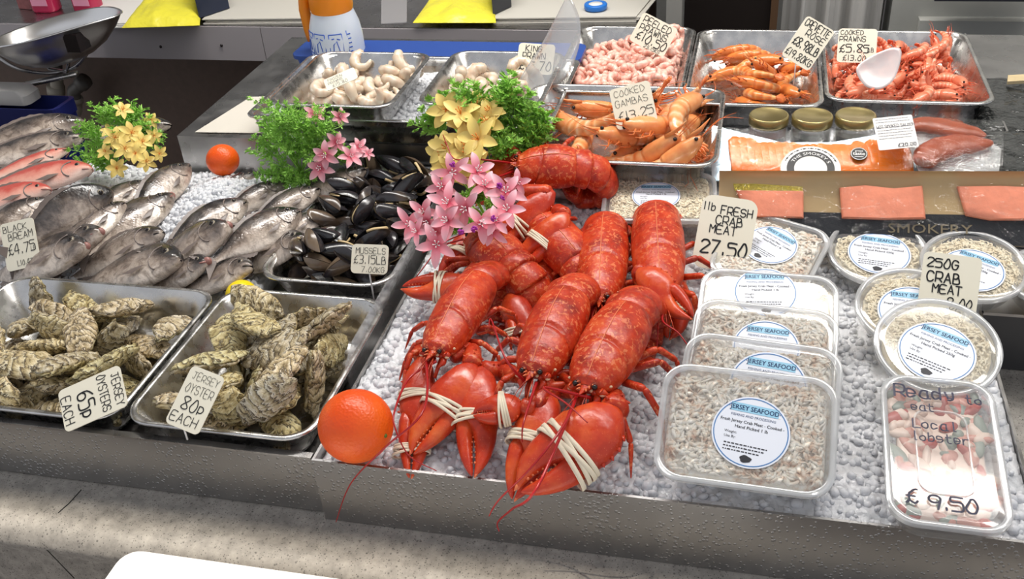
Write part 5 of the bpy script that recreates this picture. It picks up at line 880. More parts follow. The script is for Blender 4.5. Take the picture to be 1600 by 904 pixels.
mb = MB(); mb.box((XR + .002, 1.078, -.004), (1.4, 1.235, 0)); mb.build('worktop', M_steel(), root, smooth=False)
# raised shelf of the second tier
root = thing('steel_raised_shelf', 'grey steel shelf raised behind the fish and mussels with the prawn trays above', 'shelf', (-.3, 1.55, -.088))
mb = MB(); mb.box((-.945, 1.372, .044), (-.37, 1.86, .05)); mb.build('shelf_top', M_steel(), root, smooth=False)
mb = MB(); mb.box((-.945, 1.372, -.088), (-.37, 1.376, .044)); mb.build('front_panel', M_steel(), root, smooth=False)
mb = MB(); mb.box((-.945, 1.376, -.088), (-.941, 1.86, .044)); mb.build('side_panel', M_steel(), root, smooth=False)
mb = MB(); mb.box((-.37, 1.24, .028), (.37, 1.86, .034)); mb.build('shelf_top', M_steel(), root, smooth=False)
mb = MB(); mb.box((-.37, 1.237, -.088), (.37, 1.24, .034)); mb.build('front_panel', M_steel(), root, smooth=False)
mb = MB(); mb.box((.367, 1.24, .034), (.37, 1.86, .075)); mb.build('side_rail', M_steel(), root, smooth=False)
mb = MB(); mb.box((-.945, 1.80, -.088), (.37, 1.805, .044)); mb.build('back_panel', M_steel(), root, smooth=False)
# blue edge of a crate peeping out behind the trays
root = thing('blue_fish_crate', 'blue plastic crate standing behind the two raw prawn trays', 'crate', (-.62, 1.80, .05))
mb = MB(); Mx = Matrix.Translation((-.57, 1.685, 0)); A_ = rr(.54, .09, .02, 4); mb.rings([[Mx @ V(x * k, y * k, z) for x, y in A_] for k, z in ((.96, .0505), (1, .088), (1, .092), (.96, .092), (.93, .06))]); mb.build('crate_body', plain('blue_plastic', srgb(40, 74, 150), .4), root, sharp=40)
mb = MB(); mb.rings([[Mx @ V(x * k, y * k, z) for x, y in A_] for k, z in ((1.0, .086), (1.02, .086), (1.02, .093), (1.0, .093))]); mb.build('rim', plain('blue_plastic', srgb(40, 74, 150), .4), root, sharp=40)

# ---- ice
def z_front(x, y): return -.012 + interp(y, [.70, .76, 1.0, 1.15, 1.24], [0, .008, .014, .022, .050]) + .004 * noise.noise((x * 9, y * 9, 2)) + (-.004 if x > XR - .02 or x < XL + .02 else 0)
ice_bed('crushed_ice', 'crushed ice bed under the lobsters and the crab meat tubs', XL + .004, XR - .004, YF + .002, 1.231, z_front, 5200, 1, base=-.0555)
def z_up(x, y): return .058 + .006 * noise.noise((x * 8, y * 8, 5)) + interp(y, [1.24, 1.28, 1.5, 1.85], [-.008, 0, 0, -.02])
ice_bed('crushed_ice', 'crushed ice around the jars and under the cooked prawn trays', -.360, .360, 1.245, 1.80, lambda x, y: min(z_up(x, y), .046) if y > 1.42 or (x < -.03 and y > 1.245) else z_up(x, y), 2600, 2, base=.035, clip=lambda x, y: y < 1.44 and x > -.03 or y < 1.24)
mbt = (-.80, -.345, 1.36, 1.66)
tray('ice_tray', 'large deep steel tray of ice under the two raw prawn trays', 'tray', -.80, -.29, 1.352, 1.635, .10, depth=.048, r=.02, flare=.006)
ice_bed('crushed_ice', 'crushed ice in the deep tray around the raw prawn trays', -.78, -.31, 1.372, 1.615, lambda x, y: .076 + .003 * noise.noise((x * 20, y * 20, 1)), 2200, 3, base=.056)
def z_fish(x, y): return -.034 + interp(y, [1.0, 1.08, 1.3], [0, .008, .018]) + .007 * noise.noise((x * 7, y * 7, 8)) + interp(x, [-1.9, -1.3, -.9], [.04, .02, 0])
ice_bed('crushed_ice', 'crushed ice under the whole fish left of the mussel tray', -1.75, -.655, 1.0, 1.365, z_fish, 3600, 4, base=-.0475)
def z_mound(x, y):
    d = math.hypot((x + .80) / .105, (y - 1.235) / .12); return -.03 + .060 * math.exp(-d * d * 1.1)
ice_bed('crushed_ice', 'loose heap of crushed ice on the fish in front of the small orange', -.90, -.70, 1.13, 1.34, z_mound, 1500, 6, base=-.040)

# ---- trays and their catch
TR = 'seafood trays'
tray('steel_tray', 'left steel tray of oysters with the 65p tag', 'tray', -1.0, -.676, .716, .985, .012, depth=.052, flare=.018, r=.035)
tray('steel_tray', 'steel tray of large oysters with the 80p tag beside the big orange', 'tray', -.668, -.437, .716, .992, .014, depth=.054, flare=.018, r=.035)
tray('steel_tray', 'steel tray of black mussels between the fish and the pink flowers', 'tray', -.643, -.447, 1.015, 1.368, .016, depth=.054, flare=.014, r=.04)
tray('steel_tray', 'steel tray of raw prawns with the tag lying flat in it, left of its pair', 'tray', -.748, -.538, 1.335, 1.572, .13, depth=.047, flare=.014, r=.03)
tray('steel_tray', 'steel tray of raw prawns behind the fern with yellow flowers', 'tray', -.508, -.308, 1.365, 1.60, .125, depth=.043, flare=.014, r=.03)
tray('steel_tray', 'steel tray heaped with small peeled pink prawns', 'tray', -.322, -.103, 1.490, 1.808, .10, depth=.047, flare=.014, r=.03)
tray('steel_tray', 'steel tray of crevettes between peeled prawns and cooked prawns', 'tray', -.101, .111, 1.455, 1.797, .10, depth=.047, flare=.014, r=.03)
tray('steel_tray', 'steel tray of cooked shell-on prawns at the far right', 'tray', .113, .357, 1.482, 1.800, .10, depth=.047, flare=.014, r=.03)
tray('steel_tray', 'wide steel tray of large cooked gambas nearest the lobsters', 'tray', -.350, -.036, 1.232, 1.512, .104, depth=.047, flare=.016, r=.035)

def place(key, protos, z_max=9, dx=0, dy=0, dz=0, keep=None, zmin=-9):
    used = set()
    for row in POSES[key].split(';'):
        i, x, y, z, a, b, c = map(int, row.split(',')); z = z / 1e4 + dz
        if z > z_max or z < zmin or (keep and not keep(x / 1e4 + dx, y / 1e4 + dy)): continue
        p = protos[i]
        if i in used: o = copy_tree(p)
        else: o = p; used.add(i)
        o.location = (x / 1e4 + dx, y / 1e4 + dy, z); o.rotation_euler = [math.radians(q) for q in (a, b, c)]
    for i, p in enumerate(protos):
        if i not in used:
            for k in KIDS(p): bpy.data.objects.remove(k)
            bpy.data.objects.remove(p)
place('oyster_left', [oyster_proto(i, 'rough grey-green oyster in the pile in the left tray with the 65p tag', 'oysters at 65p in the left tray') for i in range(6)], z_max=.026)
place('oyster_right', [oyster_proto(i, 'rough grey-green oyster in the pile in the tray with the 80p tag', 'oysters at 80p beside the big orange') for i in range(6)], z_max=.045)
place('mussel', [mussel_proto(i, 'black mussel in the pile in the steel tray beside the fish', 'mussels in their tray') for i in range(4)], z_max=.045)
place('peeled', [peeled_proto(i, .046, .0072, M_peel, 'small peeled pink prawn in the heap with the peeled prawns tag', 'peeled prawns in the back tray') for i in range(4)])
place('cooked', [prawn_proto(i, .075, .0088, M_prawn, 'orange-pink cooked prawn in the heap in the right back tray', 'cooked prawns in the right back tray') for i in range(3)])
place('gamba', [prawn_proto(i, .17, .0155, M_gamba, 'large orange cooked gamba in the wide tray behind the lobsters', 'gambas in the wide tray', name='gamba', curl=1.2) for i in range(3)])
place('crevette', [prawn_proto(i, .115, .0118, M_crev, 'orange crevette in the middle back tray', 'crevettes in the middle back tray', name='crevette', curl=2.0) for i in range(3)])
place('raw_left', [peeled_proto(i, .070, .0105, M_scampi, 'pale raw prawn in the tray with its tag lying flat', 'raw prawns in the left raw tray', name='raw_prawn') for i in range(4)])
place('raw_right', [peeled_proto(i, .070, .0105, M_scampi, 'pale raw prawn in the tray behind the yellow flowers', 'raw prawns behind the yellow flowers', name='raw_prawn') for i in range(4)], dx=.06, dy=.03, dz=-.003)

# ---- whole fish: snout and tail points read off the photo
FG = 'whole bream laid on the ice'
FISH = [
 # label, head, tail, zh, zt, ht, roll, extras
 ('black bream whose head points at the small orange, behind the ice heap', (296, 258), (205, 345), .035, .015, 0.37, 60, {}),
 ('black bream just right of the small orange with its dark head up', (402, 270), (318, 330), .02, .005, 0.32, 58, {}),
 ('long dark bream lying nose up below the yellow flowers, belly turned away', (176, 298), (20, 400), .05, .02, 0.41, 20, {}),
 ('black bream with a pale belly and open gill next to the long dark bream', (196, 318), (75, 420), .03, .01, 0.39, 75, {}),
 ('black bream with a pink snout half buried in the ice in mid pile', (271, 305), (130, 400), .02, .0, 0.37, 66, dict(nose=True)),
 ('black bream behind the price tag with its dark head turned up', (78, 312), (-50, 395), .04, .02, 0.41, 64, {}),
 ('black bream with a dark gill lying under the pink-nosed one below the flowers', (233, 285), (120, 345), .02, .01, 0.37, 70, dict(nose=True)),
 ('black bream right of centre with pale flank and round snout', (386, 315), (250, 400), .035, .015, 0.39, 64, {}),
 ('large black bream with a silver belly, gills towards the ice heap', (360, 352), (200, 462), .05, .02, 0.44, 72, dict(nose=True)),
 ('slim black bream lying under the big one with its head by the ice', (256, 362), (100, 440), .03, .01, 0.37, 68, {}),
 ('black bream whose reddish head sits right of the black bream tag', (160, 362), (10, 440), .045, .02, 0.39, 70, dict(nose=True)),
 ('black bream with a pink nose lowest beside the black bream tag', (137, 385), (-20, 470), .04, .02, 0.41, 66, dict(nose=True)),
 ('black bream with a blunt spotted head near the back rim of the oyster tray', (284, 405), (120, 475), .045, .02, 0.44, 70, {}),
 ('small black bream with a red mouth touching the oyster tray', (326, 408), (225, 475), .04, .02, 0.41, 60, dict(nose=True)),
 ('black bream lowest in the pile, long head towards the mussel tray', (395, 415), (270, 470), .03, .01, 0.41, 72, {}),
 ('bright silver bream with a black line above it left of the mussel tray', (470, 330), (330, 410), .04, .02, 0.41, 66, {}),
 ('silver bream with dark gill halfway along the mussel tray', (500, 295), (385, 355), .04, .02, 0.37, 66, {}),
 ('pale bream whose head touches the mussel tray rim', (508, 335), (400, 390), .03, .01, 0.39, 70, {}),
 ('bream lying at the top by the raised shelf, head towards the mussel tray corner', (572, 265), (450, 320), .04, .02, 0.34, 66, {}),
 ('pale bream at the foot of the mussel tray next to the lemon', (480, 372), (345, 430), .03, .01, 0.41, 70, {}),
 ('bream lying below the fern, its head hidden by the leaves', (445, 285), (340, 345), .03, .01, 0.34, 62, {}),
]
FISH += [
 ('silver sea fish with a dark blotched head at the back left by the yellow flowers', (132, 190), (-60, 235), .05, .04, 0.32, 60, {}),
 ('dark whole fish whose head lies behind the yellow flowers', (268, 195), (120, 215), .045, .04, 0.29, 60, {}),
 ('pale silver fish upper left above the pink fish', (130, 215), (-70, 260), .05, .03, 0.29, 68, {}),
]
for lb, h, tl, zh, zt, ht, roll, kw in FISH: fish(lb, h, tl, zh, zt, ht, roll, **kw)
for lb, h, tl, zh, zt, ht, roll in [
 ('pale pink fish with a bare flank at the far left edge', (108, 234), (-40, 290), .05, .03, .24, 70),
 ('pink speckled red bream whose head points at the yellow flowers', (145, 264), (-40, 300), .05, .03, .30, 66),
 ('red bream with a bright red gill at the left edge above the dark bream', (80, 296), (-80, 330), .05, .03, .30, 64)]:
    fish(lb, h, tl, zh, zt, ht, roll, name='red_bream', red=True)

# ---- fruit
def fruit(name, label, c, r, m, cat, sq=.97, nub=None):
    root = thing(name, label, cat, c - V(0, 0, r * sq)); mb = MB(); mb.ball(c, (r, r, r * sq), 48, 32)
    mb.build('peel', m, root)
    if nub: mb = MB(); q = Vector(nub).normalized(); mb.ball(c + q * r * .985, (r * .06, r * .06, r * .06), 10, 6); mb.build('stem_scar', plain('green_nub', srgb(90, 110, 30), .6), root)
    return root
fruit('orange', 'big orange at the front left corner of the ice display', P(556, 665, .042), .0395, M_orange(), 'orange', nub=(.93, -.3, .05))
fruit('orange', 'small orange on the fish beside the raised steel shelf', P(348, 250, .040), .0265, M_orange(), 'orange')
fruit('lemon', 'yellow lemon peeping out between the oyster trays and the fish', P(378, 462, -.002), .022, plain('lemon_peel', srgb(248, 216, 10), .35, bump=(300, .4, .001)), 'lemon', sq=1.0)

# ---- lobsters
CL = M_claw
ant = lambda *p: list(p)
lobster('whole red lobster lowest left of the pile, beside the big orange', (748, 442), (668, 574), .070, .060, .031, up=(-.12, -.25, 1), seed=1, tail=dict(curl=32, start=8), legs=(1, 1),
  arms=[dict(side=1, elbow=(655, 548), base=(660, 560), tip=(634, 738), w=0.0211, z=.035, zc=.006, zb=.045, flip=-1, bands=(.36, .78)),
        dict(side=-1, elbow=(738, 545), base=(738, 572), tip=(638, 676), w=0.0265, z=.05, zb=.055, zc=.05, flip=1, bands=(.5,), n=(0, -.4, .9))],
  antennae=[[(640, 590, .055), (617, 640, .06), (618, 670, .055), (640, 712, .03), (682, 735, .012)], [(662, 640, .09), (600, 700, .06), (548, 755, -.01), (525, 815, -.065)]])
lobster('red lobster in the middle of the pile, one claw pointing straight down at the front', (888, 468), (824, 608), .078, .066, .0335, up=(-.1, -.28, 1), seed=2, tail=dict(curl=38, start=4),
  arms=[dict(side=1, elbow=(785, 580), base=(752, 578), tip=(736, 744), w=0.0250, z=.04, zb=.05, zc=.006, flip=-1, bands=(.50,)),
        dict(side=-1, elbow=(835, 640), base=(812, 632), tip=(738, 640), w=0.0183, z=.05, zc=.06, zb=.055, flip=1, bands=(.38,))],
  antennae=[[(790, 560, .10), (768, 500, .10), (764, 508, .10)], [(818, 660, .07), (816, 690, .05)]])
lobster('whole red lobster with two big banded claws reaching over the front edge', (982, 494), (906, 630), .078, .066, .0355, up=(-.08, -.28, 1), seed=3, tail=dict(curl=34, start=2), legs=(1, 1.1),
  arms=[dict(side=1, elbow=(868, 605), base=(858, 618), tip=(798, 778), w=0.0250, z=.04, zb=.05, zc=.010, flip=-1, bands=(.48,)),
        dict(side=-1, elbow=(958, 618), base=(960, 645), tip=(812, 764), w=0.0359, z=.05, zb=.060, zc=.030, flip=1, bands=(.52,), n=(.05, -.45, .9), open=.03)],
  antennae=[[(880, 665, .085), (830, 730, .07), (780, 780, .02), (764, 806, -.005)], [(840, 760, .07), (800, 795, .00), (778, 815, -.03), (780, 830, -.04)], [(850, 605, .10), (885, 630, .11), (918, 660, .11)]])
lobster('smaller red lobster facing the viewer behind the middle one, pale seam on its back', (945, 352), (936, 492), .060, .052, .033, up=(0, -.45, 1), seed=4, tail=dict(curl=50, start=30),
  arms=[dict(side=-1, elbow=(975, 505), base=(955, 488), tip=(905, 490), w=0.0172, z=.03, flip=1, bands=(.5,))],
  antennae=[[(918, 520, .05), (900, 560, .045)], [(960, 505, .06), (968, 520, .05)]])
lobster('red lobster furthest right, facing the viewer in front of the crab meat tub', (1025, 335), (1034, 486), .068, .056, .034, up=(0, -.45, 1), seed=5, tail=dict(curl=50, start=30), legs=(1.1, 1.2),
  arms=[dict(side=1, elbow=(1000, 428), base=(1000, 424), tip=(1086, 500), w=0.0203, z=.06, zb=.075, zc=.05, flip=1, bands=(), n=(-.2, -.5, .9)),
        dict(side=-1, elbow=(1058, 440), base=(1064, 455), tip=(1043, 535), w=0.0203, z=.03, zb=.045, zc=.012, flip=-1, bands=(.45,))],
  antennae=[[(1035, 500, .07), (1060, 520, .07), (1078, 545, .06)], [(1028, 505, .05), (1026, 545, .03)]])
lobster('red lobster on top at the back, lying sideways with its head to the yellow flowers', (900, 262), (795, 262), .105, .110, .034, up=(.1, -.45, 1), seed=6, tail=dict(curl=46, start=6), legs=(1.1, 0), legspread=1.1,
  arms=[dict(side=-1, elbow=(815, 300), base=(862, 300), tip=(748, 372), w=0.0226, z=.10, zb=.105, zc=.08, flip=1, bands=(.52,), n=(-.1, -.6, .8)),
        dict(side=1, elbow=(800, 240), base=(805, 245), tip=(735, 300), w=0.0265, z=.12, zb=.11, zc=.09, flip=-1, bands=(), n=(-.1, -.5, .85))],
  antennae=[[(780, 252, .13), (740, 248, .14), (710, 248, .15), (698, 225, .16), (692, 210, .17)], [(760, 280, .12), (720, 275, .12)]])
lobster('red lobster half hidden under the one at the back, two banded claws crossing it', (905, 415), (815, 318), .050, .075, .033, up=(.1, -.35, 1), seed=7, tail=dict(curl=44, start=4), legs=(.8, 1),
  arms=[dict(side=1, elbow=(870, 330), base=(884, 335), tip=(800, 392), w=0.0211, z=.085, zb=.095, zc=.085, flip=1, bands=(.5,), n=(-.1, -.6, .8))],
  antennae=[[(760, 350, .08), (700, 375, .06), (660, 395, .05)]])
lobster('red lobster under the pink flowers with its back to the viewer', (800, 415), (735, 365), .055, .060, .033, up=(.1, -.35, 1), seed=8, tail=dict(curl=44, start=4), legs=(1, 1),
  arms=[dict(side=1, elbow=(735, 440), base=(735, 448), tip=(627, 446), w=0.0211, z=.045, flip=-1, bands=(.46,), open=.08),
        dict(side=-1, elbow=(740, 362), base=(742, 355), tip=(685, 408), w=0.0172, z=.055, flip=1, bands=(.5,))],
  antennae=[[(690, 385, .05), (660, 420, .04), (642, 445, .03)]])
lobster('red lobster buried between the two speckled ones, only an orange claw and legs in view', (852, 420), (822, 470), .022, .022, .030, up=(0, -.2, 1), seed=9, hide_tail=True, legs=(1, 1),
  arms=[dict(side=1, elbow=(802, 450), base=(802, 458), tip=(816, 540), w=0.0203, z=.035, zc=.015, flip=-1, bands=(.72,))])

# ---- acrylic divider standing on the left rim of the ice display
pl = [(592, 498), (640, 432), (700, 360), (704, 338), (640, 440), (598, 560)]
root = thing('plastic_divider', 'clear plastic divider on the left rim between oysters and lobsters', 'divider', (XL - .01, 1.0, -.03))
mb = MB(); q = [V(XL - .008, y, z) for y, z in ((.84, -.02), (.84, .022), (.87, .036), (1.20, .040), (1.23, .03), (1.23, -.02))]; 
mb.rings([q, [p + V(-.002, 0, 0) for p in q]]); mb.build('sheet', clear('clear_acrylic', milky=.08, gloss=.05, rough=.06), root, smooth=False)

# ---- flowers
YF_ = [M_yflow(), plain('orange_stamen', srgb(240, 150, 60), .5)]; PF_ = [M_pflow(), plain('white_stamen', srgb(250, 236, 236), .5)]
b = P(180, 262, .03)
bunch('yellow_flower_bunch', 'bunch of yellow artificial flowers and green fern on the fish at the left', b,
  [(150, 205, .07, .045), (170, 182, .10, .05), (200, 185, .10, .05), (140, 235, .05, .045), (160, 258, .04, .04), (225, 200, .09, .045), (185, 215, .08, .05), (235, 225, .06, .04), (205, 180, .1, .04)],
  [(192, 172, .12, .9), (235, 188, .10, .85), (180, 215, .09, 1.1), (205, 208, .10, 1.15), (222, 222, .09, 1), (195, 232, .09, 1.1), (165, 237, .07, .8), (182, 263, .05, 1.0), (228, 253, .05, 1.0), (248, 240, .06, .8), (212, 240, .08, 1), (240, 212, .08, .8), (170, 205, .09, .8)], YF_, .019, 6, .26, 21, stems=False)
b = P(470, 270, .03)
bunch('pink_flower_bunch', 'bushy green fern with small pink flowers in front of the left raw prawn tray', b,
  [(425, 205, .10, .05), (440, 180, .14, .055), (465, 190, .13, .055), (415, 235, .07, .05), (432, 265, .05, .05), (455, 240, .08, .06), (490, 205, .12, .055), (510, 195, .12, .045), (480, 230, .09, .06), (450, 285, .03, .04), (500, 225, .09, .05), (475, 280, .04, .04), (535, 240, .07, .035), (448, 215, .10, .055)],
  [(492, 178, .14, .85), (531, 183, .13, .7), (508, 242, .09, 1.05), (500, 262, .07, 1.05), (548, 245, .08, .9), (525, 222, .10, .9), (560, 230, .08, .8), (575, 240, .07, .5)], PF_, .022, 6, .24, 22, stems=False)
b = P(770, 290, .06)
bunch('yellow_flower_bunch', 'large bunch of pale yellow flowers with green leaves behind the lobsters', b,
  [(690, 170, .16, .045), (680, 195, .13, .045), (735, 155, .19, .05), (770, 165, .18, .055), (800, 155, .18, .05), (790, 195, .15, .055), (820, 180, .16, .05), (835, 215, .13, .05), (805, 225, .13, .055), (760, 200, .15, .05), (845, 200, .14, .04), (785, 150, .19, .045), (820, 235, .11, .045)],
  [(697, 172, .18, 1.05), (720, 178, .18, 1.0), (745, 168, .18, 1.1), (760, 190, .17, 1.1), (735, 200, .16, 1.1), (700, 232, .13, 1.15), (722, 222, .15, 1.05), (748, 218, .16, 1.1), (690, 240, .12, 1.0), (715, 250, .12, 1.1), (738, 265, .11, 1.1), (728, 240, .14, 1.1), (765, 175, .18, .9), (705, 265, .11, 1.0)], YF_, .028, 6, .27, 23, stems=False, leaf=.008)
b = P(765, 350, .07)
bunch('pink_lily_bunch', 'large bunch of pink flowers with magenta berries lying over the lobster claws', b,
  [(745, 310, .12, .02), (770, 318, .12, .02), (720, 350, .10, .02)],
  [(706, 270, .15, 1.1), (745, 268, .15, 1.1), (690, 292, .14, 1.0), (700, 318, .13, 1.15), (728, 325, .13, 1.1), (758, 290, .14, 1.0), (790, 300, .14, 1.1), (793, 328, .13, 1.1), (775, 345, .13, .9), (640, 350, .10, 1.0), (662, 332, .11, 1.0), (680, 362, .10, 1.0), (682, 382, .09, 1.15), (700, 345, .12, 1.05), (752, 350, .125, 1.1), (770, 360, .11, .9), (668, 345, .11, .9), (808, 285, .14, .8), (652, 362, .10, .8)],
  PF_, .025, 5, .21, 24, leaf=.006, buds=[(707, 257, .17), (780, 290, .15), (784, 310, .14), (772, 341, .14), (720, 362, .12), (741, 358, .13)])

# ---- handwritten price tags
nb = (0, -.80, .60)
price_tag('black bream price tag standing among the fish at the left edge', P(32, 415, .01), (.1, -.8, .6), (38, 419), (25, 345), (5, 385), (58, 378),
  [('BLACK', .08, .80, .13), ('BREAM', .2, .62, .14), ('£4.75', .14, .32, .20), ('LB', .80, .33, .09), ('L10.47KG', .34, .07, .11)], stick=(0, 0, -.03))
price_tag('mussels price tag on a white pin in the mussel tray', P(577, 430, .045), nb, (576, 428), (579, 382), (549, 408), (606, 400),
  [('MUSSELS', .12, .68, .20), ('£3.15LB', .08, .34, .27), ('7.00KG', .30, .06, .18)], stick=(0, 0, -.05))
price_tag('65p Jersey oysters tag lying on its side in the left oyster tray', P(142, 620, .035), (0, -.55, .83), (93, 643), (190, 600), (138, 592), (158, 653),
  [('JERSEY', .16, .84, .12), ('OYSTERS', .06, .62, .13), ('65p', .28, .28, .24), ('EACH', .22, .03, .14)], pen=.1)
price_tag('80p Jersey oyster tag leaning on the left wall of its tray', P(305, 625, .052), (.1, -.62, .78), (283, 669), (327, 579), (276, 622), (333, 628),
  [('JERSEY', .16, .80, .12, dict(pen=.06)), ('OYSTER', .12, .58, .14, dict(pen=.06)), ('80p', .22, .30, .20), ('EACH', .08, .08, .15)], stick=(0, 0, -.02))
price_tag('small tag lying flat on the raw prawns in the left raw tray', P(532, 124, .145), (.0, -.5, .86), (536, 131), (529, 114), (507, 130), (557, 118),
  [('FROZEN', .12, .68, .2), ('PRAWNS', .1, .4, .2), ('£15.80', .2, .08, .24)], r=.004)
price_tag('king prawn price tag half behind the clear plastic scoop', P(835, 95, .115), nb, (832, 115), (838, 68), (810, 92), (867, 92),
  [('KING', .20, .74, .19), ('PRAWN', .14, .50, .19), ('£15.70', .08, .12, .28)], pen=.12)
price_tag('peeled prawns price tag tilted over the small pink prawns', P(1021, 53, .14), (0, -.85, .5), (1008, 76), (1032, 32), (992, 48), (1052, 60),
  [('PEELED', .10, .72, .2), ('PRAWNS', .10, .46, .2), ('£10.50', .12, .16, .26), ('23.15KG', .42, .02, .11)], pen=.11)
price_tag('cooked gambas price tag standing up in the wide gamba tray', P(988, 165, .140), nb, (996, 197), (982, 134), (958, 168), (1022, 158),
  [('COOKED', .10, .78, .15, dict(pen=.06)), ('GAMBAS', .08, .53, .16, dict(pen=.06)), ('£13.25', .10, .2, .2, dict(pen=.08))])
price_tag('crevette rose price tag leaning over the crevette tray', P(1262, 68, .15), (0, -.85, .5), (1241, 98), (1283, 36), (1238, 62), (1288, 74),
  [('CREVETTE', .08, .80, .15), ('ROSE', .28, .61, .14), ('£8.98LB', .08, .33, .19), ('£19.80KG', .06, .08, .15)], pen=.11, stick=(0, 0, -.045))
price_tag('cooked prawns price tag against the back of the right tray', P(1340, 70, .13), nb, (1337, 98), (1341, 45), (1309, 70), (1370, 72),
  [('COOKED', .06, .82, .13), ('PRAWNS', .04, .62, .15), ('£5.85', .06, .30, .22), ('LB', .78, .32, .12), ('£13.00', .16, .06, .15)], pen=.12)
price_tag('large 27.50 crab meat tag with clipped corners at the right of the lobsters', P(1133, 360, .075), (.02, -.75, .66), (1122, 423), (1142, 309), (1090, 360), (1178, 368),
  [('11b', .04, .79, .10), ('FRESH', .36, .76, .11), ('CRAB', .30, .62, .11), ('MEAT', .22, .49, .11), ('27.50', .12, .21, .18), ('LB', .62, .06, .09)], pen=.13, r=.014, stick=(0, 0, -.02))
price_tag('250g crab meat tag standing between the round tubs', P(1484, 440, .08), (.02, -.75, .66), (1478, 492), (1490, 398), (1438, 440), (1530, 448),
  [('250G', .08, .76, .15), ('CRAB', .10, .52, .16), ('MEAT', .22, .34, .14), ('9.00', .50, .16, .13), ('KG', .55, .02, .11)], pen=.15)
# ---- crab meat tubs
CAM_P = V(0, 0, CAM_H)
_meat = {}
def meat_mesh(kind, W, D, rnd_, seed, m):
    """heap of flakes and shreds filling the tub up to the lid, local to the lid's frame"""
    key = (kind, round(W, 3), round(D, 3), rnd_)
    if key in _meat: return _meat[key]
    rg = random.Random(seed); mb = MB(); inside = (lambda x, y: math.hypot(x, y) < W / 2) if rnd_ else (lambda x, y: abs(x) < W / 2 and abs(y) < D / 2)
    out = [(W / 2 * math.cos(a), W / 2 * math.sin(a)) for a in np.linspace(0, 2 * math.pi, 33)[:-1]] if rnd_ else rr(W, D, .018, 5)
    mb.rings([[V(x * k, y * k, z) for x, y in out] for k, z in ((.9, -.022), (1, -.014), (1, -.0095), (.96, -.0070), (.5, -.0062))])
    n = int(W * D * (150000 if kind == 'pale' else 110000))
    for _ in range(n):
        x, y = rg.uniform(-W / 2, W / 2), rg.uniform(-D / 2, D / 2)
        if not inside(x * 1.03, y * 1.03): continue
        z = -.0058 + rg.uniform(0, .0020); a = rg.uniform(0, 6.28); l = rg.uniform(.003, .011) * (1 if kind == 'pale' else 1.4); c = rg.uniform(-1.2, 1.2); pts = []
        for k in range(5):
            t = k / 4 - .5; pts.append(V(x + math.cos(a) * l * t - math.sin(a) * c * l * (t * t - .1), y + math.sin(a) * l * t + math.cos(a) * c * l * (t * t - .1), z + .001 * math.cos(3 * t)))
        if not all(inside(p.x * 1.02, p.y * 1.02) for p in (pts[0], pts[-1])): continue
        w = rg.uniform(.0006, .0016) * (1 if kind == 'pale' else 1.5); mb.loft(pts, [w * .3, w, w * 1.1, w, w * .3], [w * .2, w * .4, w * .45, w * .4, w * .2], n=5)
    if kind != 'pale':
        for _ in range(int(W * D * 3500)):
            x, y = rg.uniform(-W / 2, W / 2) * .95, rg.uniform(-D / 2, D / 2) * .95
            if not inside(x * 1.06, y * 1.06): continue
            e = Euler((rg.uniform(-.5, .5), rg.uniform(-.5, .5), rg.uniform(0, 6))).to_matrix().to_4x4(); s = rg.uniform(.0025, .006); mb.ball((x, y, -.0055), (s * rg.uniform(.8, 2), s * .7, s * .45), 8, 5, e)
    o = mb.build('crab_meat', m, None); _meat[key] = o; return o
def sticker(parent, M, r, txt2, rot=0.0, seed=0):
    Mr = M @ Matrix.Rotation(rot, 4, 'Z'); mb = MB(); mb.rings([[Mr @ V(r * k * math.cos(a), r * k * math.sin(a), z) for a in np.linspace(0, 2 * math.pi, 49)[:-1]] for k, z in ((1, 0), (1, .00035))]); st = mb.build('round_sticker', plain('sticker_paper', srgb(226, 230, 240), .35), parent, smooth=False)
    z = .0006; mb = MB(); outline_disc(mb, r * .93, r * .955, Mr, z); ht = r * .115
    mb.build('blue_ring', plain('sticker_blue', srgb(60, 120, 180), .4), st, smooth=False)
    mb = MB(); quad(mb, -r * .62, r * .52, r * .62, r * .76, Mr, z); mb.build('blue_banner', plain('sticker_pale_blue', srgb(150, 200, 226), .4), st, smooth=False)
    mb = MB(); printed(mb, '\u00b7JERSEY SEAFOOD\u00b7', 0, r * .57, r * .19, Mr, z + .0002, sx=.86, bold=.02); printed(mb, 'FISHING AND PROCESSING', 0, r * .38, r * .10, Mr, z, sx=.95)
    mb.build('printed_name', plain('navy_ink', srgb(24, 60, 110), .5), st, smooth=False)
    mb = MB(); printed(mb, 'Fresh Jersey Crab Meat - Cooked -', 0, r * .20, r * .125, Mr, z, sx=.92, bold=.012); printed(mb, txt2, 0, r * .05, r * .125, Mr, z, bold=.012)
    printed(mb, 'Weight:', -r * .5, -r * .12, r * .10, Mr, z); printed(mb, 'Use By:', -r * .5, -r * .25, r * .10, Mr, z)
    rg = random.Random(seed)
    for k in range(3):
        x = -r * .62
        while x < r * .5 - k * r * .1:
            w = rg.uniform(.03, .09) * r; quad(mb, x, -r * (.42 + .09 * k), x + w, -r * (.40 + .09 * k) + r * .012, Mr, z); x += w + r * .025
    pts = [(math.cos(a) * r * .15 * (1 + .12 * math.sin(5 * a)), -r * .76 + math.sin(a) * r * .10 * (1 + .15 * math.cos(3 * a))) for a in np.linspace(0, 6.28, 19)[:-1]]
    mb.add([Mr @ V(x, y, z + .0001) for x, y in pts], [tuple(range(len(pts)))])
    mb.build('small_print', plain('sticker_ink', srgb(30, 30, 40), .5), st, smooth=False)
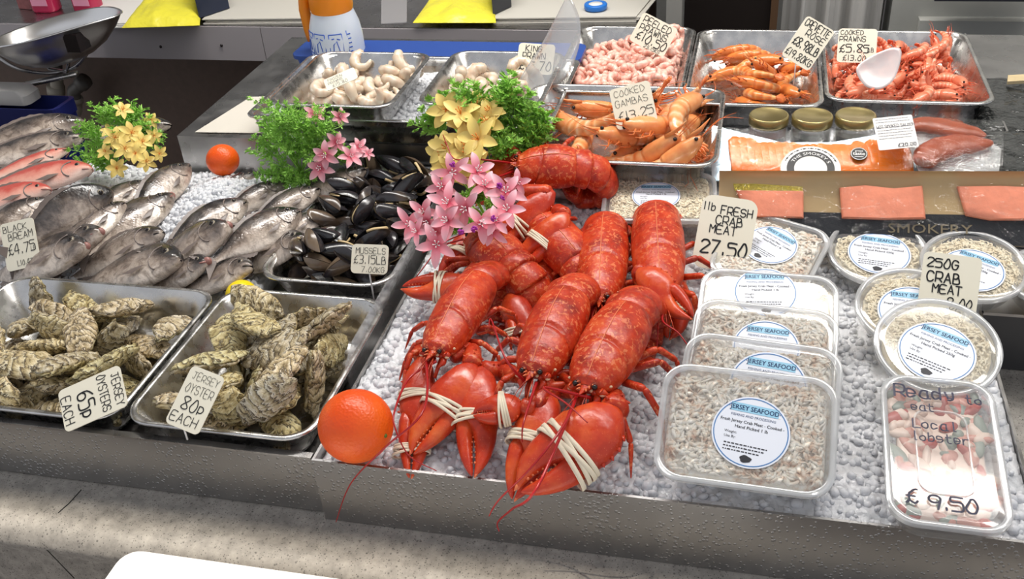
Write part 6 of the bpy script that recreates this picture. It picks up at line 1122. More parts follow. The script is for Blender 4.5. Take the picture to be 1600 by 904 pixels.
def crab_tub(label, M, W, D, H, kind, st=None, rnd_=False, txt2='Hand Picked 1 lb', seed=0, meat=True):
    """M: frame of the lid's top face"""
    root = thing('crab_meat_tub', label, 'tub', M @ V(0, 0, -H)); oc = (lambda w, d, r: [(w / 2 * math.cos(a), w / 2 * math.sin(a)) for a in np.linspace(0, 2 * math.pi, 57)[:-1]]) if rnd_ else (lambda w, d, r: rr(w, d, r, 7))
    mb = MB(); mb.rings([[M @ V(x, y, z) for x, y in oc(W - 2 * i, D - 2 * i, .022)] for i, z in ((.005, -.004), (.012, -H + .004), (.015, -H), (.0162, -H + .001), (.0132, -H + .005), (.0062, -.004))], False, False); mb.build('tub_body', M_tub(), root, sharp=50)
    mb = MB(); mb.rings([[M @ V(x, y, z) for x, y in oc(W - 2 * i, D - 2 * i, r)] for i, z, r in ((.001, -.007, .026), (0, -.0062, .026), (0, -.001, .026), (.0014, 0, .026), (.0045, 0, .024), (.0056, -.001, .023), (.0062, -.0032, .022), (.0052, -.0045, .022), (.003, -.0035, .022), (.002, -.007, .022))] , False, False); mb.build('lid_rim', M_rim(), root, sharp=50)
    mb = MB(); mb.rings([[M @ V(x, y, z) for x, y in oc(W - 2 * i, D - 2 * i, .02)] for i, z in ((.006, -.0032), (.011, -.0022), (.0115, -.0022))], False, True); mb.build('lid_panel', M_tub(), root, sharp=60)
    if meat:
        o = meat_mesh(kind, W - .019, D - .019, rnd_, 5 + len(_meat), M_crab2() if kind == 'pale' else M_crab())
        if o.parent is not None: o = o.copy(); COL.objects.link(o)
        o.parent = root; o.matrix_local = Matrix.Translation(-root.location) @ M @ Matrix.Rotation(math.pi * (seed % 2), 4, 'Z'); o['kind'] = 'stuff'
    if st:
        (u, v, rpx, rot) = st; n = M.to_3x3() @ V(0, 0, 1); q = PN(u, v, M.translation, n); r = rpx / F_PX * (q - CAM_P).length; Ms = M.copy(); Ms.translation = q - n * .0016; sticker(root, Ms, r, txt2, rot, seed)
    return root
def tilt_n(deg, yaw=0): a = math.radians(deg); n = V(0, -math.sin(a), math.cos(a)); n.rotate(Euler((0, 0, math.radians(yaw)))); return n
def tub_from_back(label, BL, BR, z, tilt, D, H, kind, st, seed=0, front=None, **k):
    n = tilt_n(tilt); c0 = P((BL[0] + BR[0]) / 2, (BL[1] + BR[1]) / 2, z); a, b = PN(*BL, c0, n), PN(*BR, c0, n); M = frame((a + b) / 2, b - a, n)
    if front: D = ((PN(*front, c0, n) - (a + b) / 2).dot(-(M.to_3x3() @ V(0, 1, 0))))
    print('tub', round((b - a).length, 3), round(D, 3)); return crab_tub(label, M @ Matrix.Translation((0, -D / 2, 0)), (b - a).length, D, H, kind, st, seed=seed, **k)
def tub_round(label, c, rpx, z, tilt, H, st, seed=0, yaw=0, **k):
    n = tilt_n(tilt, yaw); q = P(*c, z); r = rpx / F_PX * (q - CAM_P).length; M = frame(q, V(1, 0, 0), n); return crab_tub(label, M, 2 * r, 2 * r, H, 'pale', st, rnd_=True, txt2='Hand Picked 250g', seed=seed, **k)
tub_from_back('rectangular tub of pale crab meat lying flat behind the lobsters', (946, 268), (1119, 268), .070, 6, .148, .034, 'pale', (1025, 304, 37, 0), 0, front=(1026, 344))
tub_from_back('rectangular tub of crab meat just behind the large 27.50 tag', (1158, 322), (1306, 364), .070, 14, .125, .030, 'mixed', (1204, 381, 40, -.30), 1)
tub_from_back('rectangular crab meat tub at the back of the leaning row of four', (1098, 415), (1312, 432), .078, 18, .155, .026, 'pale', (1196, 455, 47, .1), 2)
tub_from_back('second rectangular crab meat tub from the back of the leaning row of four', (1090, 462), (1314, 488), .082, 22, .16, .026, 'mixed', (1197, 543, 50, 0), 3)
tub_from_back('third rectangular crab meat tub from the back of the leaning row of four', (1075, 514), (1320, 546), .088, 25, .165, .026, 'mixed', (1200, 602, 58, -.05), 4)
tub_from_back('rectangular crab meat tub at the front of the row of four, full label showing', (1040, 563), (1312, 592), .096, 26, .178, .030, 'mixed', (1173, 674, 58, -.10), 5, front=(1156, 762))
tub_round('round tub of crab meat at the back left of the round ones', (1372, 390), 71, .052, 12, .034, (1374, 394, 44, -.12), 6)
tub_round('round tub of crab meat behind the 250g tag', (1522, 412), 72, .052, 12, .034, (1520, 420, 43, -.45), 7)
tub_round('round tub of crab meat cut off by the right edge of the view', (1652, 432), 66, .045, 8, .034, None, 8)
tub_round('round tub of crab meat half under the front round one', (1424, 478), 78, .058, 14, .032, (1428, 486, 50, -.05), 9)
tub_round('round tub of crab meat in front, overlapping another, above the lobster tub', (1465, 538), 87, .075, 17, .032, (1464, 548, 53, -.42), 10)
# tub of cooked lobster with writing on the lid
n = tilt_n(9); c0 = P(1482, 700, .05); q = [PN(*p, c0, n) for p in ((1380, 812), (1590, 836), (1552, 598), (1381, 580))]
M = frame(sum(q, V(0, 0, 0)) / 4, (q[1] - q[0]) + (q[2] - q[3]), n); Wt = ((q[1] - q[0]).length + (q[2] - q[3]).length) / 2; Dt = ((q[3] - q[0]).length + (q[2] - q[1]).length) / 2
root = crab_tub('oblong tub of cooked lobster with handwriting on its lid at the front right corner', M, Wt, Dt, .04, 'pale', meat=False); root.name = 'lobster_meat_tub'
rg = random.Random(4); mb = MB(); mb.rings([[M @ V(x * k, y * k, z) for x, y in rr(Wt - .03, Dt - .03, .02, 5)] for k, z in ((.9, -.03), (1, -.02), (1, -.012), (.9, -.011))])
for k in range(120):
    x, y = rg.uniform(-.40, .40) * Wt, rg.uniform(-.42, .42) * Dt; mb.cur = (0, 1, 0, 2, 1, 3)[k % 6]; e = Euler((rg.uniform(-.3, .3), rg.uniform(-.3, .3), rg.uniform(0, 6))).to_matrix().to_4x4(); mb.ball(M @ V(x, y, -.012), (rg.uniform(.006, .018), rg.uniform(.004, .008), .004), 10, 6, M.to_3x3().to_4x4() @ e)
mb.build('lobster_pieces', [plain('lobster_flesh_white', srgb(236, 214, 200), .35), plain('lobster_flesh_pink', srgb(216, 158, 144), .35), plain('lobster_meat_red', srgb(190, 96, 88), .35), plain('grey_green_bits', srgb(150, 160, 150), .4)], root, kind='stuff')
mb = MB(); r0 = [(.30, .56, 0)]
mb.rings([[M @ V(x * .0 + x, y - Dt * .02, z) for x, y in rr(w, d, .014, 6)] for w, d, z in ((Wt * .46, Dt * .56, -.0025), (Wt * .455, Dt * .555, -.0006), (Wt * .43, Dt * .54, -.0006), (Wt * .425, Dt * .535, -.0025))], False, False); mb.build('lid_emboss', M_rim(), root, sharp=50)
mb = MB(); Mx = M @ Matrix.Translation((-Wt / 2, -Dt / 2, .0002))
for tx, x, y, s, kw in (('Ready', .12, .83, .085, {}), ('to', .74, .82, .06, {}), ('eat', .26, .74, .055, {}), ('Local', .26, .615, .06, {}), ('lobster', .24, .53, .055, {}), ('£', .16, .12, .085, {}), ('9.50', .34, .10, .085, {})):
    stroke_text(mb, tx, x * Wt, y * Dt, s * Dt, Mx, wide=.62, pen=.14, gap=.15, z=.0002, **kw)
mb.build('handwriting', plain('marker_ink', (.012, .012, .05), .45), root, smooth=False)

# ---- gold boards of salmon sides, smoked salmon pack, hot smoked pack, jars
def sheet_px(px, c, n, th):
    a = [PN(u, v, c, n) for u, v in px]; n = Vector(n).normalized(); mb = MB(); mb.rings([[p - n * th for p in a], a]); return mb
n = V(0, -.72, .70); c0 = P(1370, 340, .072)
root = thing('salmon_board_pack', 'long gold board pack of smoked salmon pieces with a black lower band', 'salmon pack', P(1370, 380, .02))
M, bw, bh = px_plane(c0, n, (1380, 382), (1380, 275), (1118, 318), (1640, 332))
mb = MB(); R = []
for k, (y, z) in enumerate(((-.5, 0), (.30, 0), (.42, .003), (.48, .008), (.5, .014), (.505, .016), (.5, .013), (.48, .0045), (.42, -.001), (.30, -.004), (-.5, -.004))): R.append([M @ V(x * bw, y * bh , z) for x in np.linspace(-.5, .5, 12)])
mb.rings(R, False, False, closed=False)
for s_ in (0, -1): mb.add([r[s_] for r in R], [tuple(range(len(R)))])
mb.build('gold_board', plain('gold_card', srgb(196, 168, 124), .38, metal=.35), root, sharp=40)
mb = MB(); 
def lp(u, v, z=0.0006):
    q = PN(u, v, M.translation, n); return q + n.normalized() * z
mb.rings([[lp(u, v, z) for u, v in ((1230, 331), (1640, 338), (1640, 385), (1232, 378))] for z in (.0003, .0012)]); mb.build('black_band', plain('black_card', (.018, .019, .022), .3, bump=(120, .8, .002)), root, smooth=False)
for i, poly in enumerate((((1150, 299), (1255, 300), (1255, 342), (1180, 340), (1160, 322)), ((1311, 295), (1350, 291), (1395, 296), (1440, 292), (1445, 343), (1380, 344), (1315, 342)), ((1494, 293), (1560, 292), (1650, 296), (1650, 345), (1545, 345), (1508, 338)))):
    mb = MB(); ctr = sum((lp(*p) for p in poly), V(0, 0, 0)) / len(poly); den = []
    for a, b_ in zip(poly, poly[1:] + poly[:1]):
        for t in (0, .25, .5, .75): p = lp(lerp(a[0], b_[0], t), lerp(a[1], b_[1], t)); den.append(p)
    nn = n.normalized(); mb.rings([[ctr + (p - ctr) * k + nn * z for p in den] for k, z in ((1, 0.001), (1.0, .005), (.95, .0075), (.6, .008), (.2, .0082))]); mb.build('salmon_piece', plain('pink_salmon', srgb(236, 146, 116), .3, var=.2, bump=(60, .4, .003)), root, sharp=60)
mb = MB(); mb.rings([[lp(u, v, z) for u, v in ((1145, 285), (1254, 292), (1254, 299), (1148, 298))] for z in (.0008, .0015)]); mb.build('gold_foil_strip', plain('gold_foil', srgb(210, 190, 90), .25, metal=.8, bump=(300, .8, .002)), root, smooth=False)
mb = MB(); g = [[lp(1150 + 49 * i, 288 + 4 * j * 2.6 + .02 * i * j, .0095 + .0025 * fbm(i * .9, j * .8, 3)) for i in range(11)] for j in range(10)]; mb.rings(g, False, False, closed=False); mb.build('clear_film', M_film(), root)
mb = MB(); Mt = frame(lp(1452, 365, .0022), lp(1500, 365) - lp(1452, 364), n); printed(mb, 'SMOKERY', 0, 0, .0175, Mt, 0, sx=1.3); mb.build('printed_name', plain('dull_gold_ink', srgb(120, 108, 84), .5), root, smooth=False)

n = tilt_n(24); c0 = P(1275, 235, .088)
root = thing('smoked_salmon_pack', 'vacuum pack of sliced orange smoked salmon on a silvery blue board', 'salmon pack', P(1275, 262, .06))
mb = sheet_px(((1112, 195), (1150, 205), (1220, 222), (1300, 222), (1372, 210), (1420, 208), (1448, 276), (1112, 282)), c0, n, .002); mb.build('silver_board', plain('silver_blue_card', srgb(176, 198, 212), .3, metal=.5, bump=(140, .6, .001)), root, smooth=False)
n1 = n.normalized(); rg = random.Random(8)
mb = MB()
for i in range(24):
    u = 1147 + 11.2 * i; top = 217 + 13 * math.sin(math.pi * i / 23) + rg.uniform(-3, 3); pts = [PN(u + dx, lerp(top, 282, t), c0, n) + n1 * (.0030 + .0016 * math.sin(t * 3) + .00012 * i) for t, dx in ((0, rg.uniform(-2, 2)), (.08, 1), (.3, 4), (.6, 7), (1, 9))]
    mb.loft(pts, [.004, .010, .0115, .0115, .011], [.0008, .0019, .0022, .0022, .002], n=10, up=n1)
mb.build('salmon_slices', plain('smoked_salmon_orange', srgb(244, 128, 34), .3, var=.10, bump=(50, .5, .003)), root)
M_ = frame(PN(1265, 273, c0, n) + n1 * .0135, V(1, 0, 0), n); rS = .040
mb = MB(); mb.rings([[M_ @ V(rS * k * math.cos(a), rS * k * math.sin(a), z) for a in np.linspace(0, 2 * math.pi, 49)[:-1]] for k, z in ((1, -.0002), (1, .0003))]); st = mb.build('round_label', M_paper(), root, smooth=False)
mb = MB(); outline_disc(mb, rS * .55, rS * .80, M_, .0005); mb.build('black_ring', M_ink(), st, smooth=False)
mb = MB(); vs, fs = print_mesh('THE SMOKEY S'); rad = rS * .61; szz = rS * .17
mb.add([M_ @ V(math.sin(v.x * szz * 1.25 / rad) * (rad + v.y * szz), math.cos(v.x * szz * 1.25 / rad) * (rad + v.y * szz), .0007) for v in vs], fs); mb.build('printed_name', plain('label_white_ink', (.8, .8, .8), .5), st, smooth=False)
mb = MB()
for k in range(9):
    a = math.pi * (.15 + .7 * k / 8); p = M_ @ V(rS * .9 * math.cos(a), rS * .9 * math.sin(a), .0005); xd = (M_.to_3x3() @ V(-math.sin(a), math.cos(a), 0)) * .0045; yd = (M_.to_3x3() @ V(math.cos(a), math.sin(a), 0)) * .0013
    mb.add([p - xd, p + yd, p + xd * .5, p + xd + yd, p + xd - yd, p + xd * .5, p - yd], [(0, 1, 2), (2, 3, 4), (0, 2, 6)])
mb.build('fish_marks', M_ink(), st, smooth=False)
M_ = frame(PN(1340, 250, c0, n) + n1 * .0135, V(1, 0, 0), n); rS = .0115
mb = MB(); mb.rings([[M_ @ V(rS * k * math.cos(a), rS * k * math.sin(a), z) for a in np.linspace(0, 2 * math.pi, 33)[:-1]] for k, z in ((1, -.0002), (1, .0003))]); st = mb.build('award_label', M_ink(), root, smooth=False)
mb = MB(); outline_disc(mb, rS * .86, rS * .93, M_, .0005); printed(mb, 'great', 0, rS * .30, rS * .45, M_, .0005); printed(mb, 'taste', 0, -rS * .22, rS * .72, M_, .0005, bold=.03); quad(mb, -rS * .5, -rS * .5, rS * .5, -rS * .44, M_, .0005); mb.build('printed_word', plain('label_white_ink', (.8, .8, .8), .5), st, smooth=False)
mb = MB(); g = [[PN(1118 + 32.5 * i, 205 + 8.5 * j + (6 * math.sin(i * .33) if j < 2 else 0), c0, n) + n1 * (.0105 + .002 * fbm(i * .8, j * .8, 9)) for i in range(11)] for j in range(9)]; mb.rings(g, False, False, closed=False); mb.build('clear_film', M_film(), root)

root = thing('hot_smoked_salmon_pack', 'vacuum pack of two brown hot smoked salmon fillets with a printed white label', 'salmon pack', P(1480, 262, .06))
c1 = P(1480, 230, .10); n = tilt_n(14); n1 = n.normalized()
for pts, w in ((((1418, 203), (1450, 202), (1490, 210), (1520, 214), (1538, 220)), (.010, .016, .017, .011, .003)), (((1440, 262), (1455, 245), (1490, 234), (1520, 232), (1549, 230)), (.014, .021, .020, .016, .004))):
    mb = MB(); cc = catmull([PN(u, v, c1, n) + n1 * .008 for u, v in pts], 6); ws = [float(np.interp(i / (len(cc) - 1), np.linspace(0, 1, 5), w)) for i in range(len(cc))]; mb.loft(cc, ws, [x * .5 for x in ws], n=16, up=n1, fn=lambda i, a: 1 + .05 * math.sin(i * 1.3 + a)); mb.build('salmon_fillet', plain('brown_smoked_skin', srgb(150, 62, 24), .35, var=.25, bump=(40, .5, .003)), root)
mb = sheet_px(((1405, 190), (1488, 188), (1565, 232), (1560, 275), (1440, 278)), c1, n, .0015); mb.build('pouch_back', clear('milky_pouch', milky=.45, gloss=.1, rough=.1, wrinkle=.5), root, smooth=False)
mb = MB(); g = [[PN(lerp(1408, 1562, i / 12), lerp(lerp(190, 205, i / 12), 276, j / 7), c1, n) + n1 * (.016 + .006 * math.sin(math.pi * j / 7) + .003 * fbm(i * .9, j * .9, 4)) for i in range(13)] for j in range(8)]; mb.rings(g, False, False, closed=False); mb.build('clear_film', M_film(), root)
M_, w_, h_ = px_plane(c1 + n1 * .026, tilt_n(30), (1405, 232), (1394, 182), (1368, 210), (1430, 203)); mb = MB(); prism(mb, rr(w_, h_, .002, 2), -.0004, 0, M_); lb = mb.build('printed_label', M_paper(), root, smooth=False)
mb = MB(); stroke_text(mb, 'HOT SMOKED SALMON', -.44 * w_, .16 * h_, .09 * h_, M_, pen=.1, wide=.5, gap=.15); printed(mb, '\u00a320.00', .22 * w_, -.46 * h_, .17 * h_, M_, bold=.02); rg = random.Random(2)
for k in range(8):
    x = -.44 * w_
    while x < .38 * w_ and k != 2:
        l = rg.uniform(.02, .08) * w_; quad(mb, x, (.42 - .085 * k) * h_, x + l, (.433 - .085 * k) * h_, M_); x += l + .012 * w_
mb.build('label_print', plain('grey_print', srgb(90, 90, 100), .6), lb, smooth=False)

def jar(label, u, v, rr_, fill, full):
    c = P(u, v - 10, .112); r = rr_; root = thing('glass_jar', label, 'jar', (c.x, c.y, .052)); z0 = .052; C_ = (c.x, c.y, 0)
    mb = MB(); mb.lathe([(r * .3, z0), (r * .9, z0), (r * .99, z0 + .004), (r * .99, .090), (r * .88, .096), (r * .84, .0965), (r * .93, .089), (r * .94, z0 + .005), (r * .3, z0 + .003)], 32, c=C_); mb.build('glass', clear('jar_glass', milky=.05, gloss=.08), root)
    mb = MB(); mb.lathe([(r * .86, z0 + .0045), (r * .92, z0 + .007), (r * .92, full), (r * .5, full + .0015)], 24, c=C_); mb.build('contents', fill, root)
    mb = MB(); mb.lathe([(r * .90, .0965), (r * 1.0, .0955), (r * 1.01, .098), (r * 1.01, .1075), (r * .97, .1095), (r * .90, .1098), (r * .86, .1088)], 32, c=C_); mb.build('lid', plain('gold_lid', srgb(176, 160, 110), .28, metal=.8), root)
    mb = MB(); R = [[V(c.x + r * 1.004 * math.cos(a), c.y + r * 1.004 * math.sin(a), z) for a in np.linspace(-2.6, -.6, 14)] for z in (z0 + .008, .082)]; R2 = [[V(c.x + (p.x - c.x) * 1.006, c.y + (p.y - c.y) * 1.006, p.z) for p in q] for q in R]; mb.rings([R[0], R2[0], R2[1], R[1], R[0]], False, False, closed=False); mb.build('jar_label', plain('black_label', (.02, .02, .022), .3), root)
jar('glass jar of red preserve, leftmost of the three behind the smoked salmon', 1202, 186, .0285, plain('red_preserve', srgb(140, 60, 48), .4), .090)
jar('glass jar with dark green contents in the middle of the three jars', 1270, 187, .0290, plain('samphire_green', srgb(62, 70, 44), .4, var=.3), .084)
jar('glass jar with pale contents next to the white printed label', 1338, 186, .0285, plain('pale_preserve', srgb(150, 140, 116), .4), .088)

# dark packs at the right behind the boards
root = thing('steel_side_shelf', 'dark steel shelf at the far right carrying black film packs', 'shelf', (.8, 1.55, -.088)); mb = MB(); mb.box((.374, 1.24, -.088), (1.5, 1.88, .062)); mb.build('body', plain('dark_brushed_steel', (.10, .10, .105), .45, .8), root, smooth=False)
mb = MB(); mb.box((.374, 1.24, .062), (1.5, 1.88, .066)); mb.build('shelf_top', M_steel(), root, smooth=False)
M_bf = plain('black_film', (.02, .022, .022), .16, bump=(38, 1.0, .012), coat=.5)
def bag(name, label, px, z, th, m, seed, cat='pack'):
    q = [P(u, v, z) for u, v in px]; N = 22; mb = MB(); top, bot = [], []
    for j in range(N):
        t = j / (N - 1); a = q[0].lerp(q[3], t); b = q[1].lerp(q[2], t); r1, r0 = [], []
        for i in range(N):
            s = i / (N - 1); p = a.lerp(b, s); e = (math.sin(math.pi * s) * math.sin(math.pi * t)) ** .4 if 0 < s < 1 and 0 < t < 1 else 0; r1.append(p + V(0, 0, e * th * (1 + .35 * fbm(s * 5, t * 5, seed)) + .0008)); r0.append(V(p.x, p.y, p.z))
        top.append(r1); bot.append(r0)
    mb.rings(top, False, False, closed=False); mb.rings([list(reversed(r)) for r in bot], False, False, closed=False)
    for e1, e2 in ((top[0], bot[0]), (top[-1][::-1], bot[-1][::-1]), ([r[-1] for r in top], [r[-1] for r in bot]), ([r[0] for r in top][::-1], [r[0] for r in bot][::-1])): mb.rings([e2, e1], False, False, closed=False)
    return centred(mb, name, m, label, cat)
bag('black_film_pack', 'black film pack at the far right behind, with a pale wooden strip on it', ((1528, 205), (1660, 222), (1650, 128), (1520, 122)), .067, .012, M_bf, 1)
bag('black_film_pack', 'black film pack at the far right just above the gold salmon board', ((1552, 282), (1680, 290), (1668, 215), (1534, 205)), .069, .014, M_bf, 2)
q = [P(u, v, .085) for u, v in ((1573, 132), (1640, 128), (1640, 118), (1574, 122))]; mb = MB(); mb.rings([q, [p + V(0, 0, .005) for p in q]]); centred(mb, 'wooden_strip', plain('pale_wood', srgb(196, 176, 136), .6, var=.2), 'pale wooden strip lying on the black film pack at the far right', 'strip', smooth=False)

# ---- plastic scoops
def scoop(label, pts, c, n, bulge, m, handle=None):
    c = Vector(c); n = Vector(n).normalized(); a = [PN(u, v, c, n) for u, v in pts]; a = catmull(a + [a[0]], 4)[:-1]; ctr = sum(a, V(0, 0, 0)) / len(a); mb = MB(); R = []
    for th in (0, .0012):
        for k in (1, .85, .6, .3): R.append([ctr + (p - ctr) * k - n * (bulge * (1 - k * k)) - n * th for p in a])
    R = R[:4][::-1] + R[4:]; mb.rings(R); o = centred(mb, 'plastic_scoop', m, label, 'scoop'); return o
scoop('tall clear plastic scoop leaning between the raw and the peeled prawn trays', ((888, -12), (903, 20), (907, 45), (904, 75), (885, 120), (845, 150), (815, 158), (800, 150), (815, 118), (850, 62)), P(850, 150, .085), (0, -.9, .42), .01, clear('scoop_clear', milky=.26, gloss=.12, rough=.1))
o = scoop('frosted plastic scoop blade pushed into the cooked prawns', ((1372, 82), (1395, 74), (1408, 78), (1406, 100), (1396, 125), (1375, 139), (1352, 134), (1338, 112), (1345, 98)), P(1372, 125, .12), (0, -.75, .66), .006, clear('scoop_frost', milky=.62, gloss=.12, rough=.3, milk=(.85, .78, .78)))

# ---- behind the stall: back counter and what stands on it
YB = 2.2
a, b_ = PY(150, 45, YB), PY(1002, 38, YB); ztop = (a.z + b_.z) / 2
Mb = frame(((a + b_) / 2), b_ - a, (0, 0, 1)); Lc = (b_ - a).length
root = thing('back_counter', 'long grey steel counter at the back with a deep fascia', 'counter', Mb @ V(0, 0, FLOOR_Z - ztop))
mb = MB(); mb.box((-Lc / 2 - 1.2, 0, -.008), (Lc / 2, .95, 0), Mb); mb.build('worktop', M_steel(), root, smooth=False)
mb = MB(); zb = PY(300, 100, YB).z - a.z; mb.box((-Lc / 2 - 1.2, -.003, zb), (-Lc * .17, .003, -.003), Mb); mb.build('fascia', plain('grey_painted_steel', srgb(176, 170, 172), .4, .1), root, smooth=False)
mb = MB(); mb.box((-Lc * .17 + .002, -.003, zb), (Lc / 2, .003, -.003), Mb); mb.build('fascia', plain('grey_painted_steel', srgb(176, 170, 172), .4, .1), root, smooth=False)
for u, v in ((251, 73), (346, 71), (737, 68), (147, 76)): mb = MB(); mb.ball(PY(u, v, YB - .004), (.004, .003, .004), 8, 6); mb.build('screw', M_dark(), root)
mb = MB(); mb.box((-Lc / 2 - 1.2, .32, FLOOR_Z - ztop), (Lc / 2, .34, -.01), Mb); mb.build('back_sheet', plain('brown_sheet', srgb(128, 108, 96), .5, var=.15), root, smooth=False)
mb = MB(); mb.box((-Lc / 2 - 1.2, .93, 0), (Lc / 2, .95, .30), Mb); mb.build('upstand', plain('grey_painted_steel_light', srgb(160, 158, 160), .35, .2), root, smooth=False)
# post, cabinet, cloth, wall at the right
def pxbox(name, label, cat, u0, u1, v0, v1, y, d, m, z0=None, z1=None, smooth=False):
    p, q = PY(u0, v1, y), PY(u1, v0, y); mb = MB(); mb.box((p.x, y, p.z if z0 is None else z0), (q.x, y + d, q.z if z1 is None else z1)); return centred(mb, name, m, label, cat, smooth=smooth)
pxbox('steel_post', 'light grey upright steel post at the end of the back counter', 'post', 1040, 1066, 0, 60, 2.24, .05, plain('pale_post', srgb(178, 176, 170), .4, .3), z0=FLOOR_Z, z1=1.2)
root = thing('dark_cabinet', 'tall dark brown cabinet behind the peeled prawns and crevettes', 'cabinet', PY(1142, 60, 2.3) * 1); zc = PY(1142, 60, 2.3); root.location = (zc.x, 2.5, FLOOR_Z)
p, q = PY(1068, 60, 2.3), PY(1214, 0, 2.3); mb = MB(); mb.box((p.x, 2.3, FLOOR_Z), (q.x, 2.8, 1.1)); mb.build('body', plain('dark_cabinet_panel', srgb(46, 40, 38), .28, .3), root, smooth=False)
mb = MB(); mb.box((q.x - .012, 2.285, FLOOR_Z), (q.x + .004, 2.30, 1.1)); mb.build('edge_strip', plain('brown_edge', srgb(90, 66, 46), .5), root, smooth=False)
p, q = PY(1219, 60, 2.3), PY(1384, 0, 2.3); mb = MB(); R = []
for th in (0, .004):
    for z in ((-.9, -.5, -.2, .1, .5, 1.0) if th == 0 else (1.0, .5, .1, -.2, -.5, -.9)):
        R.append([V(lerp(p.x, q.x, i / 40), 2.33 + th + .022 * math.sin(i * .55 + z * .6) + .012 * math.sin(i * 1.3 + z), z) for i in range(41)])
mb.rings(R, False, False, closed=False); o = centred(mb, 'hanging_cloth', plain('greyish_white_cloth', srgb(190, 188, 184), .8), 'greyish white cloth hanging in folds behind the crevette tray', 'cloth')
o.location.z = FLOOR_Z + .002
pxbox('grey_strip', 'dark grey upright strip between the hanging cloth and the white panel', 'strip', 1376, 1385, 0, 60, 2.30, .02, plain('dark_grey_strip', srgb(86, 84, 88), .5), z0=FLOOR_Z, z1=1.1)
root = thing('white_cupboard', 'pale grey cupboard with a stepped front behind the cooked prawns', 'cupboard', (1.1, 2.6, FLOOR_Z)); mw = plain('pale_cupboard', srgb(190, 190, 184), .45, var=.04)
x0 = PY(1386, 60, 2.34).x; zt = PY(1500, 26, 2.34).z; zm = PY(1500, 62, 2.30).z; zl = PY(1500, 98, 2.26).z
mb = MB(); mb.box((x0, 2.34, FLOOR_Z), (2.2, 2.9, 1.1)); mb.build('body', mw, root, smooth=False)
mb = MB(); mb.box((x0 + .06, 2.31, FLOOR_Z), (2.2, 2.34, zt)); mb.build('door', mw, root, smooth=False)
mb = MB(); mb.box((x0, 2.27, FLOOR_Z), (2.2, 2.31, zl)); mb.build('plinth', plain('pale_plinth', srgb(140, 140, 136), .45), root, smooth=False)
pxbox('black_bag', 'black object hanging at the top right edge behind the cooked prawns', 'bag', 1460, 1660, -60, 2, 2.2, .1, plain('black_cloth', (.012, .012, .02), .7))

def on(u, v, dz=0.0): q = P(u, v, ztop); q.z = ztop + dz; return q
def slab(name, label, px, m, cat, th=.006, z=0.0005, layers=1, smooth=False):
    q = [on(u, v) for u, v in px]; mb = MB()
    for k in range(layers):
        a = (k % 3 - 1) * .006; mb.rings([[p + V(a, a * .5, z + th * (k + e) / layers * (1 if e else 1.0) + (.0004 if not e and k else 0)) for p in q] for e in (0, .82 if layers > 1 else 1)])
    return centred(mb, name, m, label, cat, smooth=smooth)
slab('paper_stack', 'white paper sheets on the back counter left of the yellow bag', ((136, 24), (165, 44), (215, 43), (265, 8), (300, -25), (190, -25)), M_paper(), 'paper', .012, layers=3)
slab('paper_stack', 'stack of pale wrapping paper on the back counter left of the spray bottle', ((322, 38), (500, 36), (520, -20), (385, -20)), plain('pale_wrap_paper', srgb(206, 202, 192), .6), 'paper', .014, layers=4)
slab('paper_stack', 'stack of cream wrapping paper under the blue tape roll', ((775, 37), (998, 34), (1024, 2), (1030, -20), (800, -20)), plain('pale_wrap_paper', srgb(206, 202, 192), .6), 'paper', .014, layers=4)
slab('paper_stack', 'flat grey board on the back counter left of the right yellow bag', ((600, 38), (640, 36), (640, -20), (600, -20)), plain('grey_board', srgb(150, 148, 150), .5), 'board', .003)
M_yb = plain('yellow_plastic_bag', srgb(236, 226, 70), .38, bump=(22, .8, .012))
def bag2(label, px, th, seed): q = [on(*p) for p in px]; return bag('yellow_plastic_bag', label, px, ztop + .014, th, M_yb, seed, 'plastic bag')
bag2('yellow plastic bag on the back counter beside the dark blue box', ((190, 44), (312, 40), (318, -25), (262, -25)), .035, 3)
bag2('yellow plastic bag on the back counter right of the spray bottle', ((645, 36), (775, 36), (770, -25), (690, -25)), .022, 6)
q0 = on(318, 37)
def boxat(name, label, px, hgt, m, cat, z=.001):
    q = [on(u, v) for u, v in px]; mb = MB(); mb.rings([[p + V(0, 0, z) for p in q], [p + V(0, 0, hgt) for p in q]]); return centred(mb, name, m, label, cat, smooth=False)
boxat('navy_box', 'dark navy box with a bright blue edge beside the left yellow bag', ((314, 38), (361, 22), (352, -8), (306, -2)), .12, plain('navy_card', srgb(28, 38, 62), .4), 'box', z=.016)
boxat('black_clip', 'black plastic clip box at the end of the right yellow bag', ((771, 34), (800, 20), (796, -4), (770, 0)), .10, plain('black_plastic', (.02, .024, .035), .3), 'box', z=.016)
q = on(931, 24, .0165); mb = MB(); mb.lathe([(.018, .001), (.026, 0), (.0275, .003), (.0275, .010), (.026, .0125), (.018, .0125), (.017, .010), (.017, .003)], 28, c=q); R = mb
root = thing('tape_roll', 'flat roll of blue tape lying on the cream wrapping paper', 'tape', q); mb.build('tape', plain('blue_tape', srgb(40, 120, 210), .4), root); mb = MB(); mb.lathe([(.0165, .0008), (.0165, .0118), (.002, .0118)], 24, c=q); mb.build('core', M_paper(), root)
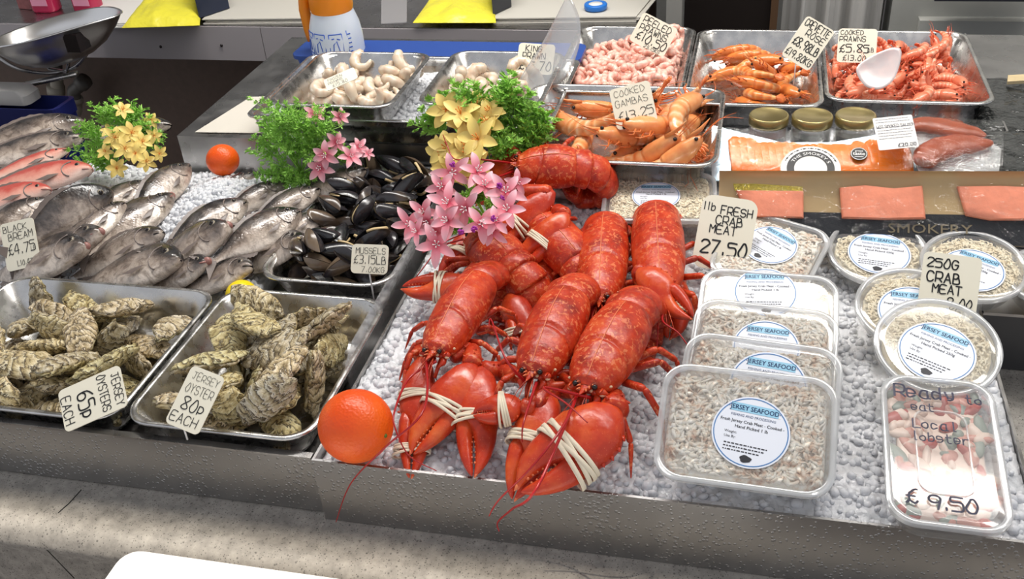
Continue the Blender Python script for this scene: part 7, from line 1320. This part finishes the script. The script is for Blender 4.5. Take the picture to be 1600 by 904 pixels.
for i, (u, lab) in enumerate(((75, 'left'), (140, 'right'))):
    q = on(u, 16); root = thing('soap_bottle', 'pink liquid bottle on the back counter, %s one of the pair' % lab, 'bottle', q); C_ = q
    mb = MB(); mb.rings([[q + V(x * k, y * k, z) for x, y in rr(.075, .05, .018, 4)] for k, z in ((.95, .001), (1, .006), (1, .12), (.7, .15), (.3, .16))]); mb.build('body', plain('pink_liquid', srgb(190, 44, 84), .2), root); mb = MB(); mb.box((q.x - .024, q.y - .027, .02 + q.z), (q.x + .024, q.y - .0255, .09 + q.z)); mb.build('bottle_label', plain('pink_label', srgb(226, 150, 176), .4), root, smooth=False)
    mb = MB(); mb.lathe([(.014, .158), (.014, .175), (.004, .178), (.004, .2)], 14, c=q); mb.build('pump', M_paper(), root)
q = on(42, 10); boxat('patterned_carton', 'small colourful patterned carton at the back left of the counter', ((30, 14), (55, 16), (55, -2), (32, -4)), .1, plain('mixed_print', srgb(150, 90, 90), .5, var=.5), 'carton')

# weighing scale with a scoop pan
root = thing('weighing_scale', 'weighing scale with a big steel scoop pan at the top left', 'scale', PY(60, 190, 1.95)); yS = 1.90
cR = PY(78, 44, yS); Rx = (PY(176, 30, yS) - cR).length; mb = MB()
def pan(a, k, dz, inner=0): 
    lip = 1.0 + .22 * max(0, math.cos(a)) ** 6; return cR + V(math.cos(a) * Rx * .9 * k * lip, math.sin(a) * Rx * .62 * k, .03 * math.cos(a) * k - dz)
prof = [(1.03, -.002), (1.0, 0), (.9, .022), (.72, .05), (.5, .070), (.25, .082), (.05, .085)]
R = [[pan(2 * math.pi * j / 48, k, d) for j in range(48)] for k, d in prof] ; R2 = [[pan(2 * math.pi * j / 48, k * .985, d - .003) for j in range(48)] for k, d in prof]
mb.rings(R[::-1] + R2); mb.build('scoop_pan', plain('polished_pan_steel', (.82, .81, .80), .28, 1.0), root)
mb = MB(); e = PY(120, 62, yS - .06); mb.box((e.x - .018, e.y - .02, e.z - .022), (e.x + .016, e.y + .02, e.z + .018)); mb.build('pan_clip', M_dark(), root, smooth=False)
mb = MB(); mb.loft([PY(65, 92, yS), PY(78, 108, yS), PY(105, 112, yS), PY(110, 78, yS)], [.006] * 4, [.003] * 4, n=8); mb.loft(catmull([PY(-5, 88, yS - .05), PY(30, 108, yS - .05), PY(80, 114, yS), PY(120, 102, yS), PY(148, 64, yS)], 5), [.0045] * 21, n=8); mb.build('pan_bracket', M_steel(), root)
mb = MB(); mb.loft([PY(-40, 140, yS - .05), PY(0, 141, yS - .05), PY(60, 128, yS - .02), PY(121, 115, yS)], [.011] * 4, [.007] * 4, n=8); mb.build('balance_arm', M_steel(), root)
zc_ = PY(84, 172, 1.78).z; e = PY(46, 165, 1.80); mb = MB(); A_ = rr(.30, .06, .015, 4); mb.rings([[V(e.x - .15 + x * k, 1.825 + y * k, zc_ + z) for x, y in A_] for k, z in ((1.0, .001), (1.0, .022), (.9, .034), (.5, .036))]); mb.build('scale_base', plain('white_scale_plastic', srgb(170, 168, 166), .4), root, sharp=40)
mb = MB(); mb.box((e.x - .22, 1.81, zc_ + .034), (e.x - .13, 1.84, zc_ + .16)); mb.build('scale_column', plain('white_scale_plastic', srgb(170, 168, 166), .4), root, smooth=False)
p, q = PY(-160, 172, 1.78), PY(84, 172, 1.78); mb = MB(); A_ = rr(q.x - p.x, .08, .015, 4); cx = (p.x + q.x) / 2; mb.rings([[V(cx + x * k, 1.82 + y * k, z) for x, y in A_] for k, z in ((.9, FLOOR_Z), (1.0, q.z - .03), (1.02, q.z - .03), (1.02, q.z), (.97, q.z), (.9, q.z - .03))]); centred(mb, 'blue_crate', plain('dark_blue_plastic', srgb(26, 34, 96), .4), 'dark blue crate under the scale at the left edge', 'crate', smooth=False)
# waste pipe with its trap
root = thing('waste_pipe', 'white plastic waste pipe with a U bend below the back counter', 'pipe', PY(105, 190, 2.4)); mwp = plain('yellowed_white_pipe', srgb(188, 180, 164), .4); yP = 2.42; g = lambda u, v: PY(u, v, yP)
mb = MB(); r_ = .019; cc = catmull([g(88, 120), g(91, 150), g(96, 170), g(107, 181), g(118, 173), g(117, 155)], 6); mb.loft(cc, [r_] * len(cc), n=14); mb.build('trap', mwp, root)
mb = MB(); mb.loft([g(87, 134), g(88, 146)], [.026, .026], n=14); mb.loft([g(116, 152), g(117, 160)], [.025, .025], n=14); mb.build('pipe_nut', mwp, root)
mb = MB(); cc = catmull([g(117, 154), g(115, 143), g(122, 136), g(130, 128)], 5); mb.loft(cc, [r_] * len(cc), n=14); mb.loft([g(126, 132), g(133, 125)], [.024, .024], n=12); mb.build('outlet', plain('grey_pipe', srgb(110, 106, 100), .45), root)
mb = MB(); mb.loft([g(88, 60), g(88, 132)], [.017, .017], n=12); mb.build('down_pipe', plain('grey_pipe', srgb(80, 76, 72), .45), root)

# spray bottle
qb = P(535, 112, .05); qb.y = max(qb.y, 1.615); d_ = (qb + V(0, 0, .1) - CAM_P).length; r = 40 / F_PX * d_
root = thing('spray_bottle', 'pressure spray bottle with orange handle behind the left raw prawn tray', 'spray bottle', qb)
mb = MB(); mb.lathe([(r * .5, .0), (r * .94, .001), (r, .008), (r * 1.0, .04), (r * .99, .075), (r * .93, .095), (r * .80, .115), (r * .72, .125), (r * .70, .13)], 36, c=qb); mb.build('bottle_body', plain('milky_white_plastic', srgb(214, 222, 232), .3, sub=.1), root)
mb = MB(); mb.lathe([(r * .70, .118), (r * .76, .1195), (r * .80, .128), (r * .80, .165), (r * .70, .185), (r * .3, .19)], 36, c=qb); og = plain('orange_plastic', srgb(238, 138, 12), .35); mb.build('collar', og, root, sharp=40)
mb = MB(); h0 = qb + V(-r * 1.1, -.0, 0); mb.loft([h0 + V(0.004, 0, .062), h0 + V(.002, 0, .085), h0 + V(0, 0, .12), h0 + V(.006, 0, .16), h0 + V(.03, 0, .19)], [.008, .0095, .010, .011, .012], [.012] * 5, n=12, up=(0, 1, 0)); mb.build('handle', og, root)
mb = MB(); bl = plain('blue_print', srgb(40, 90, 190), .4)
def onb(a, z, k=1.004): rr2 = float(np.interp(z, [.0, .008, .04, .075, .095, .115], [r * .94, r, r, r * .99, r * .93, r * .8])) * k; return qb + V(math.sin(a) * rr2, -math.cos(a) * rr2, z)
def curve_rib(pts, w=.0011): cc = [onb(a, z) for a, z in pts]; mb.loft(cc, [w] * len(cc), [.0004] * len(cc), n=5, up=(0, -1, .1))
for a0 in (-1.15, -.55, .12):
    a1 = a0 + .5; curve_rib([(lerp(a0, a1, t), .088) for t in np.linspace(0, 1, 6)]); curve_rib([(a0, .088), (a0, .05)]); curve_rib([(a1, .088), (a1, .05)]); curve_rib([(lerp(a0, a1, t), .05) for t in np.linspace(0, 1, 6)])
    curve_rib([(a0 + .12, .054), (a0 + .16, .07), (a0 + .28, .076), (a0 + .36, .056)]); curve_rib([(a0 + .1, .08), (a0 + .2, .081)]); curve_rib([(a0 + .3, .08), (a0 + .42, .078)])
for k in range(6): curve_rib([(.85, .045 + .008 * k), (.98, .045 + .008 * k)])
curve_rib([(.82, .04), (.82, .092)]); mb.build('printed_diagrams', bl, root)
# white paper lying on the raised shelf
q = [P(u, v, .0512) for u, v in ((305, 207), (440, 209), (470, 150), (392, 152))]; mb = MB(); mb.rings([q, [p + V(0, 0, .0012) for p in q]]); centred(mb, 'paper_sheet', plain('cream_paper', srgb(214, 208, 196), .6), 'cream paper sheet lying on the raised steel shelf beside the ice tray', 'paper', smooth=False)
